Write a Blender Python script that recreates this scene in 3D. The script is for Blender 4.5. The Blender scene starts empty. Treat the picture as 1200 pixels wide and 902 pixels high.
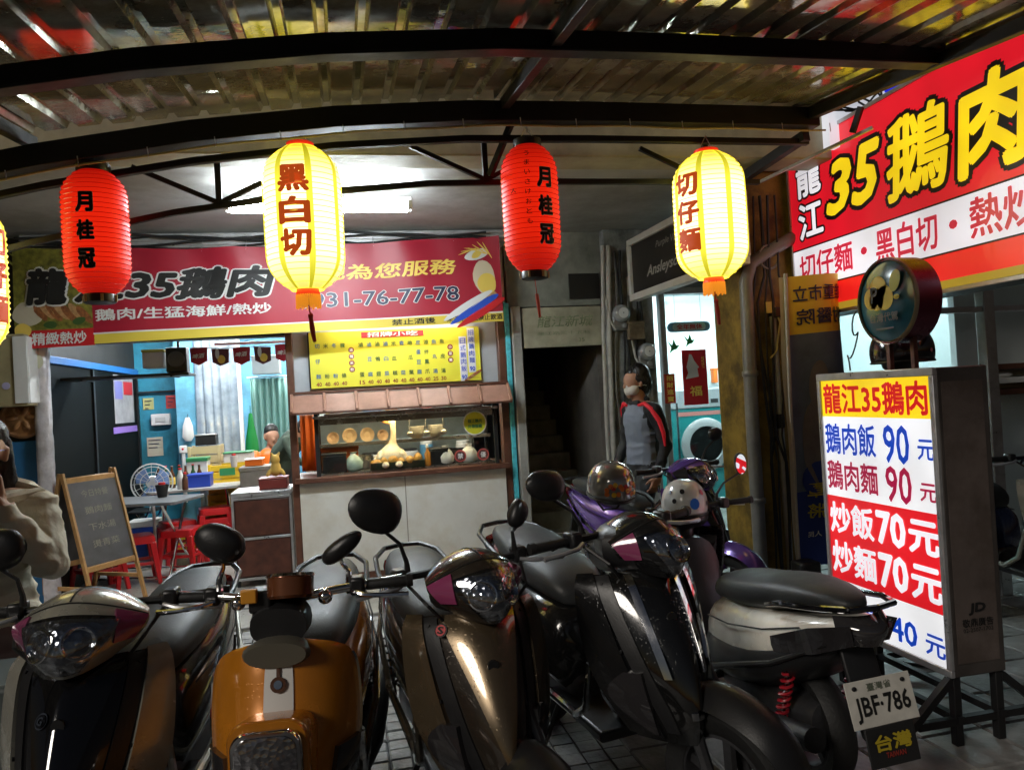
import bpy, bmesh, math, random
from mathutils import Vector, Matrix, noise as mnoise

random.seed(7)
S = bpy.context.scene
COL = S.collection
R = math.radians

# ------------------------------------------------------------------ camera
cam_d = bpy.data.cameras.new('camera')
cam_d.sensor_fit = 'HORIZONTAL'
cam_d.sensor_width = 36.0
cam_d.lens = 27.0
cam_d.clip_start = 0.05
cam_d.clip_end = 400.0
cam = bpy.data.objects.new('camera', cam_d)
COL.objects.link(cam)
_psi, _th, _ro = R(12.2), R(0.7), R(3.3)
_F = Vector((math.sin(_psi) * math.cos(_th), math.cos(_psi) * math.cos(_th), math.sin(_th)))
_R0 = Vector((math.cos(_psi), -math.sin(_psi), 0))
_U0 = _R0.cross(_F)
_Rt = _R0 * math.cos(_ro) - _U0 * math.sin(_ro)
_Up = _R0 * math.sin(_ro) + _U0 * math.cos(_ro)
_m = Matrix((_Rt, _Up, -_F)).transposed().to_4x4()
_m.translation = Vector((0, 0, 1.55))
cam.matrix_world = _m
S.camera = cam

# ------------------------------------------------------------------ night sky, street light stand-in, exposure
W = bpy.data.worlds.new('World')
S.world = W
W.use_nodes = True
nt = W.node_tree
nt.nodes.clear()
sky = nt.nodes.new('ShaderNodeTexSky')
sky.sky_type = 'NISHITA'
sky.sun_disc = False
sky.sun_elevation = R(-3.0)
sky.sun_rotation = R(200)
bg = nt.nodes.new('ShaderNodeBackground')
bg.inputs['Strength'].default_value = 0.15 * 1.5
wo = nt.nodes.new('ShaderNodeOutputWorld')
nt.links.new(sky.outputs[0], bg.inputs['Color'])
nt.links.new(bg.outputs[0], wo.inputs['Surface'])
street_fill_d = bpy.data.lights.new('street_fill', 'SUN')  # added lamp standing in for street light from behind the camera
street_fill_d.energy = 0.80
street_fill_d.angle = R(14)
street_fill_d.color = (1.0, 0.92, 0.82)
street_fill = bpy.data.objects.new('street_fill', street_fill_d)
street_fill.rotation_euler = (R(60), 0, R(-52))
COL.objects.link(street_fill)
S.view_settings.view_transform = 'Standard'
S.view_settings.look = 'None'
S.view_settings.exposure = 0.48
S.view_settings.gamma = 1.0
S.view_settings.use_curve_mapping = False
S.render.engine = 'CYCLES'
S.cycles.use_denoising = True
S.cycles.max_bounces = 7
S.cycles.diffuse_bounces = 4
S.cycles.glossy_bounces = 4
S.cycles.transmission_bounces = 6
S.cycles.transparent_max_bounces = 12
S.cycles.caustics_reflective = False
S.cycles.caustics_refractive = False
S.cycles.sample_clamp_indirect = 4.0

# ------------------------------------------------------------------ materials
MATS = {}


def mat(name, rgb, rough=0.5, metal=0.0, emit=None, es=0.0, bump=None, var=None, coat=0.0, rvar=0.0, alpha=1.0, trans=0.0, spec=0.5, sheen=0.0, stain=None):
    """procedural principled material: var=(scale, amount) mottles the colour, bump=(scale, strength) gives relief"""
    if name in MATS:
        return MATS[name]
    m = bpy.data.materials.new(name)
    m.use_nodes = True
    n = m.node_tree.nodes
    l = m.node_tree.links
    p = n['Principled BSDF']
    p.inputs['Base Color'].default_value = (*rgb, 1)
    p.inputs['Roughness'].default_value = rough
    p.inputs['Metallic'].default_value = metal
    p.inputs['Specular IOR Level'].default_value = spec
    p.inputs['Coat Weight'].default_value = coat
    p.inputs['Coat Roughness'].default_value = 0.04
    p.inputs['Alpha'].default_value = alpha
    p.inputs['Transmission Weight'].default_value = trans
    p.inputs['Sheen Weight'].default_value = sheen
    tc = n.new('ShaderNodeTexCoord')
    if var or rvar:
        nz = n.new('ShaderNodeTexNoise')
        nz.inputs['Scale'].default_value = var[0] if var else 6.0
        nz.inputs['Detail'].default_value = 6
        nz.inputs['Roughness'].default_value = 0.62
        l.new(tc.outputs['Object'], nz.inputs['Vector'])
        if var:
            cr = n.new('ShaderNodeValToRGB')
            a = var[1]
            cr.color_ramp.elements[0].position = 0.32
            cr.color_ramp.elements[1].position = 0.68
            cr.color_ramp.elements[0].color = (*[c * (1 - a) for c in rgb], 1)
            cr.color_ramp.elements[1].color = (*[min(1, c * (1 + a * 0.7)) for c in rgb], 1)
            l.new(nz.outputs['Fac'], cr.inputs['Fac'])
            l.new(cr.outputs['Color'], p.inputs['Base Color'])
        if rvar:
            mr = n.new('ShaderNodeMapRange')
            mr.inputs['From Min'].default_value = 0.3
            mr.inputs['From Max'].default_value = 0.7
            mr.inputs['To Min'].default_value = max(0.02, rough - rvar)
            mr.inputs['To Max'].default_value = min(1, rough + rvar)
            l.new(nz.outputs['Fac'], mr.inputs['Value'])
            l.new(mr.outputs['Result'], p.inputs['Roughness'])
    if bump:
        nb = n.new('ShaderNodeTexNoise')
        nb.inputs['Scale'].default_value = bump[0]
        nb.inputs['Detail'].default_value = 4
        l.new(tc.outputs['Object'], nb.inputs['Vector'])
        bp = n.new('ShaderNodeBump')
        bp.inputs['Strength'].default_value = bump[1]
        bp.inputs['Distance'].default_value = 0.01
        l.new(nb.outputs['Fac'], bp.inputs['Height'])
        l.new(bp.outputs['Normal'], p.inputs['Normal'])
    if stain:
        # stains of their own shape that run across neighbouring pieces (world space)
        ge = n.new('ShaderNodeNewGeometry'); ns = n.new('ShaderNodeTexNoise')
        ns.inputs['Scale'].default_value = stain[0]; ns.inputs['Detail'].default_value = 7; ns.inputs['Roughness'].default_value = .7
        l.new(ge.outputs['Position'], ns.inputs['Vector'])
        sr_ = n.new('ShaderNodeValToRGB'); sr_.color_ramp.elements[0].position = .40; sr_.color_ramp.elements[1].position = .56
        v_ = 1 - stain[1]
        sr_.color_ramp.elements[0].color = (v_, v_ * .96, v_ * .9, 1); sr_.color_ramp.elements[1].color = (1, 1, 1, 1)
        l.new(ns.outputs['Fac'], sr_.inputs['Fac'])
        mx = n.new('ShaderNodeMix'); mx.data_type = 'RGBA'; mx.blend_type = 'MULTIPLY'; mx.inputs['Factor'].default_value = 1.0
        if p.inputs['Base Color'].links:
            l.new(p.inputs['Base Color'].links[0].from_socket, mx.inputs['A'])
        else:
            mx.inputs['A'].default_value = (*rgb, 1)
        l.new(sr_.outputs['Color'], mx.inputs['B']); l.new(mx.outputs['Result'], p.inputs['Base Color'])
    if emit is not None:
        p.inputs['Emission Color'].default_value = (*emit, 1)
        p.inputs['Emission Strength'].default_value = es
    MATS[name] = m
    return m


def glass_mat(name, tint=(0.9, 0.95, 0.97), gloss=0.1, rough=0.02):
    """thin pane: mostly clear, some mirror reflection"""
    if name in MATS:
        return MATS[name]
    m = bpy.data.materials.new(name)
    m.use_nodes = True
    n = m.node_tree.nodes
    l = m.node_tree.links
    n.clear()
    o = n.new('ShaderNodeOutputMaterial')
    t = n.new('ShaderNodeBsdfTransparent')
    t.inputs['Color'].default_value = (*tint, 1)
    g = n.new('ShaderNodeBsdfGlossy')
    g.inputs['Roughness'].default_value = rough
    mx = n.new('ShaderNodeMixShader')
    mx.inputs['Fac'].default_value = gloss
    l.new(t.outputs[0], mx.inputs[1])
    l.new(g.outputs[0], mx.inputs[2])
    l.new(mx.outputs[0], o.inputs['Surface'])
    MATS[name] = m
    return m


def lantern_mat(name, mid, end, smid, send, zc, half):
    """glowing paper: bulb glow painted into the emission, brightest at its height, less towards top and bottom (object space)"""
    m = bpy.data.materials.new(name)
    m.use_nodes = True
    n = m.node_tree.nodes
    l = m.node_tree.links
    p = n['Principled BSDF']
    p.inputs['Roughness'].default_value = 0.55
    p.inputs['Base Color'].default_value = (*end, 1)
    tc = n.new('ShaderNodeTexCoord')
    sx = n.new('ShaderNodeSeparateXYZ')
    l.new(tc.outputs['Object'], sx.inputs[0])
    a = n.new('ShaderNodeMath'); a.operation = 'SUBTRACT'; a.inputs[1].default_value = zc
    l.new(sx.outputs['Z'], a.inputs[0])
    b = n.new('ShaderNodeMath'); b.operation = 'ABSOLUTE'
    l.new(a.outputs[0], b.inputs[0])
    c = n.new('ShaderNodeMapRange')
    c.interpolation_type = 'SMOOTHSTEP'
    c.inputs['From Min'].default_value = half * 0.25
    c.inputs['From Max'].default_value = half
    l.new(b.outputs[0], c.inputs['Value'])
    r = n.new('ShaderNodeMix'); r.data_type = 'RGBA'
    r.inputs['A'].default_value = (*[x * smid for x in mid], 1)
    r.inputs['B'].default_value = (*[x * send for x in end], 1)
    l.new(c.outputs['Result'], r.inputs['Factor'])
    l.new(r.outputs['Result'], p.inputs['Emission Color'])
    p.inputs['Emission Strength'].default_value = 1.0
    return m


# ------------------------------------------------------------------ object helpers
def thing(name, label, cat, loc=(0, 0, 0), rotz=0.0, group=None):
    o = bpy.data.objects.new(name, None)
    o.empty_display_size = 0.1
    COL.objects.link(o)
    o.location = loc
    o.rotation_euler = (0, 0, rotz)
    tag(o, label, cat, group)
    return o


def tag(o, label=None, cat=None, group=None, kind=None):
    if label: o['label'] = label
    if cat: o['category'] = cat
    if group: o['group'] = group
    if kind: o['kind'] = kind
    return o


class MB:
    """collects shapes; build() links them as ONE mesh object.  org: world point that becomes the local origin"""
    def __init__(s, org=(0, 0, 0)):
        s.v = []; s.f = []; s.mi = []; s.o = Vector(org); s.cur = 0; s.T = None

    def add(s, vs, fs):
        b = len(s.v)
        s.v += [(s.T @ Vector(q) if s.T else Vector(q)) - s.o for q in vs]
        for f in fs:
            s.f.append([b + i for i in f]); s.mi.append(s.cur)
        return s

    def box(s, x0, x1, y0, y1, z0, z1):
        x0, x1 = min(x0, x1), max(x0, x1); y0, y1 = min(y0, y1), max(y0, y1); z0, z1 = min(z0, z1), max(z0, z1)
        return s.add([(x0, y0, z0), (x1, y0, z0), (x1, y1, z0), (x0, y1, z0), (x0, y0, z1), (x1, y0, z1), (x1, y1, z1), (x0, y1, z1)],
                     [(0, 3, 2, 1), (4, 5, 6, 7), (0, 1, 5, 4), (1, 2, 6, 5), (2, 3, 7, 6), (3, 0, 4, 7)])

    def obox(s, c, ax, ay, az):
        """oriented box: centre and three half-axis vectors"""
        c = Vector(c); ax = Vector(ax); ay = Vector(ay); az = Vector(az)
        vs = [c + i * ax + j * ay + k * az for k in (-1, 1) for (i, j) in ((-1, -1), (1, -1), (1, 1), (-1, 1))]
        return s.add(vs, [(0, 3, 2, 1), (4, 5, 6, 7), (0, 1, 5, 4), (1, 2, 6, 5), (2, 3, 7, 6), (3, 0, 4, 7)])

    def bar(s, a, b, w, h=None, up=(0, 0, 1)):
        """square bar from a to b"""
        a = Vector(a); b = Vector(b); h = h or w
        d = (b - a).normalized(); u = Vector(up)
        if abs(d.dot(u)) > 0.98: u = Vector((0, 1, 0))
        sd = d.cross(u).normalized(); u2 = sd.cross(d)
        return s.obox((a + b) / 2, (b - a) / 2, sd * w / 2, u2 * h / 2)

    def tube(s, pts, r, seg=8, caps=True, flat=1.0):
        pts = [Vector(q) for q in pts]
        rs = r if isinstance(r, (list, tuple)) else [r] * len(pts)
        rings = []
        prev = None
        for i, q in enumerate(pts):
            d = (pts[min(i + 1, len(pts) - 1)] - pts[max(i - 1, 0)]).normalized()
            if prev is None:
                u = Vector((0, 0, 1)) if abs(d.z) < 0.9 else Vector((0, 1, 0))
                sd = d.cross(u).normalized()
            else:
                sd = (prev - d * prev.dot(d)).normalized()
            prev = sd
            up = sd.cross(d)
            rings.append([q + rs[i] * (math.cos(t) * sd + flat * math.sin(t) * up) for t in [2 * math.pi * k / seg for k in range(seg)]])
        return s.loft(rings, caps)

    def loft(s, rings, caps=True, closed=True):
        n = len(rings[0]); vs = [q for r_ in rings for q in r_]; fs = []
        for i in range(len(rings) - 1):
            for k in range(n if closed else n - 1):
                fs.append((i * n + k, i * n + (k + 1) % n, (i + 1) * n + (k + 1) % n, (i + 1) * n + k))
        if caps and closed:
            fs.append(tuple(range(n - 1, -1, -1)))
            fs.append(tuple((len(rings) - 1) * n + k for k in range(n)))
        return s.add(vs, fs)

    def lathe(s, prof, c=(0, 0, 0), axis='z', seg=24, caps=True, a0=0.0, a1=2 * math.pi, rot=None):
        """prof: (radius, height) pairs"""
        c = Vector(c); full = abs(a1 - a0 - 2 * math.pi) < 1e-6
        k_ = seg if full else seg + 1
        rings = []
        for (r, h) in prof:
            ring = []
            for k in range(k_):
                t = a0 + (a1 - a0) * k / seg
                x, y = r * math.cos(t), r * math.sin(t)
                q = Vector((x, y, h)) if axis == 'z' else (Vector((h, x, y)) if axis == 'x' else Vector((y, h, x)))
                if rot: q = rot @ q
                ring.append(c + q)
            rings.append(ring)
        return s.loft(rings, caps and full, full)

    def ell(s, c, r, seg=16, rings=9, rot=None, top=1.0, bot=1.0):
        c = Vector(c); out = []
        for j in range(rings + 1):
            t = -math.pi / 2 + math.pi * j / rings
            cr, sz = math.cos(t), math.sin(t)
            cr = max(cr, 0.02)
            ring = []
            for k in range(seg):
                a = 2 * math.pi * k / seg
                q = Vector((r[0] * cr * math.cos(a), r[1] * cr * math.sin(a), r[2] * sz * (top if sz > 0 else bot)))
                if rot: q = rot @ q
                ring.append(c + q)
            out.append(ring)
        return s.loft(out)

    def prism(s, poly, o, ax, ay, depth):
        """flat outline in the (ax, ay) plane at o, extruded by depth vector"""
        o = Vector(o); ax = Vector(ax); ay = Vector(ay); d = Vector(depth); n = len(poly)
        vs = [o + p[0] * ax + p[1] * ay for p in poly]; vs += [q + d for q in vs]
        fs = [tuple(range(n - 1, -1, -1)), tuple(range(n, 2 * n))] + [(k, (k + 1) % n, n + (k + 1) % n, n + k) for k in range(n)]
        return s.add(vs, fs)

    def grid(s, fn, nu, nv):
        vs = [fn(i / nu, j / nv) for j in range(nv + 1) for i in range(nu + 1)]
        fs = [(j * (nu + 1) + i, j * (nu + 1) + i + 1, (j + 1) * (nu + 1) + i + 1, (j + 1) * (nu + 1) + i) for j in range(nv) for i in range(nu)]
        return s.add(vs, fs)

    def build(s, name, m, parent=None, smooth=False, bevel=0.0, sub=0, solid=0.0, seg=2, ang=35):
        me = bpy.data.meshes.new(name)
        me.from_pydata([tuple(v) for v in s.v], [], s.f)
        ms = m if isinstance(m, (list, tuple)) else [m]
        for q in ms: me.materials.append(q)
        if len(ms) > 1:
            me.polygons.foreach_set('material_index', s.mi)
        bm = bmesh.new(); bm.from_mesh(me)
        bmesh.ops.recalc_face_normals(bm, faces=bm.faces)
        bm.to_mesh(me); bm.free()
        o = bpy.data.objects.new(name, me)
        COL.objects.link(o)
        if parent:
            o.parent = parent
        elif s.o.length > 0:
            o.location = s.o
        if solid:
            md = o.modifiers.new('solid', 'SOLIDIFY'); md.thickness = solid; md.offset = -1
        if bevel:
            md = o.modifiers.new('bevel', 'BEVEL'); md.width = bevel; md.segments = seg; md.limit_method = 'ANGLE'; md.angle_limit = R(ang)
        if sub:
            md = o.modifiers.new('sub', 'SUBSURF'); md.levels = sub; md.render_levels = sub
        if smooth or sub or bevel:
            me.polygons.foreach_set('use_smooth', [True] * len(me.polygons))
            if not sub:
                try:
                    me.set_sharp_from_angle(angle=R(40 if not bevel else 60))
                except Exception:
                    pass
        me.update()
        return o


def onebox(name, m, b, parent=None, org=(0, 0, 0), bevel=0.0):
    return MB(org).box(*b).build(name, m, parent, bevel=bevel)


_txt_cache = {}


def text_mesh(body, spacing=1.0, shear=0.0):
    key = (body, spacing, shear)
    if key in _txt_cache: return _txt_cache[key]
    c = bpy.data.curves.new('t', 'FONT')
    c.body = body; c.size = 1.0; c.space_character = spacing; c.shear = shear
    c.resolution_u = 2
    o = bpy.data.objects.new('t', c)
    COL.objects.link(o)
    bpy.context.view_layer.update()
    dg = bpy.context.evaluated_depsgraph_get()
    me = bpy.data.meshes.new_from_object(o.evaluated_get(dg))
    vs = [(v.co.x, v.co.y) for v in me.vertices]
    fs = [tuple(p.vertices) for p in me.polygons]
    bpy.data.objects.remove(o); bpy.data.curves.remove(c); bpy.data.meshes.remove(me)
    _txt_cache[key] = (vs, fs)
    return vs, fs


def text_on(parent, body, m, fn, w, h, bold=0.0, spacing=1.0, shear=0.0, name='lettering', mirror=False, outline=None, org=(0, 0, 0), lift=0.003, dirs=8):
    """lettering as thin print: fn(a, b, lift) maps sheet coordinates (metres from the text centre) to a point; w, h the box it fills.
    Bold strokes and outlines are the same glyphs laid again a little aside, each layer a hair above the last."""
    vs, fs = text_mesh(body, spacing, shear)
    if not vs: return []
    x0 = min(v[0] for v in vs) - bold; x1 = max(v[0] for v in vs) + bold; y0 = min(v[1] for v in vs) - bold; y1 = max(v[1] for v in vs) + bold
    sx = w / max(1e-6, x1 - x0); sy = h / max(1e-6, y1 - y0)
    cx, cy = (x0 + x1) / 2, (y0 + y1) / 2
    mi = -1 if mirror else 1
    jobs = []
    if outline: jobs.append((bold + outline[1], outline[0], lift * 0.4, 12))
    jobs.append((bold, m, lift, dirs if h > .06 else 5))
    objs = []
    for (bd, mm, lf, nd) in jobs:
        V = []; Fc = []
        offs = [(0, 0)] if bd <= 0 else [(bd * math.cos(2 * math.pi * k / nd), bd * math.sin(2 * math.pi * k / nd)) for k in range(nd)] + ([(0, 0)] if bd > .03 else [])
        for j, (ox, oy) in enumerate(offs):
            b0 = len(V)
            V += [tuple(Vector(fn(mi * (x + ox - cx) * sx, (y + oy - cy) * sy, lf + j * 0.00009)) - Vector(org)) for (x, y) in vs]
            Fc += [tuple(b0 + i for i in f) for f in fs]
        me = bpy.data.meshes.new(name)
        me.from_pydata(V, [], Fc)
        me.materials.append(mm)
        o = bpy.data.objects.new(name, me)
        COL.objects.link(o)
        o.parent = parent
        objs.append(o)
    return objs


def plane_fn(c, ax, ay):
    c = Vector(c); ax = Vector(ax).normalized(); ay = Vector(ay).normalized(); n = ax.cross(ay)
    return lambda a, b, l: c + ax * a + ay * b + n * l


def disc(n=20, r=1.0):
    return [(r * math.cos(2 * math.pi * k / n), r * math.sin(2 * math.pi * k / n)) for k in range(n)]


def rrect(w, h, r, n=5):
    out = []
    for (cx, cy, a) in ((w / 2 - r, h / 2 - r, 0), (-w / 2 + r, h / 2 - r, 90), (-w / 2 + r, -h / 2 + r, 180), (w / 2 - r, -h / 2 + r, 270)):
        for k in range(n + 1):
            t = R(a + 90 * k / n)
            out.append((cx + r * math.cos(t), cy + r * math.sin(t)))
    return out


def copy_tree(o, parent=None):
    c = o.copy(); COL.objects.link(c); c.parent = parent
    for ch in list(o.children): copy_tree(ch, c)
    return c
# ================================================================== palette
m_asph = mat('asphalt', (0.045, 0.045, 0.048), 0.75, var=(9, 0.35), bump=(120, 0.5))
m_mortar = mat('mortar', (0.06, 0.06, 0.06), 0.9, var=(14, 0.3))
m_sett = [mat('sett_%d' % k, c, 0.5, var=(22, 0.35), bump=(70, 0.35), rvar=0.15, stain=(1.7, .5)) for k, c in enumerate([(0.33, 0.33, 0.32), (0.27, 0.27, 0.265), (0.39, 0.385, 0.37), (0.22, 0.22, 0.22)])]
m_slab = [mat('slab_%d' % k, c, 0.45, var=(9, 0.35), bump=(45, 0.3), rvar=0.2, stain=(1.5, .5)) for k, c in enumerate([(0.26, 0.26, 0.25), (0.32, 0.31, 0.30), (0.21, 0.205, 0.20)])]
m_conc = mat('concrete', (0.30, 0.295, 0.27), 0.7, var=(3.5, 0.3), bump=(30, 0.3))
m_concd = mat('concrete_dirty', (0.24, 0.25, 0.24), 0.75, var=(6, 0.6), bump=(18, 0.7))
m_ceil = mat('ceiling_paint', (0.42, 0.425, 0.41), 0.55, var=(2.2, 0.16), bump=(9, 0.12), stain=(.9, .3))
m_olive = mat('beam_paint', (0.30, 0.28, 0.20), 0.6, var=(4, 0.3), bump=(20, 0.2))
m_floor = mat('arcade_terrazzo', (0.34, 0.33, 0.31), 0.35, var=(30, 0.25), rvar=0.12, stain=(1.2, .4))
m_black = mat('black_paint', (0.012, 0.012, 0.013), 0.4, rvar=0.1, var=(8, 0.3))
m_steel = mat('dark_steel', (0.016, 0.016, 0.017), 0.5, 0.35, rvar=0.12, bump=(40, 0.1))
m_roof = mat('roof_sheet', (0.55, 0.54, 0.42), 0.10, 0.6, var=(2.5, 0.35), rvar=0.07, bump=(4.5, 0.35), stain=(3.0, .4))
m_wire = mat('wire_yellow', (0.5, 0.42, 0.16), 0.5)
m_cable = mat('cable_black', (0.015, 0.015, 0.015), 0.5)
m_alu = mat('aluminium', (0.52, 0.52, 0.53), 0.35, 0.7, var=(12, 0.2), rvar=0.1)
m_white = mat('white_paint', (0.72, 0.72, 0.70), 0.5, var=(6, 0.06))
m_cream = mat('cream_panel', (0.68, 0.67, 0.62), 0.42, var=(3, 0.06), stain=(2.6, .09))
m_brown = mat('brown_wood', (0.10, 0.038, 0.022), 0.42, var=(14, 0.3), rvar=0.1)
m_teal = mat('teal_wall', (0.03, 0.25, 0.37), 0.55, var=(5, 0.12), bump=(40, 0.1), stain=(2.2, .35))
m_sky = mat('light_blue_wall', (0.14, 0.42, 0.62), 0.55, var=(4, 0.08), stain=(2.0, .3))
m_bluetrim = mat('blue_trim', (0.02, 0.16, 0.5), 0.4)
m_cyan = mat('cyan_trim', (0.08, 0.5, 0.6), 0.45, var=(25, 0.3))
m_dkglass = mat('dark_glass', (0.003, 0.004, 0.004), 0.12, spec=0.12)
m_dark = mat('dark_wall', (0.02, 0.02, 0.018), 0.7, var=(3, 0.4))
m_ochre = mat('ochre_pillar', (0.30, 0.19, 0.028), 0.62, var=(4, 0.45), bump=(25, 0.3), stain=(3.2, .6))
m_pvc = mat('grey_pvc', (0.22, 0.21, 0.19), 0.4, var=(6, 0.25))
m_pvcw = mat('pale_pvc', (0.45, 0.43, 0.38), 0.45, var=(8, 0.25))
m_tube = mat('lit_tube', (1, 1, 1), 0.5, emit=(0.84, 0.94, 1.0), es=88)
m_tube_r = mat('lit_tube_recess', (1, 1, 1), 0.5, emit=(0.92, 0.97, 1.0), es=190)
m_tube_l = mat('lit_tube_laundry', (1, 1, 1), 0.5, emit=(0.80, 0.97, 1.0), es=110)
m_tube_k = mat('lit_tube_kitchen', (1, 1, 1), 0.5, emit=(1.0, 0.93, 0.80), es=170)
m_gl = glass_mat('clear_pane', (0.93, 0.97, 0.97), 0.07)

# ================================================================== ground and paving
g = MB(); g.box(-80, 80, -60, 120, -0.6, -0.03)
tag(g.build('ground', m_asph), kind='structure')
pav = MB().box(-8, 8, 0.6, 5.9, -0.029, -0.012).build('pavement', m_mortar); tag(pav, kind='structure')
# setts: the gaps between the parked scooters show them one by one
def paver_mesh(sx, sy, name, bev=0.006):
    b = MB().box(-sx / 2, sx / 2, -sy / 2, sy / 2, -0.011, 0.0)
    o = b.build(name, m_sett[0]); me = o.data
    bm = bmesh.new(); bm.from_mesh(me)
    te = [e for e in bm.edges if all(v.co.z > -0.001 for v in e.verts)]
    bmesh.ops.bevel(bm, geom=te, offset=bev, segments=1, affect='EDGES')
    bm.to_mesh(me); bm.free()
    bpy.data.objects.remove(o)
    return me
sett_me = []
for mm in m_sett:
    me = paver_mesh(0.094, 0.094, 'sett'); me.materials.clear(); me.materials.append(mm); sett_me.append(me)
slab_me = []
for mm in m_slab:
    me = paver_mesh(0.292, 0.292, 'slab', 0.007); me.materials.clear(); me.materials.append(mm); slab_me.append(me)
rest = MB()
for i in range(-30, 11):
    for j in range(0, 49):
        x = i * 0.1 + 0.05; y = 1.05 + j * 0.1
        if -0.15 < x < 0.62 and y > 2.95:
            o = bpy.data.objects.new('sett', random.choice(sett_me)); COL.objects.link(o); o.parent = pav
            o.location = (x + random.uniform(-.002, .002), y, random.uniform(-.003, .002)); o.rotation_euler = (random.uniform(-.012, .012), random.uniform(-.012, .012), 0)
        else:
            z = random.uniform(-.003, .002); rest.cur = random.randrange(4)
            rest.box(x - .046, x + .046, y - .046, y + .046, -0.011, z)
tag(rest.build('setts', m_sett, pav), kind='stuff')
for i in range(0, 19):
    for j in range(0, 16):
        x = 1.25 + i * 0.3; y = 1.2 + j * 0.3
        if y > 5.8 or x > 6.3: continue
        o = bpy.data.objects.new('slab', random.choice(slab_me)); COL.objects.link(o); o.parent = pav
        o.location = (x, y, random.uniform(-.003, .003)); o.rotation_euler = (random.uniform(-.008, .008), random.uniform(-.008, .008), 0)
fl = MB().box(-8, 9, 5.9, 14, -0.028, 0.005).build('arcade_floor', m_floor); tag(fl, kind='structure')
MB().box(-8, 9, 5.72, 6.05, -0.02, 0.022).build('kerb_strip', m_conc, fl, bevel=0.008)
MB().box(-8, 9, 6.30, 6.34, 0.0, 0.008).build('floor_joint', m_mortar, fl)

# ================================================================== the arcade building
bld = thing('arcade_building', 'concrete arcade building with grey ceiling over the shop fronts', 'building', (0, 7, 0))
O = (0, 7, 0)
def bp(name, m, b, bevel=0.0): return onebox(name, m, b, bld, O, bevel)
bp('ceiling', m_ceil, (-8, 9, 4.72, 7.0, 3.06, 3.2))
bp('front_beam', m_olive, (-8, 9, 4.45, 4.72, 2.97, 3.6), 0.01)
bp('upper_wall', mat('upper_wall_paint', (0.16, 0.15, 0.13), 0.8, var=(2, .3)), (-8, 9, 4.5, 4.7, 3.6, 9))
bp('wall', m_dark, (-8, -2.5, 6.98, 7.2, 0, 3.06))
# recess of the goose shop, left of the counter
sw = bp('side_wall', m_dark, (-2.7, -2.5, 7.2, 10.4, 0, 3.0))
bp('wall', m_teal, (-2.5, -1.98, 10.1, 10.3, 0, 3.0))
bp('door_jamb', m_sky, (-1.98, -1.76, 9.75, 10.3, 0, 3.0), 0.006)
bp('lintel', m_black, (-2.5, -0.45, 7.25, 7.42, 2.2, 3.06))
bp('recess_ceiling', m_white, (-2.5, -0.45, 7.42, 13.2, 2.85, 3.0))
bp('rear_wall', m_sky, (-2.5, 1.5, 13.0, 13.2, 0, 3.0))
bp('partition', m_white, (-0.50, -0.42, 9.2, 13.0, 0, 3.0))
# kitchen behind the counter
bp('kitchen_wall', mat('kitchen_tile', (0.50, 0.62, 0.66), 0.3, var=(7, 0.15)), (-0.42, 1.5, 9.4, 9.55, 0, 3.0))
bp('kitchen_ceiling', m_white, (-0.42, 1.5, 7.15, 9.4, 2.85, 3.0))
bp('kitchen_side_wall', m_sky, (1.5, 1.56, 7.05, 9.4, 0, 3.0))
bp('shutter_wall', mat('pale_grey_panel', (0.40, 0.44, 0.47), 0.5, var=(5, .1)), (-0.45, 1.42, 7.07, 7.14, 1.66, 2.4))
bp('post', m_brown, (-0.50, -0.44, 6.98, 7.12, 0, 2.45), 0.006)
bp('post', m_brown, (1.40, 1.47, 6.98, 7.12, 0, 2.45), 0.006)
bp('trim', m_cyan, (1.472, 1.515, 6.96, 7.1, 0, 2.4), 0.004)
sh = bp('shutter_housing', mat('shutter_box', (0.42, 0.42, 0.41), 0.45, 0.3, var=(8, .3)), (-2.5, 1.5, 6.82, 7.05, 2.93, 3.055), 0.01)
for k in range(3):
    MB(O).bar((-2.5, 6.80, 2.95 + k * .035), (1.5, 6.80, 2.955 + k * .035), .012).build('shutter_rib', m_alu, bld)
bp('header_wall', mat('old_header', (0.21, 0.215, 0.18), 0.7, var=(4, 0.4)), (1.515, 2.92, 7.0, 7.2, 2.36, 3.06))
bp('header_wall', m_white, (-2.5, 1.515, 7.05, 7.2, 2.42, 3.06))
bp('vent', m_black, (2.12, 2.42, 6.985, 7.0, 2.42, 2.66))
# stairwell
bp('stair_jamb', m_conc, (1.53, 1.62, 6.93, 7.12, 0, 2.36), 0.01)
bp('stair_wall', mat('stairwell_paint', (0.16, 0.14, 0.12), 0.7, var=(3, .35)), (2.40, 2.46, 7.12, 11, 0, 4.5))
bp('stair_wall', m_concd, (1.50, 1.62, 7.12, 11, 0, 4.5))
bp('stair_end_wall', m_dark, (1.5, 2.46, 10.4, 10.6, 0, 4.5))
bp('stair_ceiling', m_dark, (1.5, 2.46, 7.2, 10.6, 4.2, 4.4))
m_step = mat('stair_step', (0.20, 0.20, 0.16), 0.65, var=(7, .4))
for k in range(13):
    bp('step', m_step, (1.62, 2.40, 7.25 + k * .25, 7.25 + (k + 1) * .25 + .02, max(0, k * .175 - .1), (k + 1) * .175), 0.008)
# meter pier
pier = bp('pier', m_concd, (2.45, 2.92, 6.90, 7.3, 0, 3.06), 0.012)
for (x, r) in ((2.375, .02), (2.43, .026)):
    MB(O).tube([(x, 6.88, 0.0), (x, 6.88, 1.2), (x + .02, 6.87, 2.1), (x + .06, 6.87, 2.9)], r, 10).build('conduit', m_pvcw, bld, smooth=True)
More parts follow.
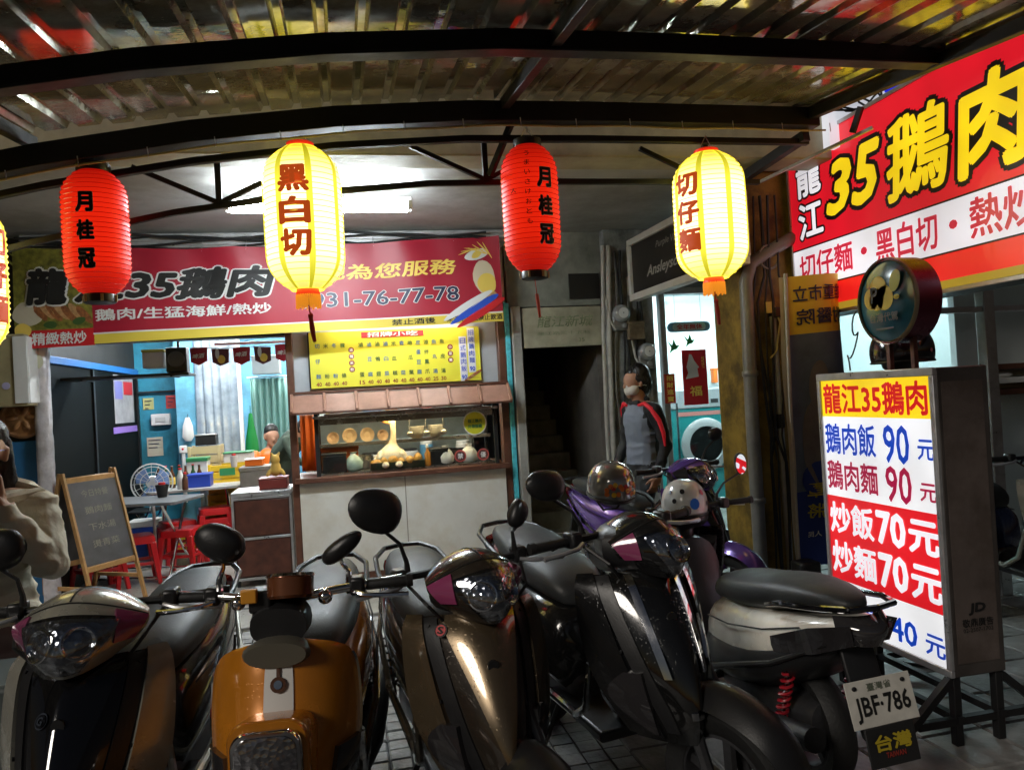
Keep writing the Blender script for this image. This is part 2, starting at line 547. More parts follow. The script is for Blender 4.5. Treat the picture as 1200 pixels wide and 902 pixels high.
# laundry
m_lw = mat('laundry_white', (0.66, 0.74, 0.74), 0.5, var=(3, .05))
bp('laundry_header', mat('grey_header', (0.30, 0.32, 0.33), 0.45), (2.92, 6.6, 7.0, 7.12, 2.50, 3.06))
bp('laundry_frame', m_alu, (2.92, 6.6, 6.99, 7.07, 2.44, 2.50), 0.005)
bp('laundry_rear_wall', m_lw, (2.92, 7.0, 9.9, 10.05, 0, 2.9))
bp('laundry_ceiling', m_lw, (2.92, 7.0, 7.12, 9.9, 2.78, 2.9))
bp('laundry_side_wall', m_lw, (6.6, 6.75, 7.0, 9.9, 0, 2.9))
bp('laundry_side_wall', m_lw, (2.92, 3.0, 7.3, 9.9, 0, 2.9))
for x in (3.02, 4.05, 5.55, 6.5):
    bp('laundry_mullion', m_alu, (x, x + .06, 6.99, 7.06, 0, 2.44), 0.005)
for (x0, x1) in ((3.08, 4.05), (4.11, 5.55), (5.61, 6.5)):
    bp('pane', m_gl, (x0, x1, 7.02, 7.026, 0.05, 2.44))
# ochre pillar at the kerb
pil = bp('pillar', m_ochre, (2.80, 3.24, 5.02, 5.45, 0, 3.06), 0.015)
bp('wall', mat('far_wall', (0.09, 0.085, 0.08), 0.75, var=(3, .3)), (6.75, 9, 7.0, 7.2, 0, 3.06))

# pipes and cables on the pillar
pp = thing('drain_pipe', 'thick grey vertical drain pipe on the left edge of the ochre pillar', 'pipe', (2.80, 4.98, 0))
o_ = (2.80, 4.98, 0)
MB(o_).tube([(2.80, 4.97, 0), (2.80, 4.97, 1.3), (2.815, 4.97, 2.25), (2.86, 4.965, 2.38), (3.02, 4.96, 2.47), (3.2, 4.96, 2.56)], .047, 14).build('pipe', m_pvc, pp, smooth=True)
for z in (0.7, 1.6): MB(o_).lathe([(.052, -.02), (.056, -.015), (.056, .015), (.052, .02)], (2.805, 4.97, z), seg=14).build('collar', m_pvc, pp, smooth=True)
pp = thing('conduit_pipe', 'thin pale pipe with a joint running down the ochre pillar', 'pipe', (3.0, 4.97, 0)); o_ = (3.0, 4.97, 0)
MB(o_).tube([(3.03, 4.97, 0.0), (3.02, 4.97, .9), (3.01, 4.97, 2.0)], .024, 10).build('pipe', m_pvcw, pp, smooth=True)
MB(o_).lathe([(.03, -.05), (.034, -.03), (.034, .03), (.03, .05)], (3.016, 4.97, 1.25), seg=10).build('joint', m_cable, pp, smooth=True)
pp = thing('cable_bundle', 'black cables looping down the ochre pillar past a junction box', 'cables', (2.93, 4.95, 0)); o_ = (2.93, 4.95, 0)
for k in range(5):
    x = 2.90 + k * .035
    pts = [(x + .02 * math.sin(k * 2 + z * 2.3) + (.06 * math.sin(z * 1.7 + k) if 1.0 < z < 2.2 else 0), 4.955 - .006 * k, z) for z in [0.2 + .19 * q for q in range(15)]]
    MB(o_).tube(pts, .008 + .003 * (k % 2), 6).build('cable', m_cable, pp, smooth=True)
loop = [(2.99 + .075 * math.cos(t), 4.94, 2.42 + .085 * math.sin(t)) for t in [2 * math.pi * q / 18 for q in range(19)]]
MB(o_).tube(loop, .009, 6).build('cable', m_pvc, pp, smooth=True)
MB(o_).tube([(3.0, 4.94, 2.1), (3.04, 4.93, 1.95), (3.0, 4.93, 1.75), (2.95, 4.93, 1.7)], .007, 6).build('cable', m_wire, pp, smooth=True)
pp = thing('junction_box', 'small black junction box with a yellow tag on the ochre pillar', 'junction box', (3.1, 4.96, 1.95)); o_ = (3.1, 4.96, 1.95)
MB(o_).box(3.0, 3.18, 4.92, 5.015, 1.99, 2.06).build('box', m_black, pp, bevel=.006)
MB(o_).box(2.94, 2.985, 4.93, 4.945, 2.02, 2.1).build('tag_plate', mat('tag_yellow', (.6, .5, .12), .5), pp, bevel=.003)
MB(o_).box(3.13, 3.16, 4.93, 5.015, 1.5, 1.6).build('switch', m_black, pp, bevel=.004)

# ================================================================== the canopy
can = thing('street_canopy', 'dark steel canopy with glossy corrugated roof sheets over the pavement', 'canopy', (0, 4, 0))
O = (0, 4, 0)
def zr(x): return 3.19 - .030 * max(0, 1.2 - x) ** 2 - .008 * max(0, x - 1.2) ** 2
def zb(x): return 3.09 - .040 * max(0, 1.2 - x) ** 2
X0, X1 = -4.2, 2.82
nsh = 9; wsh = (X1 - X0) / nsh
for k in range(nsh):
    b = MB(O); xs = []
    npit = 5; pw = wsh / npit
    for q in range(npit):
        a = X0 + k * wsh + q * pw
        xs += [(a, 0), (a + pw * .62, 0), (a + pw * .71, .026), (a + pw * .89, .026), (a + pw * .98, 0)]
    xs.append((X0 + (k + 1) * wsh + .02, .003))
    n = len(xs)
    ys = [1.3 + .29 * q for q in range(11)]
    rows = [[(x, y, zr(x) + h + .004 * (k % 2) - .115 * (4.2 - y) + .0025 * math.sin(y * 3.1 + k + x * 2)) for (x, h) in xs] for y in ys]
    b.add([v for r_ in rows for v in r_], [(j * n + i, j * n + i + 1, (j + 1) * n + i + 1, (j + 1) * n + i) for j in range(len(ys) - 1) for i in range(n - 1)])
    b.build('roof_sheet', m_roof, can, solid=0.0012)
def chord(y, zf, w, h, x0, x1, name='beam', n=10):
    b = MB(O)
    rings = []
    for k in range(n + 1):
        x = x0 + (x1 - x0) * k / n; z = zf(x)
        rings.append([(x, y - w / 2, z - h / 2), (x, y + w / 2, z - h / 2), (x, y + w / 2, z + h / 2), (x, y - w / 2, z + h / 2)])
    return b.loft(rings).build(name, m_steel, can, bevel=.004)
chord(3.06, lambda x: zb(x) - .085, .08, .085, X0, X1 - .02)
chord(3.01, lambda x: zb(x) - .13, .012, .012, X0, X1 - .05, 'beam_lip')
chord(4.06, lambda x: zb(x) - .005, .09, .11, X0, X1)
chord(4.15, lambda x: zb(x) - .115, .04, .035, X0, X1)
chord(2.1, lambda x: zb(x) - .20, .08, .085, X0, X1)
for x in (-1.45, .92, X1 - .05):
    MB(O).bar((x, 1.4, zr(x) - .38), (x, 4.2, zr(x) - .05), .045, .06).build('rafter', m_steel, can, bevel=.004)
# truss under the rear edge
def zt(x): return 2.765 - .050 * max(0, 1.0 - x) ** 2
chord(4.27, lambda x: zt(x), .03, .032, X0, 2.55, 'truss_chord')
for x in (-1.9, -.6, .84, 2.2):
    MB(O).bar((x, 4.27, zt(x)), (x, 4.27, zb(x) - .08), .03).build('truss_post', m_steel, can)
    for sgn in (-1, 1):
        L_ = .42 if sgn < 0 else .22
        MB(O).bar((x + sgn * .012, 4.27, zt(x) + .015), (x + sgn * L_, 4.27, zt(x) + (.20 if sgn < 0 else .12)), .024).build('truss_brace', m_steel, can)
MB(O).bar((.86, 4.25, zt(.86) + .03), (1.0, 4.12, zb(.9) + .02), .03).build('truss_brace', m_steel, can)
MB(O).bar((-1.9, 4.27, zt(-1.9)), (-1.9, 4.27, 1.9), .04).build('hanger', m_steel, can)
MB(O).bar((X1 - .04, 4.1, 3.0), (2.62, 4.98, 2.86), .05, .06).build('bracket', m_steel, can)
MB(O).bar((X1 + .02, 4.2, zr(X1) - .01), (X1 + .02, 1.4, zr(X1) - .01 - .115 * 2.8), .012, .05).build('edge_angle', m_steel, can)
# lamp wire along the rear beam, with ties
wr = thing('lantern_wire', 'thin yellowish wire along the canopy beam with small cable ties', 'wire', (0, 3.97, 2.9)); O = (0, 3.97, 2.9)
def zw(x): return 2.985 - .038 * max(0, 1.3 - x) ** 2 + .004 * math.sin(x * 9)
MB(O).tube([(x, 3.97, zw(x)) for x in [X0 + (X1 - X0) * q / 60 for q in range(61)]], .0055, 6).build('wire', m_wire, wr, smooth=True)
for q in range(16):
    x = -1.8 + q * .31
    MB(O).tube([(x, 3.966, zw(x) - .01), (x - .004, 3.965, zw(x) + .04)], .0025, 5).build('tie', m_alu, wr)

# bracket arm at the right end, sticking out beside the red sign
br = thing('bracket_arm', 'rusty bracket arm jutting from the canopy beside the big red sign', 'bracket', (3.0, 4.1, 2.9)); O = (3.0, 4.1, 2.9)
MB(O).bar((2.75, 4.6, 2.86), (3.12, 3.95, 3.0), .018).build('arm', m_alu, br)
MB(O).bar((3.02, 4.0, 2.985), (3.05, 3.95, 3.12), .03).build('clip', m_steel, br)

# ================================================================== lamps of the place
def tube_lamp(loc, length, m, name, label, n=2, fat=.016, drop=0.0):
    t = thing(name, label, 'light', loc)
    x, y, z = loc
    if drop:
        for s_ in (-1, 1): MB(loc).tube([(x + s_ * length * .35, y, z + .06), (x + s_ * length * .35, y, z + drop)], .004, 5).build('hanger', m_white, t)
    MB(loc).box(x - length / 2, x + length / 2, y - (.03 if drop else .06 * n), y + (.03 if drop else .06 * n), z + fat + .006, z + .06).build('housing', m_white, t, bevel=.006)
    for k in range(n):
        yy = y + (k - (n - 1) / 2) * (.058 + 2 * fat)
        MB(loc).tube([(x - length / 2 + .03, yy, z), (x + length / 2 - .03, yy, z)], fat, 12).build('tube', m, t, smooth=True)
        for s_ in (-1, 1):
            MB(loc).box(x + s_ * (length / 2 - .03), x + s_ * (length / 2), yy - fat - .002, yy + fat + .002, z - fat - .002, z + .024).build('socket', m_white, t)
    return t
tube_lamp((-0.10, 5.30, 2.885), 1.22, m_tube, 'fluorescent_lamp', 'glaring twin tube lamp hung below the arcade ceiling behind the lanterns', fat=.026, drop=.175)
tube_lamp((-1.35, 8.7, 2.74), 1.22, m_tube_r, 'fluorescent_lamp', 'tube lamp on the ceiling of the shop recess behind the banner')
tube_lamp((-1.1, 11.6, 2.74), 1.22, m_tube_r, 'fluorescent_lamp', 'tube lamp on the ceiling deep inside the dining room')
tube_lamp((.5, 8.2, 2.74), 1.22, m_tube_k, 'fluorescent_lamp', 'warm tube lamp above the kitchen behind the counter')
tube_lamp((3.9, 7.75, 2.70), 1.22, m_tube_l, 'fluorescent_lamp', 'cool tube lamp on the laundry ceiling near its window')
tube_lamp((4.3, 8.8, 2.70), 1.22, m_tube_l, 'fluorescent_lamp', 'cool tube lamp above the washing machines')
tube_lamp((5.7, 8.2, 2.70), 1.22, m_tube_l, 'fluorescent_lamp', 'cool tube lamp at the right end of the laundry')
# ================================================================== lanterns
m_redcap = mat('red_cap', (0.55, 0.02, 0.01), 0.5, emit=(0.8, 0.03, 0.01), es=.25)
m_fringe = mat('fringe_orange', (0.6, 0.18, 0.01), 0.7, emit=(0.8, 0.3, 0.02), es=.5)
m_tassel = mat('tassel_red', (0.35, 0.03, 0.02), 0.7)
m_redink = mat('lantern_ink_red', (0.40, 0.05, 0.01), 0.6, emit=(0.5, 0.07, 0.01), es=.55)
m_blkink = mat('ink_black', (0.008, 0.008, 0.008), 0.6)
m_whtink = mat('ink_white', (0.75, 0.75, 0.72), 0.6)
m_rib_y = mat('rib_yellow', (.7, .55, .05), .4, emit=(.95, .78, .06), es=.75)
m_rib_r = mat('rib_red', (.5, .01, .005), .25, emit=(.5, .006, .003), es=.35, coat=.6)
def lantern(x, y, ztop, zbot, r, kind, az, label, chars, small=None):
    t = thing('paper_lantern', label, 'lantern', (x, y, zbot), 0, 'lanterns hung along the canopy')
    H = ztop - zbot
    nr = 26
    def rad(v):
        # drum with rounded shoulders
        e = abs(2 * v - 1)
        return r * (1 - .03 * e * e - max(0, (e - .50) / .50) ** 2.6 * .55)
    prof = []
    for k in range(nr * 2 + 1):
        v = k / (nr * 2)
        prof.append((rad(v) + (-.004 if k % 2 else .0), v * H))
    if kind == 'y':
        m = lantern_mat('paper_yellow_glow', (1.0, .96, .60), (.92, .78, .03), 1.45, .62, H * .47, H * .54)
        mr = lantern_mat('paper_yellow_band', (.92, .86, .06), (.70, .60, .01), .95, .42, H * .47, H * .56)
    else:
        m = lantern_mat('paper_red_glow', (1.0, .022, .004), (.70, .006, .004), .50, .20, H * .5, H * .62)
    sh = MB().lathe(prof, seg=40, caps=False).build('paper_shell', m, t, smooth=True)
    sh.data.set_sharp_from_angle(angle=R(80))
    rb_ = MB()
    for k in range(0, nr + 1):
        v = k / nr; rr_ = rad(v) + .0006
        rb_.lathe([(rr_, v * H - .0022), (rr_ + .0028, v * H), (rr_, v * H + .0022)], seg=40, caps=False)
    tag(rb_.build('ribs', m_rib_y if kind == 'y' else m_rib_r, t, smooth=True), kind='stuff')
    if kind == 'y':
        for q in range(8):
            a0 = az + R(22.5) + q * R(45); wd = R(4.6)
            def fn(u, v, a0=a0): 
                a = a0 + (u - .5) * 2 * wd; rr = rad(v) + .0045
                return (rr * math.sin(a), -rr * math.cos(a), v * H)
            MB().grid(fn, 3, 40).build('paper_band', mr, t, smooth=True)
        MB().lathe([(.066, H - .005), (.07, H), (.07, H + .026), (.06, H + .03)], seg=24).build('cap', m_redcap, t, smooth=True)
        MB().lathe([(.058, .004), (.06, -.02), (.0605, -.03)], seg=24).build('collar', m_redcap, t, smooth=True)
        fr = MB()
        for q in range(40):
            a = 2 * math.pi * q / 40
            fr.bar((.059 * math.cos(a), .059 * math.sin(a), -.025), (.061 * math.cos(a), .061 * math.sin(a), -.085 - .006 * (q % 3)), .0075, .004)
        fr.build('fringe', m_fringe, t)
        ta = MB().tube([(0, 0, -.04), (.003, 0, -.10), (.006, 0, -.13)], .004, 6).ell((.007, 0, -.135), (.014, .014, .016), 10, 6)
        ta.tube([(.007, 0, -.14), (.012, 0, -.2), (.02, .004, -.27)], [.010, .013, .009], 8)
        ta.build('tassel', m_tassel, t, smooth=True)
    else:
        MB().lathe([(.075, H - .008), (.078, H), (.078, H + .03), (.07, H + .034)], seg=24).build('cap', m_black, t, smooth=True)
        MB().lathe([(.070, .006), (.074, -.004), (.074, -.034), (.068, -.038)], seg=24).build('collar', m_black, t, smooth=True)
        for q in range(6):
            a = 2 * math.pi * q / 6 + .4
            MB().box(-.006, .006, -.003, .003, -.034, 0).build('clip', m_wire, t).location = (.076 * math.sin(a), -.076 * math.cos(a), 0)
            t.children[-1].rotation_euler = (0, 0, a)
        if small:
            ta = MB().tube([(0, 0, -.04), (.006, 0, -.12)], .0025, 6)
            ta.tube([(.006, 0, -.12), (.008, 0, -.15), (.016, 0, -.25)], [.009, .011, .007], 8)
            ta.build('tassel', mat('tassel_bright', (.55, .05, .02), .6), t, smooth=True)
    # hanger loop
    MB().tube([(-.05, 0, H + .02), (-.01, 0, H + .09), (0, 0, H + .11), (.01, 0, H + .09), (.05, 0, H + .02)], .0025, 5).build('hanger_loop', m_alu, t)
    MB().tube([(0, 0, H + .105), (0, -.02, zw(x) - zbot)], .0025, 5).build('hanger_cord', m_alu, t)
    # lettering on the paper
    n = len(chars); hh = H * .64 / n
    def wrap(zc, a_off):
        def f(a, b, l):
            z = zc + b; rr = rad(min(1, max(0, z / H))) + .004 + l
            an = az + a_off + a / r
            return (rr * math.sin(an), -rr * math.cos(an), z)
        return f
    for k, ch in enumerate(chars):
        zc = H * (.83 if kind == 'y' else .80) - (k + .5) * hh * 1.02
        if kind == 'y':
            text_on(t, ch, m_redink, wrap(zc, 0), hh * .98, hh * .88, bold=.045, lift=.004)
        else:
            text_on(t, ch, m_blkink, wrap(zc, 0), hh * .56, hh * .72, bold=.035, outline=(m_whtink, .03), lift=.004)
    if small:
        for k, ch in enumerate(small):
            text_on(t, ch, m_blkink, wrap(H * (.88 - .075 * k), -R(33)), H * .042, H * .042, bold=.012, lift=.004)
        text_on(t, '人', m_blkink, wrap(H * .6, -R(62)), H * .05, H * .04, bold=.012, lift=.004)
    return t
def face(x, y): return -math.atan2(x, y)
lantern(-1.77, 4.1, 2.62, 1.88, .205, 'y', face(-1.77, 4.1) + R(45), 'glowing yellow paper lantern cut off by the left edge of the picture', '切仔麵')
lantern(-1.155, 4.1, 2.765, 2.15, .150, 'r', face(-1.155, 4.1) - R(18), 'red paper lantern with black characters hanging in front of the banner end', '月桂冠')
lantern(-.165, 4.1, 2.885, 2.15, .197, 'y', face(-.165, 4.1) - R(13), 'glowing yellow lantern with three red characters in front of the tube lamp', '黑白切')
lantern(1.05, 4.1, 2.915, 2.215, .158, 'r', face(1.05, 4.1) + R(30), 'red paper lantern with a red tassel hanging before the stairway', '月桂冠', small='うまいさけおとも')
lantern(2.12, 4.1, 2.875, 2.155, .205, 'y', face(2.12, 4.1) - R(36), 'glowing yellow lantern hanging closest to the ochre pillar', '切仔麵')

# ================================================================== long banner over the shop front
bn = thing('cloth_banner', 'long maroon cloth banner with black and white lettering over the shop front', 'banner', (-.55, 6.68, 2.15)); O = (-.55, 6.68, 2.15)
def bnf(x, b, l):
    """x along the front; b 0 bottom .. 1 top of the cloth"""
    t = (x + 2.5) / 3.92
    z0 = 2.135 + .075 * t
    z1 = 2.93 - .05 * math.sin(math.pi * min(1, max(0, t))) ** 1.2 + .055 * t - .012 * abs(math.sin(t * 15))
    y = 6.70 + .018 * math.sin(x * 5.2 + b * 2) * (0.3 + .7 * b) + .012 * math.sin(x * 13 + 1 + b * 3) * b + .02 * math.sin(x * 1.7) 
    return (x, y - l, z0 + (z1 - z0) * b)
m_maroon = mat('banner_maroon', (0.34, 0.011, 0.03), 0.42, bump=(14, .12))
m_byel = mat('banner_yellow', (0.72, 0.55, 0.07), 0.4)
m_gold = mat('print_gold', (0.85, 0.62, 0.12), 0.45)
m_navy = mat('print_navy', (0.02, 0.03, 0.07), 0.45)
m_pred = mat('print_red', (0.55, 0.015, 0.02), 0.45)
m_pblue = mat('print_blue', (0.02, 0.08, 0.5), 0.45)
m_meat = mat('print_meat', (0.28, 0.10, 0.035), 0.45, var=(40, .5))
m_meat2 = mat('print_meat_pale', (0.48, 0.27, 0.12), 0.45, var=(30, .4))
m_leaf = mat('print_leaf', (0.20, 0.19, 0.03), 0.5, var=(18, .6))
MB(O).grid(lambda u, v: bnf(-1.95 + 3.36 * u, .115 + .885 * v, 0), 120, 14).build('cloth', m_maroon, bn, smooth=True)
MB(O).grid(lambda u, v: bnf(-1.95 + 3.36 * u, .10 * v, 0), 120, 4).build('yellow_hem', m_byel, bn, smooth=True)
MB(O).grid(lambda u, v: bnf(-1.95 + 3.36 * u, .10 + .016 * v, 0.0005), 120, 2).build('white_line', m_whtink, bn, smooth=True)
MB(O).grid(lambda u, v: bnf(-2.52 + .57 * u, .17 + .83 * v, 0), 24, 14).build('photo_print', m_leaf, bn, smooth=True)
MB(O).grid(lambda u, v: bnf(-2.44 + .50 * u, -.01 + .18 * v, 0.0), 16, 5).build('red_label', m_pred, bn, smooth=True)
def blob(cx, cb, w, h, ang, m, lift, n=18, name='print_shape'):
    pts = []
    for k in range(n):
        t = 2 * math.pi * k / n
        a = math.cos(t) * w * (1 + .06 * math.sin(3 * t + cx * 9)); c = math.sin(t) * h
        pts.append(bnf(cx + a * math.cos(ang) - c * math.sin(ang), cb + (a * math.sin(ang) + c * math.cos(ang)) / .8, lift))
    MB(O).add(pts, [tuple(range(n))]).build(name, m, bn)
for k in range(16):
    blob(-2.5 + .045 * k + random.uniform(-.02, .02), .72 + random.uniform(-.16, .2), .11, .008, R(-55 + random.uniform(-15, 15)), random.choice([m_gold, m_leaf, m_leaf]), .0015 + .0002 * k)
blob(-2.42, .34, .11, .10, 0, mat('print_plate', (.55, .5, .38), .45), .002)
for k in range(7):
    blob(-2.34 + .055 * k, .36 - .008 * k + .02 * (k % 2), .095, .030, R(-52), m_meat2 if k % 2 else m_meat, .003 + .0003 * k)
blob(-2.26, .22, .05, .03, 0, mat('print_green', (.04, .09, .02), .5), .006)
blob(-2.05, .25, .05, .03, .3, mat('print_green', (.04, .09, .02), .5), .006)
blob(-2.46, .17, .06, .06, .5, m_gold, .0065)
def bt(body, x0, x1, b0, b1, m, **k):
    xc, bc = (x0 + x1) / 2, (b0 + b1) / 2
    return text_on(bn, body, m, lambda a, c, l: bnf(xc + a, bc + c / .8, l), x1 - x0, (b1 - b0) * .8, org=O, **k)
bt('龍', -2.43, -2.10, .42, .80, m_blkink, bold=.045, outline=(m_whtink, .045), lift=.014, shear=.15)
bt('江35鵝肉', -2.08, -.52, .43, .79, m_blkink, bold=.04, outline=(m_whtink, .04), lift=.008, shear=.22)
bt('鵝肉/生猛海鮮/熱炒', -1.93, -.57, .235, .36, m_whtink, bold=.02, lift=.006)
bt('在地為您服務', -.42, 1.01, .58, .76, m_gold, bold=.022, lift=.006, shear=.1)
bt('0931-76-77-78', -.36, 1.02, .27, .44, m_navy, bold=.012, outline=(m_whtink, .03), lift=.006)
bt('精緻熱炒', -2.40, -2.0, .015, .145, m_whtink, bold=.02, lift=.004)
bt('禁止酒後', .42, .80, .02, .09, m_blkink, bold=.015, lift=.004)
bt('未滿十八歲禁止飲酒', .90, 1.40, .02, .09, m_blkink, bold=.015, lift=.004)
# printed beer mug and ribbon
blob(1.20, .80, .11, .05, .25, m_whtink, .003); blob(1.26, .52, .10, .17, .15, mat('print_cream', (.7, .6, .42), .45), .003)
blob(1.28, .45, .085, .10, .15, m_gold, .004); blob(1.28, .30, .09, .05, .1, m_meat2, .0035); blob(1.20, .80, .05, .03, .6, m_gold, .005)
for k in range(7): blob(1.12 + .03 * k, .84 + .012 * (k % 3), .09, .006, R(20 - 14 * k), m_gold, .006)
for k, mm in enumerate((m_whtink, m_pblue, m_pred)):
    blob(1.10 - .0 * k + .06 * k, .21 - .045 * k, .26, .035, R(30), mm, .007 + .0006 * k)
# eyelet cords
for x in (-1.1, -.75, .3, 1.0):
    q = bnf(x, .97, .0)
    MB(O).tube([q, (x, 6.80, 3.03)], .003, 5).build('cord', m_alu, bn)

# black cables above the banner
cb = thing('cable_run', 'black cables sagging along the shutter housing above the banner', 'cables', (-.6, 6.76, 2.95)); O = (-.6, 6.76, 2.95)
for k in range(4):
    pts = [(-2.5 + .2 * q, 6.765 - .008 * k, 2.935 + .025 * k + .03 * math.sin(q * .7 + k * 1.9) * (1 if q > 3 else .3)) for q in range(20)]
    MB(O).tube(pts, .008 + .003 * (k % 2), 6).build('cable', m_cable, cb, smooth=True)

# ================================================================== big red light box sign, face in the plane x = 3.19
def litm(name, rgb, es=1.0):
    """backlit acrylic: uneven glow painted as noise in the emission, no lamps behind"""
    if name in MATS: return MATS[name]
    m = mat(name, [c * .6 for c in rgb], 0.35, emit=rgb, es=es, coat=.3)
    n = m.node_tree.nodes; l = m.node_tree.links
    tc = n.new('ShaderNodeTexCoord'); z = n.new('ShaderNodeTexNoise'); z.inputs['Scale'].default_value = 2.6; z.inputs['Detail'].default_value = 1
    l.new(tc.outputs['Object'], z.inputs['Vector'])
    r = n.new('ShaderNodeMapRange'); r.inputs['From Min'].default_value = .3; r.inputs['From Max'].default_value = .7
    r.inputs['To Min'].default_value = es * .48; r.inputs['To Max'].default_value = es * .74
    l.new(z.outputs['Fac'], r.inputs['Value']); l.new(r.outputs['Result'], n['Principled BSDF'].inputs['Emission Strength'])
    return m
l_red = litm('lit_red', (.80, .008, .022), .85); l_yel = litm('lit_yellow', (1.0, .70, .01), .95)
l_wht = litm('lit_white', (.95, .93, 1.0), .86); l_blk = mat('sign_black', (.01, .006, .006), .4); l_crim = litm('lit_crimson', (.75, .02, .06), .7)
bs = thing('shop_sign', 'big red light box sign with yellow and white characters, right of the canopy', 'sign', (3.19, 3.8, 1.96)); O = (3.19, 3.8, 1.96)
YN, YF = 2.35, 4.97
MB(O).box(3.205, 3.44, YN, YF, 1.965, 3.185).build('box', mat('sign_case', (.10, .10, .09), .5), bs, bevel=.006)
MB(O).box(3.195, 3.204, YN + .02, YF - .02, 2.45, 3.165).build('face_panel', l_red, bs)
MB(O).box(3.195, 3.204, YN + .02, YF - .02, 2.175, 2.45).build('face_band', l_wht, bs)
MB(O).box(3.195, 3.204, YN + .02, YF - .02, 2.03, 2.175).build('face_panel', litm('lit_red2', (.86, .015, .012), .9), bs)
MB(O).box(3.193, 3.204, YN + .02, YF - .02, 1.985, 2.03).build('face_band', mat('sign_gold_strip', (.5, .36, .04), .4, emit=(.8, .55, .05), es=.25), bs)
for z in (2.45, 2.175): MB(O).box(3.1935, 3.196, YN + .02, YF - .02, z - .005, z + .005).build('line', l_blk, bs)
for (y0, y1, z0, z1) in ((YN, YF, 3.165, 3.19), (YN, YF, 1.96, 1.985), (YF - .022, YF, 1.985, 3.165), (YN, YN + .022, 1.985, 3.165)):
    MB(O).box(3.183, 3.206, y0, y1, z0, z1).build('frame', m_alu, bs, bevel=.003)
def sgn(body, yl, yr, z0, z1, m, par=bs, X=3.194, org=O, **k):
    return text_on(par, body, m, plane_fn((X, (yl + yr) / 2, (z0 + z1) / 2), (0, -1, 0), (0, 0, 1)), yl - yr, z1 - z0, org=org, **k)
sgn('龍', 4.86, 4.58, 2.80, 3.08, l_wht, bold=.025, outline=(l_blk, .055))
sgn('江', 4.86, 4.58, 2.51, 2.76, l_wht, bold=.025, outline=(l_blk, .055))
sgn('3', 4.54, 4.26, 2.60, 2.95, l_yel, bold=.035, outline=(l_blk, .06), shear=.25)
sgn('5', 4.28, 3.99, 2.60, 2.97, l_yel, bold=.035, outline=(l_blk, .06), shear=.25)
sgn('鵝', 3.95, 3.46, 2.54, 3.02, l_yel, bold=.022, outline=(l_blk, .055), shear=.1)
sgn('肉', 3.42, 2.95, 2.52, 3.02, l_yel, bold=.035, outline=(l_blk, .055), shear=.1)
sgn('切仔麵', 4.88, 4.30, 2.22, 2.41, l_crim, bold=.02)
sgn('・', 4.22, 4.16, 2.29, 2.34, l_crim)
sgn('黑白切', 4.08, 3.58, 2.21, 2.415, l_crim, bold=.02)
sgn('・', 3.50, 3.44, 2.29, 2.34, l_crim)
sgn('熱炒', 3.36, 2.95, 2.21, 2.42, l_crim, bold=.02)
for y in (2.9, 4.5): MB(O).bar((3.4, y, 2.6), (3.9, y + .3, 2.75), .04).build('arm', m_steel, bs)
MB(O).bar((3.3, 4.97, 2.1), (3.3, 5.2, 2.1), .05).build('arm', m_steel, bs)

# sign beyond, seen in the gap above
ws = thing('shop_sign', 'white sign with a blue patch and an orange stripe behind the red sign', 'sign', (3.9, 4.34, 3.0)); O = (3.9, 4.34, 3.0)
l_w2 = litm('lit_white2', (.82, .84, .92), .75)
MB(O).box(3.12, 5.4, 4.36, 4.43, 3.02, 4.6).build('panel', l_w2, ws, bevel=.005)
MB(O).prism([(3.55, 3.38), (3.82, 3.46), (3.74, 3.75), (3.5, 3.6)], (0, 4.358, 0), (1, 0, 0), (0, 0, 1), (0, -.004, 0)).build('blue_patch', litm('lit_blue', (.01, .02, .85), .8), ws)
MB(O).prism([(3.92, 3.70), (4.2, 3.78), (4.2, 3.9), (3.92, 3.82)], (0, 4.358, 0), (1, 0, 0), (0, 0, 1), (0, -.004, 0)).build('orange_stripe', litm('lit_orange', (1, .16, .01), .8), ws)
cw = thing('wire_coil', 'tangle of black wire in front of the white sign above the red one', 'wire', (3.35, 4.3, 3.35)); O = (3.35, 4.3, 3.35)
b = MB(O); pts = []
for k in range(60):
    t = k * .55
    pts.append((3.33 + .17 * math.sin(t * 1.13) + .05 * math.sin(t * 2.7), 4.3 + .03 * math.cos(t * .9), 3.37 + .13 * math.sin(t * .83 + .6)))
b.tube(pts, .007, 5).build('wire', m_cable, cw, smooth=True)

# ================================================================== price light box on legs, face in the plane x = 2.36
ps = thing('price_sign', 'upright light box price sign with yellow, white and red price rows', 'sign', (2.5, 3.1, 0)); O = (2.5, 3.1, 0)
PX, PN, PF = 2.36, 2.72, 3.52
m_case = mat('price_case', (.07, .06, .055), .45, .3, var=(5, .3), rvar=.15)
MB(O).box(PX + .012, PX + .26, PN, PF, .285, 1.56).build('case', m_case, ps, bevel=.006)
MB(O).box(PX + .03, PX + .23, PN - .004, PN - .0005, .34, 1.50).build('side_panel', mat('price_side', (.12, .095, .085), .5, .15, var=(4, .25), stain=(3, .3)), ps)
def pz(z): return 1.55 - (1.55 - z) * .9
rows = [('face_yellow', l_yel, pz(1.325), 1.527), ('face_white', litm('lit_white_p', (.96, .97, 1.0), .90), pz(.885), pz(1.325)), ('face_red', litm('lit_red_p', (.80, .012, .02), .85), pz(.42), pz(.885)), ('face_white', litm('lit_white_p', (.96, .97, 1.0), .90), .315, pz(.42))]
for (nm, mm, z0, z1) in rows: MB(O).box(PX + .004, PX + .012, PN + .025, PF - .025, z0, z1).build(nm, mm, ps)
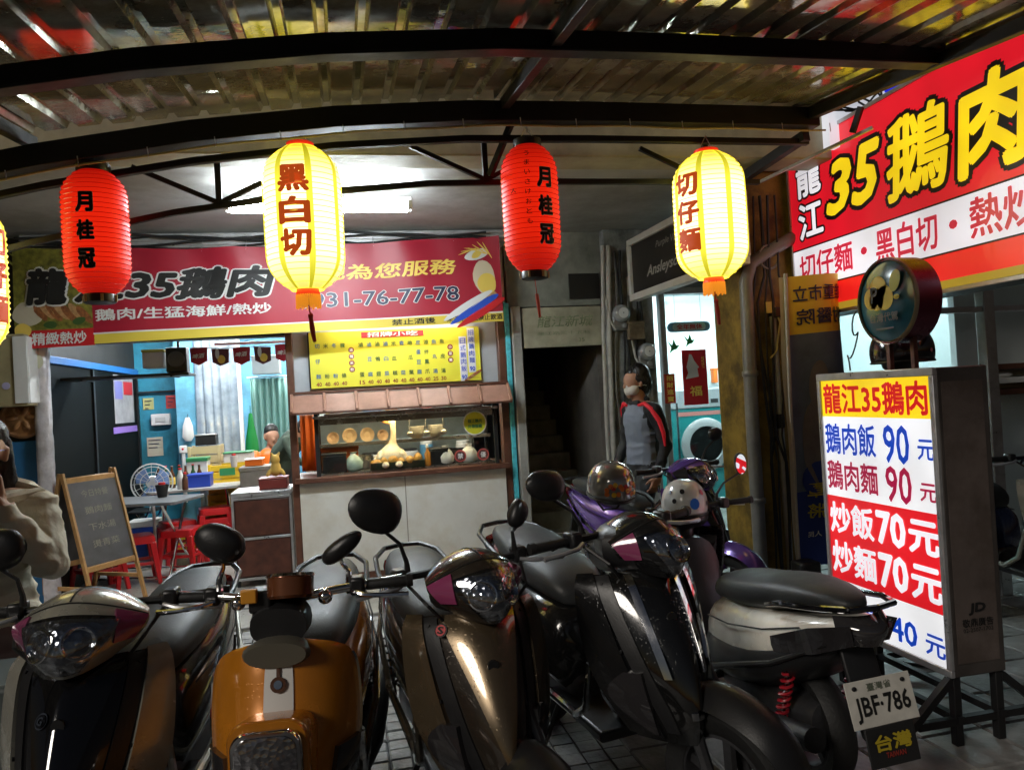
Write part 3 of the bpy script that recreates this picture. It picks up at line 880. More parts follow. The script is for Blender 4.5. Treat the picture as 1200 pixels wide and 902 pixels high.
for (y0, y1, z0, z1) in ((PN, PF, 1.527, 1.562), (PN, PF, .285, .315), (PF - .027, PF, .315, 1.527), (PN, PN + .027, .315, 1.527)):
    MB(O).box(PX - .006, PX + .014, y0, y1, z0, z1).build('frame', m_alu, ps, bevel=.004)
def psn(body, u0, u1, z0, z1, m, **k):
    yl = PF - (PF - PN) * u0; yr = PF - (PF - PN) * u1
    return text_on(ps, body, m, plane_fn((PX + .003, (yl + yr) / 2, (z0 + z1) / 2), (0, -1, 0), (0, 0, 1)), yl - yr, z1 - z0, org=O, lift=.002, **k)
l_redt = litm('lit_redtext', (.70, .006, .01), .75); l_blut = litm('lit_bluetext', (.004, .06, .55), .75); l_crt = litm('lit_crimtext', (.45, .004, .06), .75)
psn('龍江35鵝肉', .055, .945, 1.362, 1.512, l_redt, bold=.025)
r1, r2 = pz(1.29), pz(1.12)
psn('鵝肉飯', .05, .52, r2, r1, l_blut, bold=.018); psn('90', .585, .79, r2 - .018, r1 + .002, l_blut, bold=.016); psn('元', .85, .97, r2 + .01, r1 - .055, l_blut, bold=.02)
r1, r2 = pz(1.085), pz(.925)
psn('鵝肉麵', .05, .52, r2, r1, l_crt, bold=.018); psn('90', .585, .79, r2 - .018, r1 + .002, l_crt, bold=.016); psn('元', .85, .97, r2 + .01, r1 - .055, l_crt, bold=.02)
r1, r2 = pz(.855), pz(.68)
psn('炒飯', .05, .46, r2, r1, l_wht, bold=.025); psn('70', .48, .72, r2, r1, l_wht, bold=.035); psn('元', .74, .97, r2, r1 - .01, l_wht, bold=.035)
r1, r2 = pz(.64), pz(.46)
psn('炒麵', .05, .46, r2, r1, l_wht, bold=.025); psn('70', .48, .72, r2, r1, l_wht, bold=.035); psn('元', .74, .97, r2, r1 - .01, l_wht, bold=.035)
r1, r2 = .455, .345
psn('麵湯', .08, .46, r2, r1, l_blut, bold=.018); psn('40', .55, .76, r2, r1, l_blut, bold=.02); psn('元', .82, .96, r2, r1 - .02, l_blut, bold=.02)
text_on(ps, 'JD', m_blkink, plane_fn((PX + .13, PN - .005, .56), (1, 0, 0), (0, 0, 1)), .085, .05, bold=.05, shear=.1, org=O)
text_on(ps, '敬鼎廣告', m_blkink, plane_fn((PX + .13, PN - .005, .505), (1, 0, 0), (0, 0, 1)), .15, .035, bold=.01, org=O)
text_on(ps, '02-2507-1702', m_blkink, plane_fn((PX + .13, PN - .005, .475), (1, 0, 0), (0, 0, 1)), .145, .016, org=O)
for x in (PX + .03, PX + .235):
    for y in (PN + .03, PF - .03):
        MB(O).bar((x, y, 0), (x, y, .285), .035).build('leg', m_steel, ps, bevel=.003)
for y in (PN + .03, PF - .03): MB(O).bar((PX - .16, y, .10), (PX + .5, y, .10), .03).build('cross_bar', m_steel, ps)
for x in (PX + .03, PX + .235): MB(O).bar((x, PN + .0, .11), (x, PF - .0, .11), .03).build('cross_bar', m_steel, ps)
for sg in (-1, 1): MB(O).bar((PX + .13 + sg * .12, PN + .03, .27), (PX + .13 + sg * .42, PN + .02, .02), .03).build('brace', m_steel, ps)
# round sign on top
rs = thing('round_sign', 'round dark green sign with a yellow flower emblem standing on the price sign', 'sign', (2.55, 3.14, 1.56)); O = (2.55, 3.14, 1.56)
m_dg = mat('sign_green', (.018, .11, .15), .18, coat=.4); m_rim = mat('sign_rim', (.16, .02, .05), .3, .4, rvar=.1); m_bronze = mat('emblem_gold', (.85, .62, .05), .4)
cx, cy, cz, rr = 2.49, 3.14, 1.885, .20
MB(O).lathe([(rr, .012), (rr, .135), (rr - .01, .14)], (cx, cy, cz), 'x', 48).build('drum', m_rim, rs, smooth=True)
MB(O).lathe([(rr + .002, .0), (rr + .004, .012), (rr - .006, .014), (rr - .012, .0)], (cx, cy, cz), 'x', 48, caps=False).build('rim', mat('rim_gold', (.62, .55, .38), .35, .4), rs, smooth=True)
MB(O).lathe([(rr - .009, .01), (rr * .8, .0), (rr * .5, -.008), (.002, -.011)], (cx, cy, cz), 'x', 48).build('face', m_dg, rs, smooth=True)
ff = plane_fn((cx - .012, cy, cz), (0, -1, 0), (0, 0, 1))
for (a, b_, r_) in ((-.08, .02, .052), (-.03, .065, .056), (.01, .015, .058), (-.045, .01, .05)):
    MB(O).add([ff(a + r_ * p[0], b_ + r_ * p[1], .001) for p in disc(20)], [tuple(range(20))]).build('emblem_petal', m_bronze, rs)
MB(O).add([ff(.085 + .035 * p[0] + .012 * p[1], .085 + .05 * p[1], .002) for p in disc(18)], [tuple(range(18))]).build('emblem_leaf', mat('emblem_lime', (.5, .5, .02), .35), rs)
MB(O).add([ff(.09 + .02 * p[0], .01 + .012 * p[1], .002) for p in disc(12)], [tuple(range(12))]).build('emblem_leaf', mat('emblem_lime', (.5, .5, .02), .35), rs)
text_on(rs, 'P', m_blkink, plane_fn((cx - .0145, cy + .055, cz + .035), (0, -1, 0), (0, 0, 1)), .05, .075, bold=.03, org=O)
text_on(rs, '台灣代駕', mat('sign_greytext', (.12, .14, .13), .4), plane_fn((cx - .0135, cy, cz - .075), (0, -1, 0), (0, 0, 1)), .19, .042, bold=.02, org=O)
MB(O).add([ff(.06 * p[0], -.128 + .004 * p[1], .001) for p in ((-1, -1), (1, -1), (1, 1), (-1, 1))], [(0, 1, 2, 3)]).build('line', mat('sign_bluegrey', (.05, .09, .12), .4), rs)
for y in (3.06, 3.22): MB(O).bar((cx + .07, y, 1.563), (cx + .07, y, 1.71), .022).build('post', mat('rusty_post', (.16, .07, .05), .6, .3, var=(20, .4)), rs)
b = MB(O)
b.tube([(cx + .02 * math.cos(k * .5), 3.33 + .11 * k / 20 + .035 * math.sin(k * .55), 1.86 - .28 * k / 20 + .03 * math.sin(k * .8)) for k in range(21)], .004, 6).build('cord', m_cable, rs, smooth=True)

# ================================================================== cloth flag next to the ochre pillar, its print seen from behind
fg = thing('cloth_flag', 'tall yellow and blue cloth flag on a pole, its print showing reversed', 'flag', (2.76, 4.42, 0)); O = (2.76, 4.42, 0)
MB(O).tube([(2.755, 4.43, 0), (2.765, 4.43, 1.2), (2.79, 4.43, 2.22)], .013, 8).build('pole', m_pvcw, fg, smooth=True)
def fgf(u, v, l):
    """u 0 at the pole .. 1, v 0 bottom .. 1 top"""
    wd = .47 - .06 * (1 - v)
    curl = max(0, u - .62) ** 2 * .5
    x = 2.765 + .03 * v + u * wd - curl * .35 * (.4 + v)
    y = 4.42 + .03 * math.sin(u * 5 + v * 2.2) + curl * .9 + .01 * math.sin(v * 12 + u * 4)
    z = .33 + 1.87 * v + .02 * u
    return (x, y - l, z)
m_fy = mat('flag_yellow', (.78, .56, .04), .6, bump=(30, .1)); m_fb = mat('flag_blue', (.012, .035, .22), .6, bump=(30, .1)); m_fgry = mat('flag_grey', (.13, .17, .24), .6, var=(3, .4))
m_fport = mat('flag_figure', (.19, .17, .17), .6, var=(4, .3)); m_fw = mat('flag_hem', (.55, .50, .36), .6)
MB(O).grid(lambda u, v: fgf(-.10 + .12 * u, v, .002), 3, 30).build('hem', m_fw, fg, smooth=True)
MB(O).grid(lambda u, v: fgf(.0 + u, .80 + .20 * v, 0), 24, 10).build('cloth_yellow', m_fy, fg, smooth=True)
MB(O).grid(lambda u, v: fgf(.0 + u, .26 + .54 * v, 0), 24, 20).build('cloth_grey', m_fgry, fg, smooth=True)
MB(O).grid(lambda u, v: fgf(.0 + u, .26 * v, 0), 24, 10).build('cloth_blue', m_fb, fg, smooth=True)
def fsh(u0, v0, ru, rv, m, l, n=20): MB(O).add([fgf(u0 + ru * p[0], v0 + rv * p[1], l) for p in disc(n)], [tuple(range(n))]).build('print_shape', m, fg)
fsh(.42, .62, .13, .085, m_fport, .003); fsh(.42, .42, .26, .16, m_fport, .0035); fsh(.42, .30, .30, .06, m_fb, .004)
def ft(body, u0, u1, v0, v1, m, mirror=True, bold=.015):
    uc, vc = (u0 + u1) / 2, (v0 + v1) / 2
    text_on(fg, body, m, lambda a, c, l: fgf(uc + a / .38, vc + c / 1.87, l + .003), (u1 - u0) * .38, (v1 - v0) * 1.87, org=O, mirror=mirror, bold=bold)
ft('雄重市立', .08, .92, .91, .965, m_navy); ft('附醫院', .12, .88, .83, .885, m_navy)
m_fyt = mat('flag_yellow_print', (.5, .42, .04), .6)
ft('軍', .20, .46, .235, .285, m_fyt); ft('將', .20, .46, .165, .215, m_fyt); ft('人民', .2, .42, .10, .12, m_whtink)
MB(O).box(2.70, 2.84, 4.3, 4.44, .0, .40).build('base_weight', m_black, fg, bevel=.02)
# ================================================================== food counter with menu, awning, display case
ct = thing('food_counter', 'cream food stall counter with brown frame below the glass display case', 'counter', (.48, 7.0, 0)); O = (.48, 7.0, 0)
MB(O).box(-.44, 1.40, 6.96, 7.5, .06, .88).build('front_panel', m_cream, ct, bevel=.004)
MB(O).box(-.44, 1.40, 6.945, 6.958, .005, .06).build('plinth', m_brown, ct, bevel=.004)
MB(O).box(-.47, 1.43, 6.88, 7.55, .88, .925).build('worktop', m_brown, ct, bevel=.006)
MB(O).box(.47, .478, 6.955, 6.959, .06, .88).build('panel_joint', mat('joint_brown', (.3, .27, .22), .6), ct)  # thin darker strip marking the joint between the panels
# glass case
cs = thing('display_case', 'glass display case with shelves on top of the food counter', 'display case', (.48, 7.1, .925)); O = (.48, 7.1, .925)
m_ss = mat('stainless', (.45, .44, .42), .25, .9, rvar=.1)
for x in (-.27, 1.32): MB(O).bar((x, 6.93, .93), (x, 6.93, 1.48), .035).build('upright', m_steel, cs)
for x in (-.27, 1.32): MB(O).bar((x, 7.45, .93), (x, 7.45, 1.48), .03).build('upright', m_steel, cs)
MB(O).box(-.26, 1.31, 6.925, 6.931, .94, 1.46).build('pane', glass_mat('case_glass', (.95, .97, .95), .06), cs)
MB(O).box(-.26, 1.31, 7.17, 7.44, 1.175, 1.19).build('shelf', m_ss, cs)
MB(O).box(-.26, 1.31, 7.158, 7.169, 1.165, 1.195).build('shelf_edge', m_ss, cs)
MB(O).box(-.252, 1.302, 6.932, 6.942, 1.375, 1.43).build('lamp_rail', m_ss, cs)
MB(O).box(-.30, 1.35, 6.91, 7.48, 1.43, 1.455).build('top_shelf', m_ss, cs, bevel=.003)
MB(O).box(-.26, 1.31, 6.98, 7.45, .927, .945).build('tray_floor', m_ss, cs)
for (x, mm) in ((.98, 1), (1.19, 1)):
    MB(O).add([(x + .055 * p[0], 6.922, 1.02 + .055 * p[1]) for p in disc(24)], [tuple(range(24))]).build('sticker', mat('sticker_red', (.45, .08, .07), .4), cs)
    MB(O).add([(x + .043 * p[0], 6.920, 1.02 + .043 * p[1]) for p in disc(24)], [tuple(range(24))]).build('sticker_centre', mat('sticker_dark', (.10, .03, .03), .4), cs)
    text_on(cs, '禁' if x < 1 else '優', m_whtink, plane_fn((x, 6.919, 1.02), (1, 0, 0), (0, 0, 1)), .05, .05, bold=.02, org=O)
MB(O).add([(1.13 + .10 * p[0], 6.922, 1.31 + .10 * p[1]) for p in disc(28)], [tuple(range(28))]).build('sticker', mat('sticker_yellow', (.62, .62, .03), .4), cs)
MB(O).add([(1.13 + .10 * p[0], 6.9225, 1.31 + .10 * p[1]) for p in disc(28, 1.1)], [tuple(range(28))]).build('sticker_rim', m_whtink, cs)
text_on(cs, '龍江鵝肉', mat('sticker_green', (.02, .16, .06), .5), plane_fn((1.13, 6.92, 1.33), (1, 0, 0), (0, 0, 1)), .13, .035, bold=.02, org=O)
text_on(cs, '外帶服務', mat('sticker_green', (.02, .16, .06), .5), plane_fn((1.13, 6.92, 1.28), (1, 0, 0), (0, 0, 1)), .13, .035, bold=.02, org=O)
# inside the case
m_case_tube = mat('lit_case_tube', (1, 1, 1), .5, emit=(1.0, .76, .40), es=60)
tube_lamp((.5, 6.985, 1.412), 1.4, m_case_tube, 'case_lamp', 'warm tube lamp under the top shelf of the display case', n=1, fat=.009)
gs = thing('cooked_goose', 'pale cooked goose standing upright with raised neck in the display case', 'goose', (.37, 7.05, .945)); O = (.37, 7.05, .945)
m_goose = mat('goose_skin', (.78, .68, .50), .35, var=(20, .15), bump=(60, .3)); m_bill = mat('goose_bill', (.75, .28, .06), .35)
prof = [(.02, 0), (.09, .01), (.118, .05), (.122, .10), (.105, .15), (.06, .19), (.032, .225), (.024, .27), (.021, .33), (.022, .37), (.031, .395), (.034, .415), (.026, .438), (.01, .45)]
b = MB(O); rings = []
for (r_, h) in prof:
    lean = .05 * (h / .46) ** 2 - .02 + (.10 * math.sin(math.pi * (h - .16) / .3) if h > .16 else 0)
    rings.append([(.37 + lean * .3 + r_ * math.cos(t) * 1.05, 7.05 + r_ * .8 * math.sin(t) + .02, .95 + h) for t in [2 * math.pi * k / 18 for k in range(18)]])
b.loft(rings).build('body', m_goose, gs, sub=1)
MB(O).ell((.325, 7.05, 1.37), (.045, .018, .014), 10, 6, rot=Matrix.Rotation(R(25), 3, 'Y')).build('bill', m_bill, gs, smooth=True)
for s_ in (-1, 1):
    MB(O).ell((.37 + s_ * .105, 7.035, 1.045), (.038, .055, .075), 12, 8, rot=Matrix.Rotation(R(s_ * -18), 3, 'Y')).build('wing', m_goose, gs, smooth=True)
    MB(O).ell((.37 + s_ * .06, 6.955, .985), (.035, .05, .03), 12, 7).build('leg', m_goose, gs, smooth=True)
MB(O).ell((.348, 7.03, 1.39), (.006, .006, .006), 8, 5).build('eye', m_blkink, gs, smooth=True)
tr = thing('serving_tray', 'dark tray with roasted goose pieces around the standing goose', 'tray', (.40, 7.03, .945)); O = (.40, 7.03, .945)
MB(O).box(.18, .66, 6.95, 6.965, .946, 1.01).box(.18, .66, 7.18, 7.195, .946, 1.01).box(.18, .195, 6.965, 7.18, .946, 1.01).box(.645, .66, 6.965, 7.18, .946, 1.01).box(.18, .66, 6.95, 7.195, .9455, .952).build('tray', mat('tray_green', (.02, .025, .012), .4), tr, bevel=.003)
m_roast = mat('roast_skin', (.50, .26, .05), .35, var=(25, .35), bump=(40, .3))
for k in range(6):
    x = .23 + .075 * k
    MB(O).ell((x, 6.99 + .02 * (k % 2), 1.0 + .012 * (k % 3)), (.055, .04, .04 + .008 * (k % 2)), 12, 7, rot=Matrix.Rotation(R(20 * k), 3, 'Z')).build('goose_piece', m_roast, tr, smooth=True)
def bowl(x, y, z, r, col, lab, lie=True):
    t = thing('stacked_bowls', lab, 'bowls', (x, y, z)); O = (x, y, z)
    mm = mat('bowl_%s' % col, {'w': (.66, .63, .57), 't': (.40, .30, .20), 'p': (.55, .40, .28)}[col], .35)
    for k in range(4):
        yy = y + k * .03
        if lie:
            MB(O).lathe([(r * .45, .05), (r * .75, .03), (r, 0), (r * .96, .0), (r * .7, .027), (r * .40, .045)], (x, yy, z + r), 'y', 20).build('bowl', mm, t, smooth=True)
        else:
            MB(O).lathe([(r * .45, 0), (r * .75, .02), (r, .05), (r * .96, .05), (r * .7, .024), (r * .40, .006)], (x, y, z + k * .022), 'z', 20).build('bowl', mm, t, smooth=True)
bowl(-.14, 7.2, 1.19, .055, 'p', 'stack of small tan bowls lying at the left end of the case shelf')
bowl(.01, 7.2, 1.19, .068, 't', 'stack of brown bowls, second from the left on the case shelf')
bowl(.17, 7.2, 1.19, .066, 't', 'stack of brown bowls, third from the left on the case shelf')
bowl(.31, 7.2, 1.19, .052, 'p', 'stack of small tan bowls behind the neck of the goose')
bowl(.80, 7.2, 1.19, .075, 'w', 'pile of white bowls upright right of the goose', False)
bowl(.62, 7.2, 1.19, .08, 'w', 'pile of white bowls upright just beside the goose', False)
def simple_box(name, lab, cat, b, m, lid=None, bevel=.006, group=None):
    x0, x1, y0, y1, z0, z1 = b; o = ((x0 + x1) / 2, (y0 + y1) / 2, z0)
    t = thing(name, lab, cat, o, 0, group)
    MB(o).box(x0, x1, y0, y1, z0, z1 - (z1 - z0) * .15).build('body', m, t, bevel=bevel)
    MB(o).box(x0 - .006, x1 + .006, y0 - .006, y1 + .006, z1 - (z1 - z0) * .15 + .001, z1).build('lid', lid or m, t, bevel=bevel)
    return t
m_foam = mat('foam_white', (.7, .7, .68), .6); m_orng = mat('orange_plastic', (.75, .16, .015), .4); m_grn = mat('green_plastic', (.03, .22, .08), .4)
simple_box('food_box', 'black food box standing lower left in the display case', 'box', (-.24, -.03, 7.0, 7.2, .946, 1.12), m_black)
simple_box('food_box', 'orange food box behind the black one in the display case', 'box', (-.25, .08, 7.22, 7.4, .946, 1.16), m_orng)
simple_box('seasoning_box', 'dark seasoning box at the right of the roast tray', 'box', (.72, .88, 7.0, 7.2, .946, 1.10), m_black)
for k, (x, mm, lab) in enumerate(((.12, m_ss, 'steel pot in front of the bowls in the display case'), (1.0, m_steel, 'dark steel pot behind the round red stickers'))):
    o = (x, 7.22, .946); t = thing('cooking_pot', lab, 'pot', o)
    MB(o).lathe([(.085, 0), (.095, .01), (.095, .12), (.10, .125), (.092, .12), (.09, .015)], o, seg=24).build('pot', mm, t, smooth=True)
    for s_ in (-1, 1): MB(o).tube([(x + s_ * .095, 7.2, 1.04), (x + s_ * .125, 7.21, 1.045), (x + s_ * .125, 7.235, 1.045), (x + s_ * .095, 7.245, 1.04)], .006, 6).build('handle', mm, t, smooth=True)
o = (.69, 6.99, .946); t = thing('squeeze_bottle', 'amber sauce bottle standing right of the goose tray', 'bottle', o)
MB(o).lathe([(.025, 0), (.028, .01), (.028, .11), (.012, .14), (.010, .165)], o, seg=16).build('bottle', mat('amber', (.5, .2, .03), .2, coat=.5), t, smooth=True)
MB(o).lathe([(.013, .165), (.013, .19), (.003, .2)], o, seg=12).build('cap', m_whtink, t, smooth=True)
# things on the top shelf and hanging at the back of the kitchen
for k, (x, r_, h, mm, lab) in enumerate(((-.1, .06, .05, m_meat2, 'small tan tub, leftmost on the case top'), (.08, .05, .05, m_foam, 'small white tub second from left on the case top'), (.62, .07, .04, m_black, 'black lid lying on the case top'), (.82, .06, .05, m_steel, 'small steel bowl on the right of the case top'))):
    o = (x, 7.15, 1.456); t = thing('small_tub', lab, 'tub', o)
    MB(o).lathe([(r_ * .8, 0), (r_, h), (r_ * .94, h), (r_ * .76, .006)], o, seg=20).build('tub', mm, t, smooth=True)
for k, (x, lab) in enumerate(((.55, 'ladle hanging right of the goose'), (.70, 'ladle hanging second from the goose'), (.86, 'skimmer hanging before the white bowls'))):
    o = (x, 7.12, 1.24); t = thing('ladle', lab, 'ladle', o)
    MB(o).tube([(x, 7.12, 1.42), (x + .004, 7.12, 1.27)], .005, 6).build('handle', m_ss, t, smooth=True)
    MB(o).ell((x + .004, 7.115, 1.245), (.034, .026, .026), 14, 8).build('scoop', m_ss, t, smooth=True)
for k, (x, y, lab) in enumerate(((.86, 7.04, 'white plastic bag of noodles at the right of the case floor'), (1.085, 7.10, 'white plastic bag between the round red stickers'), (.03, 7.06, 'clear bag of herbs between the boxes and the goose tray'))):
    o = (x, y, .946); t = thing('food_bag', lab, 'bag', o)
    pts = [[(x + r_ * math.cos(a) * (1 + .10 * math.sin(3 * a + k)), y + r_ * .7 * math.sin(a), .946 + z) for a in [2 * math.pi * q / 16 for q in range(16)]] for (z, r_) in ((0, .05), (.02, .075), (.07, .08), (.12, .055), (.15, .02), (.17, .035))]
    MB(o).loft(pts).build('bag', m_foam if k < 2 else mat('bag_clear', (.35, .45, .40), .2), t, smooth=True)
    MB(o).lathe([(.022, .146), (.024, .15), (.022, .154)], o, seg=12).build('tie', m_whtink, t)
ks = thing('kitchen_shelf', 'steel kitchen shelf against the rear wall behind the counter', 'shelf', (.5, 9.2, 0)); O = (.5, 9.2, 0)
for z in (.8, 1.35): MB(O).box(-.35, 1.45, 9.0, 9.38, z, z + .03).build('board', m_ss, ks, bevel=.003)
for x in (-.33, 1.43): MB(O).bar((x, 9.02, 0), (x, 9.02, 1.9), .03).build('upright', m_ss, ks)
kc = [((.62, .05, .04), .10, .16), ((.05, .25, .15), .08, .2), ((.7, .68, .6), .11, .13), ((.6, .5, .06), .07, .18), ((.7, .7, .7), .12, .15), ((.1, .3, .5), .08, .22), ((.65, .3, .06), .1, .12), ((.7, .68, .65), .09, .2)]
for k, (c, r_, h) in enumerate(kc):
    for lv, z in enumerate((.83, 1.38)):
        x = -.2 + .22 * k + (.05 if lv else 0)
        if x > 1.38: continue
        o = (x, 9.18, z); t = thing('storage_jar', '%s storage jar on the %s kitchen shelf, number %d from the left' % (['red', 'green', 'white', 'yellow', 'pale grey', 'blue', 'orange', 'cream'][(k + 3 * lv) % 8], 'upper' if lv else 'lower', k + 1), 'jar', o)
        c2 = kc[(k + 3 * lv) % 8][0]
        MB(o).lathe([(r_ * .9, 0), (r_, .01), (r_, h * .8), (r_ * .85, h * .85)], o, seg=18).build('jar', mat('jar_%d' % ((k + 3 * lv) % 8), c2, .35), t, smooth=True)
        MB(o).lathe([(r_ * .9, h * .85), (r_ * .9, h), (r_ * .8, h + .005)], o, seg=18).build('lid', m_whtink if k % 2 else m_black, t, smooth=True)
oc = thing('orange_apron', 'orange apron hanging behind the left edge of the display case', 'apron', (-.36, 7.35, .95)); O = (-.36, 7.35, .95)
MB(O).grid(lambda u, v: (-.43 + .14 * u, 7.35 + .012 * math.sin(u * 14), .95 + .52 * v), 16, 8).build('cloth', mat('orange_cloth', (.75, .15, .01), .6), oc, smooth=True, solid=.004)
MB(O).tube([(-.36, 7.36, 1.46), (-.36, 7.37, 1.55)], .004, 5).build('loop', m_wire, oc)

# ================================================================== awning of seven brown tiles
aw = thing('tile_awning', 'narrow brown tiled awning above the display case', 'awning', (.48, 6.9, 1.48)); O = (.48, 6.9, 1.48)
MB(O).box(-.47, 1.45, 6.86, 7.06, 1.65, 1.675).build('top_rail', m_brown, aw, bevel=.004)
MB(O).box(-.47, 1.45, 6.72, 6.745, 1.478, 1.495).build('lower_rail', m_brown, aw, bevel=.004)
m_tile = [mat('awning_tile_%d' % k, c, .38, var=(10, .2)) for k, c in enumerate([(.36, .20, .15), (.40, .24, .19), (.32, .17, .12)])]
w7 = 1.90 / 7
for k in range(7):
    x0 = -.46 + k * w7
    MB(O).add([(x0 + .012, 6.725, 1.497), (x0 + w7 - .012, 6.725, 1.497), (x0 + w7 - .012, 6.87, 1.648), (x0 + .012, 6.87, 1.648),
               (x0 + .012, 6.745, 1.482), (x0 + w7 - .012, 6.745, 1.482), (x0 + w7 - .012, 6.885, 1.63), (x0 + .012, 6.885, 1.63)],
              [(0, 1, 2, 3), (4, 7, 6, 5), (0, 4, 5, 1), (1, 5, 6, 2), (2, 6, 7, 3), (3, 7, 4, 0)]).build('tile', m_tile[k % 3], aw, bevel=.004)
for k in range(8):
    x0 = -.46 + k * w7
    MB(O).bar((x0, 6.718, 1.497), (x0, 6.866, 1.652), .026, .03).build('tile_rib', m_tile[2], aw, bevel=.006)
for x in (-.42, 1.38): MB(O).bar((x, 6.76, 1.49), (x, 7.05, 1.52), .02).build('bracket', m_brown, aw)

# lamp behind the banner that lights the menu from above
m_menu_tube = mat('lit_menu_tube', (1, 1, 1), .5, emit=(1.0, .95, .85), es=40)
tube_lamp((.48, 6.86, 2.335), 1.3, m_menu_tube, 'menu_lamp', 'tube lamp hidden behind the banner above the menu board', n=1, fat=.012)
# ================================================================== menu board
mb = thing('menu_board', 'bright yellow menu board with columns of dishes and prices above the awning', 'menu', (.48, 7.05, 1.68)); O = (.48, 7.05, 1.68)
m_menu = mat('menu_yellow', (.72, .70, .05), .45)
mx0, mx1, mz0, mz1 = -.30, 1.235, 1.70, 2.20
MB(O).box(mx0, mx1, 7.035, 7.06, mz0, mz1).build('panel', m_menu, mb, bevel=.002)
MB(O).box(mx0 - .012, mx0, 7.03, 7.06, mz0, mz1).build('edge', m_steel, mb)
MB(O).box(.16, .72, 7.030, 7.034, 2.135, 2.185).build('title_band', mat('menu_red', (.5, .03, .04), .5), mb)
def mt(body, xc, zc, w, h, m, bold=.012): text_on(mb, body, m, plane_fn((xc, 7.033, zc), (1, 0, 0), (0, 0, 1)), w, h, bold=bold, org=O)
text_on(mb, '招牌小吃', m_whtink, plane_fn((.44, 7.028, 2.16), (1, 0, 0), (0, 0, 1)), .46, .045, bold=.02, org=O)
m_mg = mat('menu_green', (.03, .10, .03), .5); m_mb = mat('menu_blue', (.06, .16, .30), .5); m_mp = mat('menu_price', (.25, .05, .02), .5)
cols = [('切仔麵', '40'), ('米 粉', '40'), ('冬 粉', '40'), ('粿 條', '40'), None, ('滷 蛋', '15'), ('滷豆腐', '40'), ('滷鴨翅', '40'), ('滷白菜', '40'), ('米血糕', '40'), ('青 菜', '40'), ('地瓜葉', '40'), ('皮蛋豆腐', '40'), ('涼拌鳳爪', '40'), ('魚丸湯', '25'), ('魚皮湯', '30')]
x = mx0 + .07
for k, c in enumerate(cols):
    if c is None:
        for j, ch in enumerate('湯麵米粉'):
            MB(O).add([(x + .026 * p[0], 7.0335, 2.03 - .058 * j + .026 * p[1]) for p in disc(16)], [tuple(range(16))]).build('dot', mat('menu_dot', (.25, .05, .02), .5), mb)
            text_on(mb, ch, m_whtink, plane_fn((x, 7.031, 2.03 - .058 * j), (1, 0, 0), (0, 0, 1)), .03, .03, bold=.02, org=O)
        x += .085; continue
    w_, pr = c; n = len(w_); ink = m_mg if k % 2 else m_mb
    for j, ch in enumerate(w_):
        if ch == ' ': continue
        mt(ch, x, 2.075 - (.27 * j / (n - 1)), .042, .042, ink, .016)
    mt(pr, x, 1.735, .048, .036, m_mp, .02)
    x += .0735
for j, ch in enumerate('小菜類'):
    MB(O).add([(x + .0 + .026 * p[0], 7.0335, 2.02 - .06 * j + .026 * p[1]) for p in disc(16)], [tuple(range(16))]).build('dot', mat('menu_dot', (.25, .05, .02), .5), mb)
    text_on(mb, ch, m_whtink, plane_fn((x, 7.031, 2.02 - .06 * j), (1, 0, 0), (0, 0, 1)), .03, .03, bold=.02, org=O)
for q, (xx, tx, zt_) in enumerate(((1.075, '日式鵝肉飯', 2.10), (1.155, '招牌鵝肉麵', 2.175))):
    MB(O).box(xx - .034, xx + .034, 7.0315, 7.0345, zt_ - .40, zt_ + .012).build('strip', mat('menu_white', (.72, .74, .76), .5), mb)
    for j, ch in enumerate(tx): text_on(mb, ch, m_pblue, plane_fn((xx, 7.030, zt_ - .03 - .064 * j), (1, 0, 0), (0, 0, 1)), .05, .05, bold=.006, org=O)
    text_on(mb, '90', m_pblue, plane_fn((xx, 7.030, zt_ - .365), (1, 0, 0), (0, 0, 1)), .05, .045, bold=.03, org=O)
for k in range(5): MB(O).add([(1.12 + .02 * k + .05 * p[0] * math.cos(.5) - .012 * p[1] * math.sin(.5), 7.029 - .0004 * k, 1.725 + .012 * k + .05 * p[0] * math.sin(.5) + .012 * p[1]) for p in disc(14)], [tuple(range(14))]).build('print_shape', m_meat2 if k % 2 else m_meat, mb)

# ================================================================== stair plaque, meters, side sign
sp = thing('wall_plaque', 'faded cream plaque with pale green characters over the stairway', 'plaque', (2.02, 6.96, 1.96)); O = (2.02, 6.96, 1.96)
MB(O).box(1.64, 2.41, 6.95, 6.998, 1.97, 2.345).build('panel', mat('plaque_cream', (.36, .34, .24), .6, var=(5, .3)), sp, bevel=.006)
m_pgt = mat('plaque_print', (.20, .23, .13), .6, var=(20, .5))
text_on(sp, '龍江新城', m_pgt, plane_fn((2.05, 6.948, 2.21), (1, 0, 0), (0, 0, 1)), .55, .11, bold=.01, org=O, shear=.2)
text_on(sp, '龍江路三十五巷', m_pgt, plane_fn((2.03, 6.948, 2.10), (1, 0, 0), (0, 0, 1)), .52, .032, org=O)
text_on(sp, '35', m_pgt, plane_fn((2.2, 6.948, 2.03), (1, 0, 0), (0, 0, 1)), .06, .04, bold=.02, org=O)
m_meter = mat('meter_grey', (.20, .20, .19), .4, .2, var=(14, .3)); m_mglass = mat('meter_dome', (.30, .31, .31), .08, coat=.8)
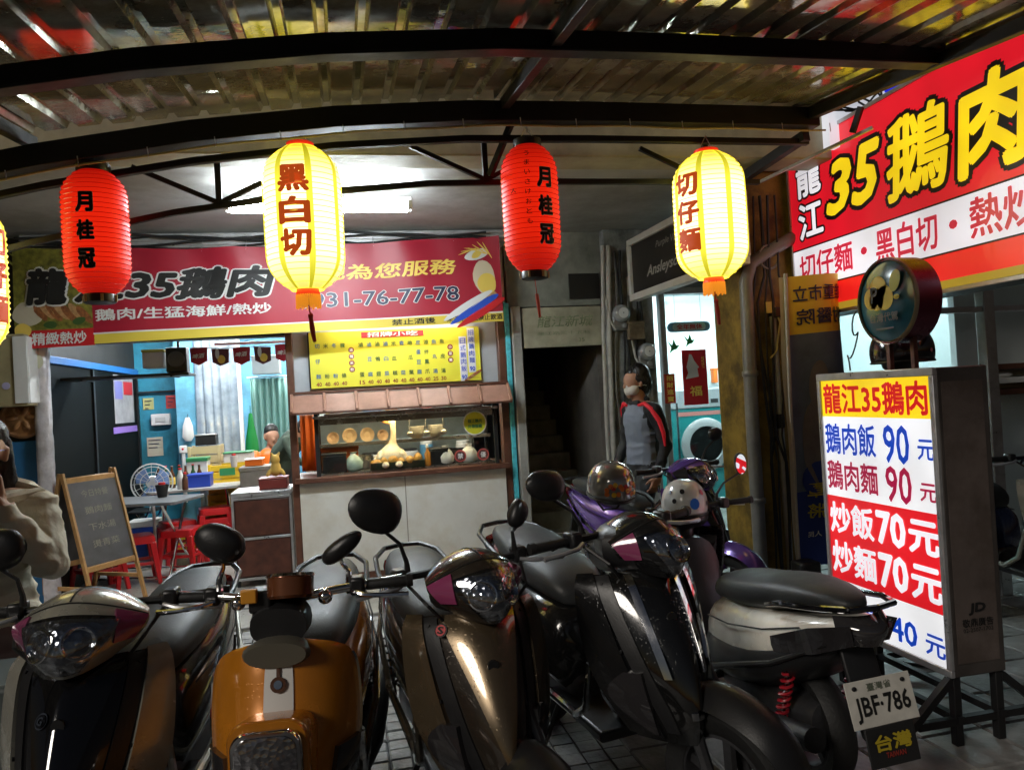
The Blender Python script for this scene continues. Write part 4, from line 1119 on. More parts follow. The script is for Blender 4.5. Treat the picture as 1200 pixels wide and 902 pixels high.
for (x, z, lab) in ((2.565, 2.25, 'round glass electricity meter, upper one on the pier by the stairs'), (2.80, 1.88, 'round glass electricity meter, lower one beside the laundry window')):
    o = (x, 6.88, z); t = thing('electricity_meter', lab, 'meter', o, 0, 'meters on the pier')
    MB(o).box(x - .085, x + .085, 6.83, 6.899, z - .16, z + .03).build('case', m_meter, t, bevel=.02)
    MB(o).lathe([(.08, -.03), (.085, -.05), (.082, -.075), (.07, -.10), (.045, -.115), (.003, -.12)], (x, 6.88, z), 'y', 28).build('dome', m_mglass, t, smooth=True)
    MB(o).lathe([(.05, -.119), (.05, -.1195)], (x, 6.88, z), 'y', 24).build('dial', m_whtink, t)
    MB(o).lathe([(.026, -.05), (.024, -.065), (.003, -.068)], (x + .02, 6.88, z - .115), 'y', 16).build('knob', m_mglass, t, smooth=True)
    MB(o).tube([(x - .06, 6.84, z - .15), (x - .11, 6.85, z - .05), (x - .13, 6.86, z + .12), (x - .08, 6.86, z + .26)], .012, 8).build('cable', m_pvcw, t, smooth=True)
simple_box('switch_box', 'rusty metal switch box between the two electricity meters', 'switch box', (2.62, 2.78, 6.80, 6.895, 2.0, 2.17), mat('rusty_box', (.20, .15, .09), .6, .3, var=(12, .5)))
simple_box('switch_box', 'beige metal switch box at the top of the meter pier', 'switch box', (2.66, 2.80, 6.82, 6.895, 2.42, 2.60), mat('beige_box', (.33, .29, .2), .5, var=(9, .3)))
pb = thing('cable_bundle', 'tangled dark cables running up the meter pier', 'cables', (2.68, 6.87, 1.0)); O = (2.68, 6.87, 1.0)
for k in range(7):
    pts = [(2.52 + .05 * k + .03 * math.sin(z * 3 + k * 1.7), 6.875 - .006 * (k % 3), z) for z in [.9 + .15 * q for q in range(14)]]
    MB(O).tube(pts, .007 + .003 * (k % 3), 6).build('cable', m_cable if k % 3 else m_pvc, pb, smooth=True)
ds = thing('wall_sign', 'dark framed sign with faint white script under the arcade ceiling by the pillar', 'sign', (2.5, 5.9, 2.32)); O = (2.5, 5.9, 2.32)
# its face runs in depth, facing left
A = Vector((2.62, 6.65, 0)); B_ = Vector((2.66, 4.75, 0))
sd = (B_ - A).normalized(); nn = Vector((-1, 0, 0))
for (z0, z1, nm, mm, off) in ((2.38, 2.86, 'panel', mat('sign_brownblack', (.018, .014, .012), .35), 0),):
    MB(O).obox((A + B_) / 2 + Vector((.03, 0, (z0 + z1) / 2)), (B_ - A) / 2, Vector((.03, 0, 0)), Vector((0, 0, (z1 - z0) / 2))).build(nm, mm, ds)
mid = (A + B_) / 2; hl = (B_ - A) / 2
for zc in (2.37, 2.87): MB(O).obox(mid + Vector((.02, 0, zc)), hl * 1.02, Vector((.045, 0, 0)), Vector((0, 0, .03))).build('frame', m_cream, ds, bevel=.004)
for sg in (-1, 1): MB(O).obox(mid + hl * sg + Vector((.02, 0, 2.62)), sd * .03, Vector((.045, 0, 0)), Vector((0, 0, .225))).build('frame', m_cream, ds, bevel=.004)
m_pale = mat('pale_print', (.35, .34, .31), .5)
text_on(ds, 'Purple', m_pale, plane_fn(mid + Vector((-.004, .26, 2.74)), sd, (0, 0, 1)), .26, .07, org=O, shear=.3)
text_on(ds, 'Violet', m_pale, plane_fn(mid + Vector((-.004, -.04, 2.74)), sd, (0, 0, 1)), .24, .06, org=O, shear=.3)
text_on(ds, 'Ansleyson', m_pale, plane_fn(mid + Vector((-.004, .25, 2.54)), sd, (0, 0, 1)), .70, .12, bold=.02, org=O, shear=.3)
text_on(ds, 'Salon', m_pale, plane_fn(mid + Vector((-.004, -.38, 2.545)), sd, (0, 0, 1)), .40, .11, bold=.02, org=O, shear=.3)

# ================================================================== laundry fittings on and behind the window
po = thing('wall_poster', 'red poster with a white figure on the laundry window', 'poster', (3.36, 7.0, 1.34)); O = (3.36, 7.0, 1.34)
m_pr = mat('poster_red', (.48, .012, .02), .5)
MB(O).box(3.235, 3.49, 7.008, 7.016, 1.345, 1.885).build('sheet', m_pr, po)
def pshape(poly, m, l): MB(O).add([(p[0], 7.007 - l, p[1]) for p in poly], [tuple(range(len(poly)))]).build('print_shape', m, po)
pshape([(3.26, 1.60), (3.40, 1.62), (3.39, 1.70), (3.41, 1.71), (3.36, 1.78), (3.335, 1.84), (3.31, 1.845), (3.30, 1.80), (3.275, 1.72), (3.29, 1.66)], mat('poster_white', (.6, .6, .58), .5), .001)
text_on(po, '福', m_gold, plane_fn((3.36, 7.006, 1.48), (1, 0, 0), (0, 0, 1)), .13, .10, bold=.02, org=O)
text_on(po, '恭喜', m_gold, plane_fn((3.45, 7.006, 1.76), (1, 0, 0), (0, 0, 1)), .03, .12, org=O)
pc = thing('spring_couplet', 'small orange red strip with gold characters left of the red poster', 'poster', (3.07, 6.98, 1.37)); O = (3.07, 6.98, 1.37)
MB(O).box(3.02, 3.13, 6.975, 6.985, 1.375, 1.66).build('sheet', mat('couplet_red', (.6, .05, .02), .5), pc)
for j, ch in enumerate('招財進寶'): text_on(pc, ch, m_gold, plane_fn((3.075, 6.973, 1.62 - .068 * j), (1, 0, 0), (0, 0, 1)), .07, .055, bold=.03, org=O)
ls = thing('hanging_sign', 'small rounded sign with red characters hanging inside the laundry', 'sign', (3.42, 7.2, 2.1)); O = (3.42, 7.2, 2.1)
MB(O).prism(rrect(.46, .1, .048), (3.42, 7.2, 2.13), (1, 0, 0), (0, 0, 1), (0, .02, 0)).build('board', mat('sign_bluegrey2', (.10, .22, .32), .4), ls)
MB(O).prism(rrect(.36, .075, .036), (3.42, 7.196, 2.13), (1, 0, 0), (0, 0, 1), (0, .003, 0)).build('face', mat('sign_pale', (.5, .55, .55), .4), ls)
text_on(ls, '全年無休', m_pred, plane_fn((3.42, 7.194, 2.13), (1, 0, 0), (0, 0, 1)), .28, .055, bold=.03, org=O)
for x in (3.28, 3.56): MB(O).tube([(x, 7.21, 2.175), (x, 7.21, 2.78)], .003, 5).build('cord', m_alu, ls)
for (x, z, s_, lab) in ((3.16, 1.92, 1, 'green bird sticker left of the red poster'), (3.33, 1.97, .9, 'green bird sticker just above the red poster'), (3.70, 2.18, 1.1, 'green bird sticker high on the laundry window'), (3.72, 1.98, .9, 'green bird sticker half way up near the pillar')):
    o = (x, 7.01, z); t = thing('window_sticker', lab, 'sticker', o, 0, 'bird stickers')
    g_ = mat('bird_green', (.02, .22, .06), .5)
    MB(o).prism([(p[0] * s_, p[1] * s_) for p in ((-.07, .07), (-.02, .02), (.0, .08), (.025, .015), (.06, .02), (.03, -.02), (-.01, -.03), (-.05, -.06), (-.03, -.005))], (x, 7.016, z), (1, 0, 0), (0, 0, 1), (0, -.003, 0)).build('shape', g_, t)
# washing machines
def washer(x, lab, door_open=False):
    o = (x, 9.0, 0); t = thing('washing_machine', lab, 'washing machine', o, 0, 'washing machines in the laundry')
    mt_ = mat('machine_teal', (.01, .20, .20), .35, var=(3, .1)); mg_ = mat('machine_grey', (.42, .45, .46), .35, .3)
    MB(o).box(x - .47, x + .47, 9.0, 9.8, .05, 1.24).build('body', mt_, t, bevel=.012)
    MB(o).box(x - .47, x + .47, 8.985, 9.8, 1.243, 1.48).build('control_panel', mg_, t, bevel=.012)
    MB(o).box(x - .2, x + .05, 8.978, 8.984, 1.36, 1.44).build('display', mat('display_blue', (.02, .1, .3), .3, emit=(.05, .2, .6), es=.3), t)
    MB(o).box(x + .1, x + .2, 8.978, 8.984, 1.30, 1.35).build('coin_slot', m_black, t)
    MB(o).box(x - .35, x + .3, 8.994, 8.999, 1.15, 1.2).build('label_strip', mat('label_pink', (.5, .2, .17), .5), t)
    MB(o).lathe([(.33, 0), (.335, -.03), (.30, -.05), (.235, -.055), (.225, -.03)], (x, 9.0, .78), 'y', 40, caps=False).build('door_ring', mat('door_grey', (.45, .47, .47), .35, .4), t, smooth=True)
    MB(o).lathe([(.23, -.03), (.15, .0), (.003, .02)], (x, 9.0, .78), 'y', 32).build('door_glass', m_dkglass, t, smooth=True)
    if door_open:
        MB(o).lathe([(.30, -.02), (.30, .02), (.2, .02), (.2, -.02), (.30, -.02)], (x + .36, 8.75, .8), 'x', 36, caps=False, rot=Matrix.Rotation(R(20), 3, 'Z')).build('open_door', mat('door_grey', (.45, .47, .47), .35, .4), t, smooth=True)
    MB(o).box(x + .38, x + .46, 8.99, 8.999, 1.12, 1.22).build('sticker', m_whtink, t)
washer(4.40, 'teal washing machine with its round door open, behind the red poster', True)
washer(3.44, 'teal washing machine at the left end of the laundry, behind the man')
washer(5.36, 'teal washing machine at the right end of the row')
st = thing('floor_stand', 'thin black pole stand with a round plate in the laundry', 'stand', (3.55, 7.9, 0)); O = (3.55, 7.9, 0)
MB(O).tube([(3.55, 7.9, 0), (3.55, 7.9, 1.35)], .012, 8).build('pole', m_black, st, smooth=True)
MB(O).lathe([(.11, 0), (.11, .012), (.02, .02)], (3.62, 7.88, .62), seg=20).build('plate', m_pvcw, st, smooth=True)
MB(O).lathe([(.14, 0), (.14, .012), (.03, .03)], (3.55, 7.9, .006), seg=20).build('foot', m_black, st, smooth=True)
simple_box('notice_box', 'small orange notice box high on the laundry rear wall', 'box', (4.98, 5.04, 9.8, 9.89, 1.55, 1.75), m_orng)

# ================================================================== right edge: steel frame with shelf behind the price sign
rf = thing('steel_partition', 'grey steel post and rail partition behind the price sign', 'partition', (4.3, 4.45, 0)); O = (4.3, 4.45, 0)
MB(O).box(4.25, 4.335, 4.40, 4.48, 0, 2.9).build('post', m_alu, rf, bevel=.005)
MB(O).box(3.45, 4.245, 4.41, 4.47, 1.925, 1.965).build('rail', m_alu, rf, bevel=.004)
MB(O).box(4.34, 5.6, 4.41, 4.47, 1.925, 1.965).build('rail', m_alu, rf, bevel=.004)
wsf = thing('wall_shelf', 'white shelf with brown boards and cloths at the right edge', 'shelf', (5.75, 5.7, 0)); O = (5.75, 5.7, 0)
MB(O).box(5.42, 6.4, 5.95, 6.02, 0, 2.4).build('back_panel', m_lw, wsf)
for (z, mm) in ((1.52, m_brown), (1.40, m_white), (1.30, m_brown)): MB(O).box(5.44, 6.3, 5.6, 5.94, z, z + .05).build('board', mm, wsf, bevel=.004)
MB(O).ell((5.62, 5.72, 1.475), (.13, .09, .035), 14, 7).build('cloth_pile', m_whtink, wsf, smooth=True)
# ================================================================== scooters
m_rub = mat('rubber', (.012, .012, .012), .6, bump=(80, .2)); m_seat = mat('seat_vinyl', (.022, .024, .025), .50, bump=(160, .12), rvar=.1, var=(6, .3))
m_seatg = mat('seat_vinyl_grey', (.045, .048, .05), .50, bump=(160, .12), rvar=.1)
m_plast = mat('black_plastic', (.014, .014, .015), .38, rvar=.1, bump=(200, .08)); m_gloss = mat('black_gloss', (.006, .006, .007), .08, coat=1.0)
m_chrome = mat('chrome', (.75, .75, .76), .08, 1.0, rvar=.05)
m_engine = mat('engine_grey', (.07, .07, .075), .45, .6, var=(12, .4))
m_lens_clear = glass_mat('lamp_lens', (.92, .94, .96), .10, .03)
m_seam = mat('panel_seam', (.003, .003, .003), .7)
m_mirror = mat('mirror_glass', (.8, .82, .85), .02, 1.0)
m_lens_am = mat('lens_amber', (.55, .16, .01), .12, coat=1.0); m_lens_rd = mat('lens_red', (.25, .008, .008), .12, coat=1.0); m_lens_sm = mat('lens_smoke', (.03, .028, .03), .06, coat=1.0)


def reflector_mat():
    m = bpy.data.materials.new('lamp_reflector'); m.use_nodes = True
    n = m.node_tree.nodes; l = m.node_tree.links; p = n['Principled BSDF']
    p.inputs['Base Color'].default_value = (.30, .30, .32, 1); p.inputs['Metallic'].default_value = .9; p.inputs['Roughness'].default_value = .14
    p.inputs['Coat Weight'].default_value = 1.0; p.inputs['Coat Roughness'].default_value = .02
    tc = n.new('ShaderNodeTexCoord'); v = n.new('ShaderNodeTexVoronoi'); v.inputs['Scale'].default_value = 60
    l.new(tc.outputs['Object'], v.inputs['Vector'])
    b = n.new('ShaderNodeBump'); b.inputs['Strength'].default_value = .35; b.inputs['Distance'].default_value = .01
    l.new(v.outputs['Distance'], b.inputs['Height']); l.new(b.outputs['Normal'], p.inputs['Normal'])
    return m


m_refl = reflector_mat()


def wet_paint(name, rgb, metal=.35, rough=.22):
    """clear-coated scooter paint with dried rain specks"""
    if name in MATS: return MATS[name]
    m = mat(name, rgb, rough, metal, var=(5, .14), coat=.7, rvar=.08)
    n = m.node_tree.nodes; l = m.node_tree.links; p = n['Principled BSDF']
    tc = n.new('ShaderNodeTexCoord'); v = n.new('ShaderNodeTexVoronoi'); v.inputs['Scale'].default_value = 95
    l.new(tc.outputs['Object'], v.inputs['Vector'])
    r = n.new('ShaderNodeMapRange'); r.inputs['From Min'].default_value = 0; r.inputs['From Max'].default_value = .22; r.inputs['To Min'].default_value = 1; r.inputs['To Max'].default_value = 0
    l.new(v.outputs['Distance'], r.inputs['Value'])
    b = n.new('ShaderNodeBump'); b.inputs['Strength'].default_value = .22; b.inputs['Distance'].default_value = .003
    l.new(r.outputs['Result'], b.inputs['Height']); l.new(b.outputs['Normal'], p.inputs['Normal'])
    return m


def hermite(keys, v):
    """keys: [(v, a, b, ...)] smooth interpolation"""
    n = len(keys)
    if v <= keys[0][0]: return keys[0][1:]
    if v >= keys[-1][0]: return keys[-1][1:]
    i = max(k for k in range(n - 1) if keys[k][0] <= v)
    a, b = keys[i], keys[i + 1]
    h = b[0] - a[0]; t = (v - a[0]) / h
    out = []
    for c in range(1, len(a)):
        d = (b[c] - a[c]) / h
        m0 = d if i == 0 else .5 * (d + (a[c] - keys[i - 1][c]) / (a[0] - keys[i - 1][0]))
        m1 = d if i + 2 >= n else .5 * (d + (keys[i + 2][c] - b[c]) / (keys[i + 2][0] - b[0]))
        t2, t3 = t * t, t * t * t
        out.append((2 * t3 - 3 * t2 + 1) * a[c] + (t3 - 2 * t2 + t) * h * m0 + (-2 * t3 + 3 * t2) * b[c] + (t3 - t2) * h * m1)
    return out


class Surf:
    """mirror-symmetric shell: keys (v, y, z, halfwidth, dy, dz, power); u in -1..1 across"""
    def __init__(s, keys, flip=1): s.k = keys; s.flip = flip

    def p(s, u, v):
        y, z, w, dy, dz, pw = hermite(s.k, v); a = abs(u) ** pw
        return Vector((u * w, y + dy * a, z + dz * a))

    def n(s, u, v):
        e = .01
        a = s.p(min(1, u + e), v) - s.p(max(-1, u - e), v); b = s.p(u, min(1, v + e)) - s.p(u, max(0, v - e))
        q = a.cross(b)
        return q.normalized() * s.flip if q.length > 1e-9 else Vector((0, -1, 0))

    def patch(s, mb, u0, u1, v0, v1, off, th=.02, nu=10, nv=14):
        f0 = u0 if callable(u0) else (lambda t: u0); f1 = u1 if callable(u1) else (lambda t: u1)
        top = []; bot = []
        for j in range(nv + 1):
            t = j / nv; v = v0 + (v1 - v0) * t
            for i in range(nu + 1):
                u = f0(t) + (f1(t) - f0(t)) * i / nu
                q = s.p(u, v); nn = s.n(u, v)
                top.append(q + nn * off); bot.append(q + nn * (off - th))
        W_ = nu + 1; n = len(top); fs = []
        for j in range(nv):
            for i in range(nu):
                a = j * W_ + i
                fs.append((a, a + 1, a + W_ + 1, a + W_)); fs.append((n + a, n + a + W_, n + a + W_ + 1, n + a + 1))
        for j in range(nv):
            a = j * W_; fs.append((a, a + W_, n + a + W_, n + a)); a = j * W_ + nu; fs.append((a, n + a, n + a + W_, a + W_))
        for i in range(nu):
            a = i; fs.append((a, n + a, n + a + 1, a + 1)); a = nv * W_ + i; fs.append((a, a + 1, n + a + 1, n + a))
        mb.add(top + bot, fs)
        return mb


def sring(y, zc, w, h, n=2.6, seg=20, bot=1.0, tilt=0.0):
    out = []
    for k in range(seg):
        t = 2 * math.pi * k / seg; c, s_ = math.cos(t), math.sin(t)
        x = math.copysign(abs(c) ** (2 / n), c) * w; z = math.copysign(abs(s_) ** (2 / n), s_) * h * (bot if s_ < 0 else 1)
        out.append((x, y + z * tilt, zc + z))
    return out


def wheel(parent, T, y, r=.245, w=.055):
    b = MB(); b.T = T
    prof = [(r - .075, -.6 * w), (r - .05, -w * .95), (r - .018, -w), (r, -w * .45), (r + .004, 0), (r, w * .45), (r - .018, w), (r - .05, w * .95), (r - .075, .6 * w)]
    t = b.lathe(prof, (0, y, r), 'x', 36, caps=False).build('wheel', m_rub, parent, smooth=True)
    b = MB(); b.T = T
    b.lathe([(r - .07, -.03), (r - .085, -.034), (r - .085, .034), (r - .07, .03)], (0, y, r), 'x', 32, caps=False)
    for k in range(5):
        a = 2 * math.pi * k / 5
        d = Vector((0, math.sin(a), math.cos(a)))
        b.bar(Vector((0, y, r)) + d * .03, Vector((0, y, r)) + d * (r - .08), .03, .022, up=(1, 0, 0))
    b.lathe([(.035, -.05), (.035, .05)], (0, y, r), 'x', 16)
    b.build('rim', m_engine, t, smooth=True)
    return t


def scooter(label, loc, rot, steer, c):
    t = thing('parked_scooter', label, 'scooter', (*loc, 0), rot, 'scooters parked in front of the shop')
    t.scale = (c.get('scale', 1.0),) * 3
    if c.get('lean'): t.rotation_euler = (0, c['lean'], rot)
    TS = Matrix.Translation((0, .02, 0)) @ Matrix.Rotation(steer, 4, 'Z') @ Matrix.Translation((0, -.02, 0))
    retro = c.get('retro')
    body, blade, panel = c['body'], c['blade'], c.get('panel', m_gloss)
    def B(T=None):
        b = MB(); b.T = T; return b
    # ---- wheels, fork, engine
    wheel(t, TS, -.34)
    wheel(t, None, .98)
    for s_ in (-1, 1): B(TS).tube([(s_ * .075, -.34, .245), (s_ * .07, -.24, .52), (s_ * .05, -.16, .7)], .02, 8).build('fork_leg', m_engine, t, smooth=True)
    B().loft([sring(.35, .34, .10, .06), sring(.6, .30, .13, .10), sring(.95, .28, .14, .12), sring(1.15, .30, .10, .10)]).build('engine', m_engine, t, smooth=True)
    B().tube([(.15, .55, .22), (.17, .8, .22), (.18, 1.0, .27), (.19, 1.3, .34)], [.03, .05, .055, .045], 14).build('exhaust', m_steel, t, smooth=True)
    B().box(-.16, .16, .05, .52, .285, .325).build('floorboard', m_plast, t, bevel=.012)
    # ---- front fender
    fe = Surf([(0, -.62, .33, .05, .0, -.03, 2), (.3, -.52, .50, .075, .0, -.05, 2), (.6, -.34, .565, .085, 0, -.06, 2), (1, -.12, .50, .07, 0, -.05, 2)], 1)
    fe.patch(B(TS), -1, 1, 0, 1, .0, .008, 12, 16).build('front_fender', c.get('fender', body), t, smooth=True)
    # ---- leg shield
    if retro:
        sh = Surf([(0, -.055, .893, .05, .01, -.004, 2.4), (.02, -.066, .889, .105, .03, -.012, 2.4), (.06, -.082, .872, .155, .07, -.016, 2.4), (.14, -.10, .835, .188, .11, -.008, 2.4), (.35, -.135, .74, .208, .14, 0, 2.3), (.7, -.22, .56, .198, .18, 0, 2.1), (1, -.27, .38, .14, .17, 0, 2)], -1)
    else:
        sh = Surf([(0, -.09, .885, .195, .13, -.012, 1.5), (.12, -.135, .845, .212, .16, 0, 1.5), (.35, -.215, .735, .222, .21, 0, 1.45), (.62, -.295, .59, .21, .25, 0, 1.4), (.85, -.325, .47, .165, .22, 0, 1.4), (1, -.31, .39, .12, .16, 0, 1.4)], -1)
    sh.patch(B(), -1, 1, 0, 1, 0, .012, 20, 24).build('leg_shield', c.get('shield', body), t, smooth=True)
    sh.patch(B(), -.94, .94, .02, .98, -.05, .05, 12, 16).build('inner_shield', m_plast, t, smooth=True)
    B().loft([sring(-.02, .62, .15, .24), sring(.08, .60, .15, .25), sring(.14, .50, .10, .18)]).build('knee_panel', m_plast, t, smooth=True)
    if retro:
        sh.patch(B(), -.19, .19, .02, .70, .004, .004, 4, 20).build('stripe', m_whtink, t, smooth=True)
        for s_ in (-1, 1):
            sh.patch(B(), lambda q: s_ * (.70 - .04 * q) , lambda q: s_ * (.96), .62, .84, .016, .03, 6, 10).build('turn_signal', m_lens_sm, t, smooth=True)
            sh.patch(B(), lambda q: s_ * .97, lambda q: s_ * 1.0, .16, .98, .006, .014, 1, 24).build('edge_trim', m_chrome, t, smooth=True)
        # drop-shaped charm and crest on the stripe
        def med(v, ru, rv, m, off, n=16, nm='emblem'):
            pts = [sh.p(ru * math.cos(a) / .23, v + rv * math.sin(a)) + sh.n(0, v) * off for a in [2 * math.pi * k / n for k in range(n)]]
            B().add(pts, [tuple(range(n))]).build(nm, m, t)
        mbz = mat('charm_brown', (.10, .04, .02), .35, .3)
        med(.17, .006, .10, mbz, .010); med(.25, .024, .045, mbz, .012); med(.25, .013, .025, m_chrome, .014)
        med(.52, .075, .09, mat('crest_gold', (.16, .09, .03), .3, .6, var=(60, .6)), .010, 9); med(.52, .035, .05, m_chrome, .013, 7); med(.52, .06, .02, m_plast, .0115, 8)
        # low rounded headlight in its gold cowl
        for (sc, yy, mm, nm) in ((1.0, 0, c['body'], 'lamp_cowl'), (.87, -.028, m_chrome, 'lamp_bezel'), (.78, -.034, m_refl, 'headlight')):
            po_ = rrect(.205 * sc, .215 * sc, .05 * sc, 6)
            b = B(); n_ = len(po_)
            rings = [[(p[0] * k, -.30 + yy + d, .655 + p[1] * k - d * .25) for p in po_] for (k, d) in ((1.0, .16), (1.0, .01), (.985, 0), (.94, -.008), (.5, -.016), (.02, -.018))]
            b.loft(rings, True).build(nm, mm, t, smooth=True)
        # bare handlebar with drum speedometer
        B(TS).tube([(-.34, .10, 1.005), (-.16, .04, 1.0), (0, .01, .985), (.16, .04, 1.0), (.34, .10, 1.005)], .013, 10).build('handlebar', m_chrome, t, smooth=True)
        B(TS).lathe([(.058, -.012), (.066, -.004), (.067, .045), (.06, .052), (.056, .045), (.003, .045)], (.03, -.02, 1.01), 'z', 28, rot=Matrix.Rotation(R(-14), 3, 'X')).build('speedometer', mat('speedo_brown', (.20, .065, .025), .22, .4, coat=.5), t, smooth=True)
        B(TS).lathe([(.064, .046), (.071, .05), (.066, .058)], (.03, -.02, 1.01), 'z', 28, caps=False, rot=Matrix.Rotation(R(-14), 3, 'X')).build('speedometer_rim', m_chrome, t, smooth=True)
        B(TS).box(-.085, -.02, -.045, .03, .965, 1.03).build('switch_box', m_plast, t, bevel=.008)
        B(TS).loft([sring(-.06, .93, .08, .05), sring(.0, .94, .085, .06), sring(.06, .93, .06, .05)]).build('steering_cowl', m_plast, t, smooth=True)
        B(TS).loft([sring(-.115, .865, .085, .034, 2.2), sring(-.095, .865, .095, .04, 2.2), sring(-.05, .87, .08, .035, 2.2)]).build('badge_plate', mat('badge_grey', (.14, .13, .10), .4, .3), t, smooth=True)
        for s_ in (-1, 1): B(TS).ell((s_ * .125, .0, .99), (.022, .022, .022), 10, 7).build('bolt', m_chrome, t, smooth=True)
        B(TS).box(-.10, -.055, -.065, -.045, 1.0, 1.04).build('sticker', mat('sticker_gold', (.7, .3, .03), .4), t, bevel=.004)
    else:
        # ---- proud panels on the shield
        sh.patch(B(), lambda q: -.56 * (1 - q) ** 1.1 - .02, lambda q: .56 * (1 - q) ** 1.1 + .02, .015, .78, .016, .024, 12, 20).build('centre_panel', c.get('centre', body), t, smooth=True)
        for s_ in (-1, 1):
            sh.patch(B(), lambda q: s_ * (.60 - .30 * q ** 1.3), lambda q: s_ * (.80 - .32 * q), .02, .93, .006, .016, 5, 20).build('grille_slot', m_plast, t, smooth=True)
            sh.patch(B(), lambda q: s_ * (.79 - .26 * q), lambda q: s_ * (1.0), .0, .96, .014, .026, 6, 22).build('side_blade', blade, t, smooth=True)
            sh.patch(B(), lambda q: s_ * (.50 + .06 * q), lambda q: s_ * (.52 + .40 * math.sin(math.pi * min(1, q * .8 + .12))), .60, .93, .024, .03, 6, 12).build('turn_signal', c.get('signal', m_lens_sm), t, smooth=True)
        B().tube([sh.p(0, .30) + Vector((0, -.014, 0)), sh.p(0, .30) + Vector((0, -.022, 0))], .017, 14).build('lock', m_plast, t, smooth=True)
        if c.get('strips'):
            for s_, w0 in ((-1, .30), (1, .30), (1, .62)):
                sh.patch(B(), lambda q: s_ * (w0 - .10 * q), lambda q: s_ * (w0 + .10 - .12 * q), .05, .62, .026, .02, 3, 14).build('chrome_strip', m_chrome, t, smooth=True)
        if c.get('emblem'):
            u_, v_, tx, mm = c['emblem']
            q = sh.p(u_, v_); nn = sh.n(u_, v_); ax = (sh.p(u_ + .05, v_) - sh.p(u_ - .05, v_)).normalized(); ay = nn.cross(ax) * 1.0
            if ay.z < 0: ay = -ay
            n_ = 18
            for (r_, l_, m2) in ((.021, .020, m_chrome), (.017, .022, mm)):
                B().add([q + nn * l_ + r_ * (math.cos(a) * ax + math.sin(a) * ay) for a in [2 * math.pi * k / n_ for k in range(n_)]], [tuple(range(n_))]).build('emblem', m2, t)
            text_on(t, tx, m_chrome, lambda a, b_, l: q + nn * (.0235 + l) + ax * a + ay * b_, .02, .022, bold=.03, lift=.001)
        # ---- handlebar cowl
        cs_ = c.get('cowl_s', 1.0)
        cw_ = Surf([(0, .11, 1.015, .115, .0, -.05, 2), (.18, .04, 1.06, .15, .01, -.07, 2), (.42, -.08, 1.065, .175, .06, -.075, 1.8), (.62, -.165, 1.01, .178, .12, -.045, 1.7), (.82, -.205, .93, .15, .15, .0, 1.7), (1, -.175, .865, .09, .09, .02, 1.8)], -1)
        cw_.k = [(k_[0], k_[1], k_[2], k_[3] * cs_, k_[4], k_[5], k_[6]) for k_ in cw_.k]
        cw_.patch(B(TS), -1, 1, 0, 1, 0, .012, 18, 26).build('handlebar_cowl', c.get('cowl', body), t, smooth=True)
        B(TS).loft([sring(-.10, .955, .10, .075), sring(0, .96, .145, .085), sring(.08, .965, .11, .07), sring(.125, .97, .05, .04)]).build('cowl_core', m_plast, t, smooth=True)
        cw_.patch(B(TS), lambda q: -.66 + .30 * q ** 2, lambda q: .66 - .30 * q ** 2, .575, .965, .004, .012, 12, 12).build('lamp_surround', m_gloss, t, smooth=True)
        hw = c.get('lamp_w', .56)
        cw_.patch(B(TS), lambda q: -hw + .34 * q ** 2, lambda q: hw - .34 * q ** 2, .605, .94, .010, .012, 14, 14).build('headlight', m_refl, t, smooth=True)
        for u_b in ((-.26, .26) if hw > .52 else (0,)):
            cc = cw_.p(u_b, .745); nn = cw_.n(u_b, .745)
            rq = Vector((0, -1, 0)).rotation_difference(nn).to_matrix()
            B(TS).lathe([(.043, .0), (.045, -.014), (.041, -.015), (.034, -.006), (.020, .0), (.010, -.004), (.009, -.012), (.001, -.014)], cc, 'y', 24, rot=rq).build('reflector_bowl', m_chrome, t, smooth=True)
        cw_.patch(B(TS), lambda q: -hw + .34 * q ** 2, lambda q: hw - .34 * q ** 2, .60, .945, .020, .003, 14, 14).build('lens', m_lens_clear, t, smooth=True)
        cw_.patch(B(TS), -.985, .985, .488, .496, .0022, .006, 16, 2).build('seam', m_seam, t, smooth=True)
        cw_.patch(B(TS), -.012, .012, .02, .48, .0016, .006, 1, 12).build('seam', m_seam, t, smooth=True)
        sh.patch(B(), lambda q: -.10, lambda q: .10, .80, .84, .008, .012, 3, 3).build('badge', m_chrome, t, smooth=True)
        for (u_s, v_s) in ((-.70, .10), (.70, .10), (-.66, .5), (.66, .5)):
            q_ = sh.p(u_s, v_s); n_s = sh.n(u_s, v_s)
            B().tube([q_ + n_s * .004, q_ + n_s * .0105], .006, 8).build('screw', m_steel, t, smooth=True)
        for s_ in (-1, 1):
            cw_.patch(B(TS), lambda q: s_ * (.60 + .10 * q), lambda q: s_ * (.98 - .05 * q), .52, .80, .006, .012, 5, 8).build('position_lamp', c.get('winglet', m_lens_sm), t, smooth=True)
        B(TS).tube([(-.36, .085, .998), (-.2, .06, 1.0), (.2, .06, 1.0), (.36, .085, .998)], .012, 8).build('handlebar', m_steel, t, smooth=True)
        for s_ in (-1, 1):
            B(TS).tube([(s_ * .20, .03, .985), (s_ * .17, -.06, .93), (s_ * .12, -.05, .87), (s_ * .07, .0, .80)], .0055, 6).build('cable', m_cable, t, smooth=True)
        B(TS).tube([(0, .02, .96), (0, -.03, .7)], .05, 12).build('steering_stem', m_plast, t, smooth=True)
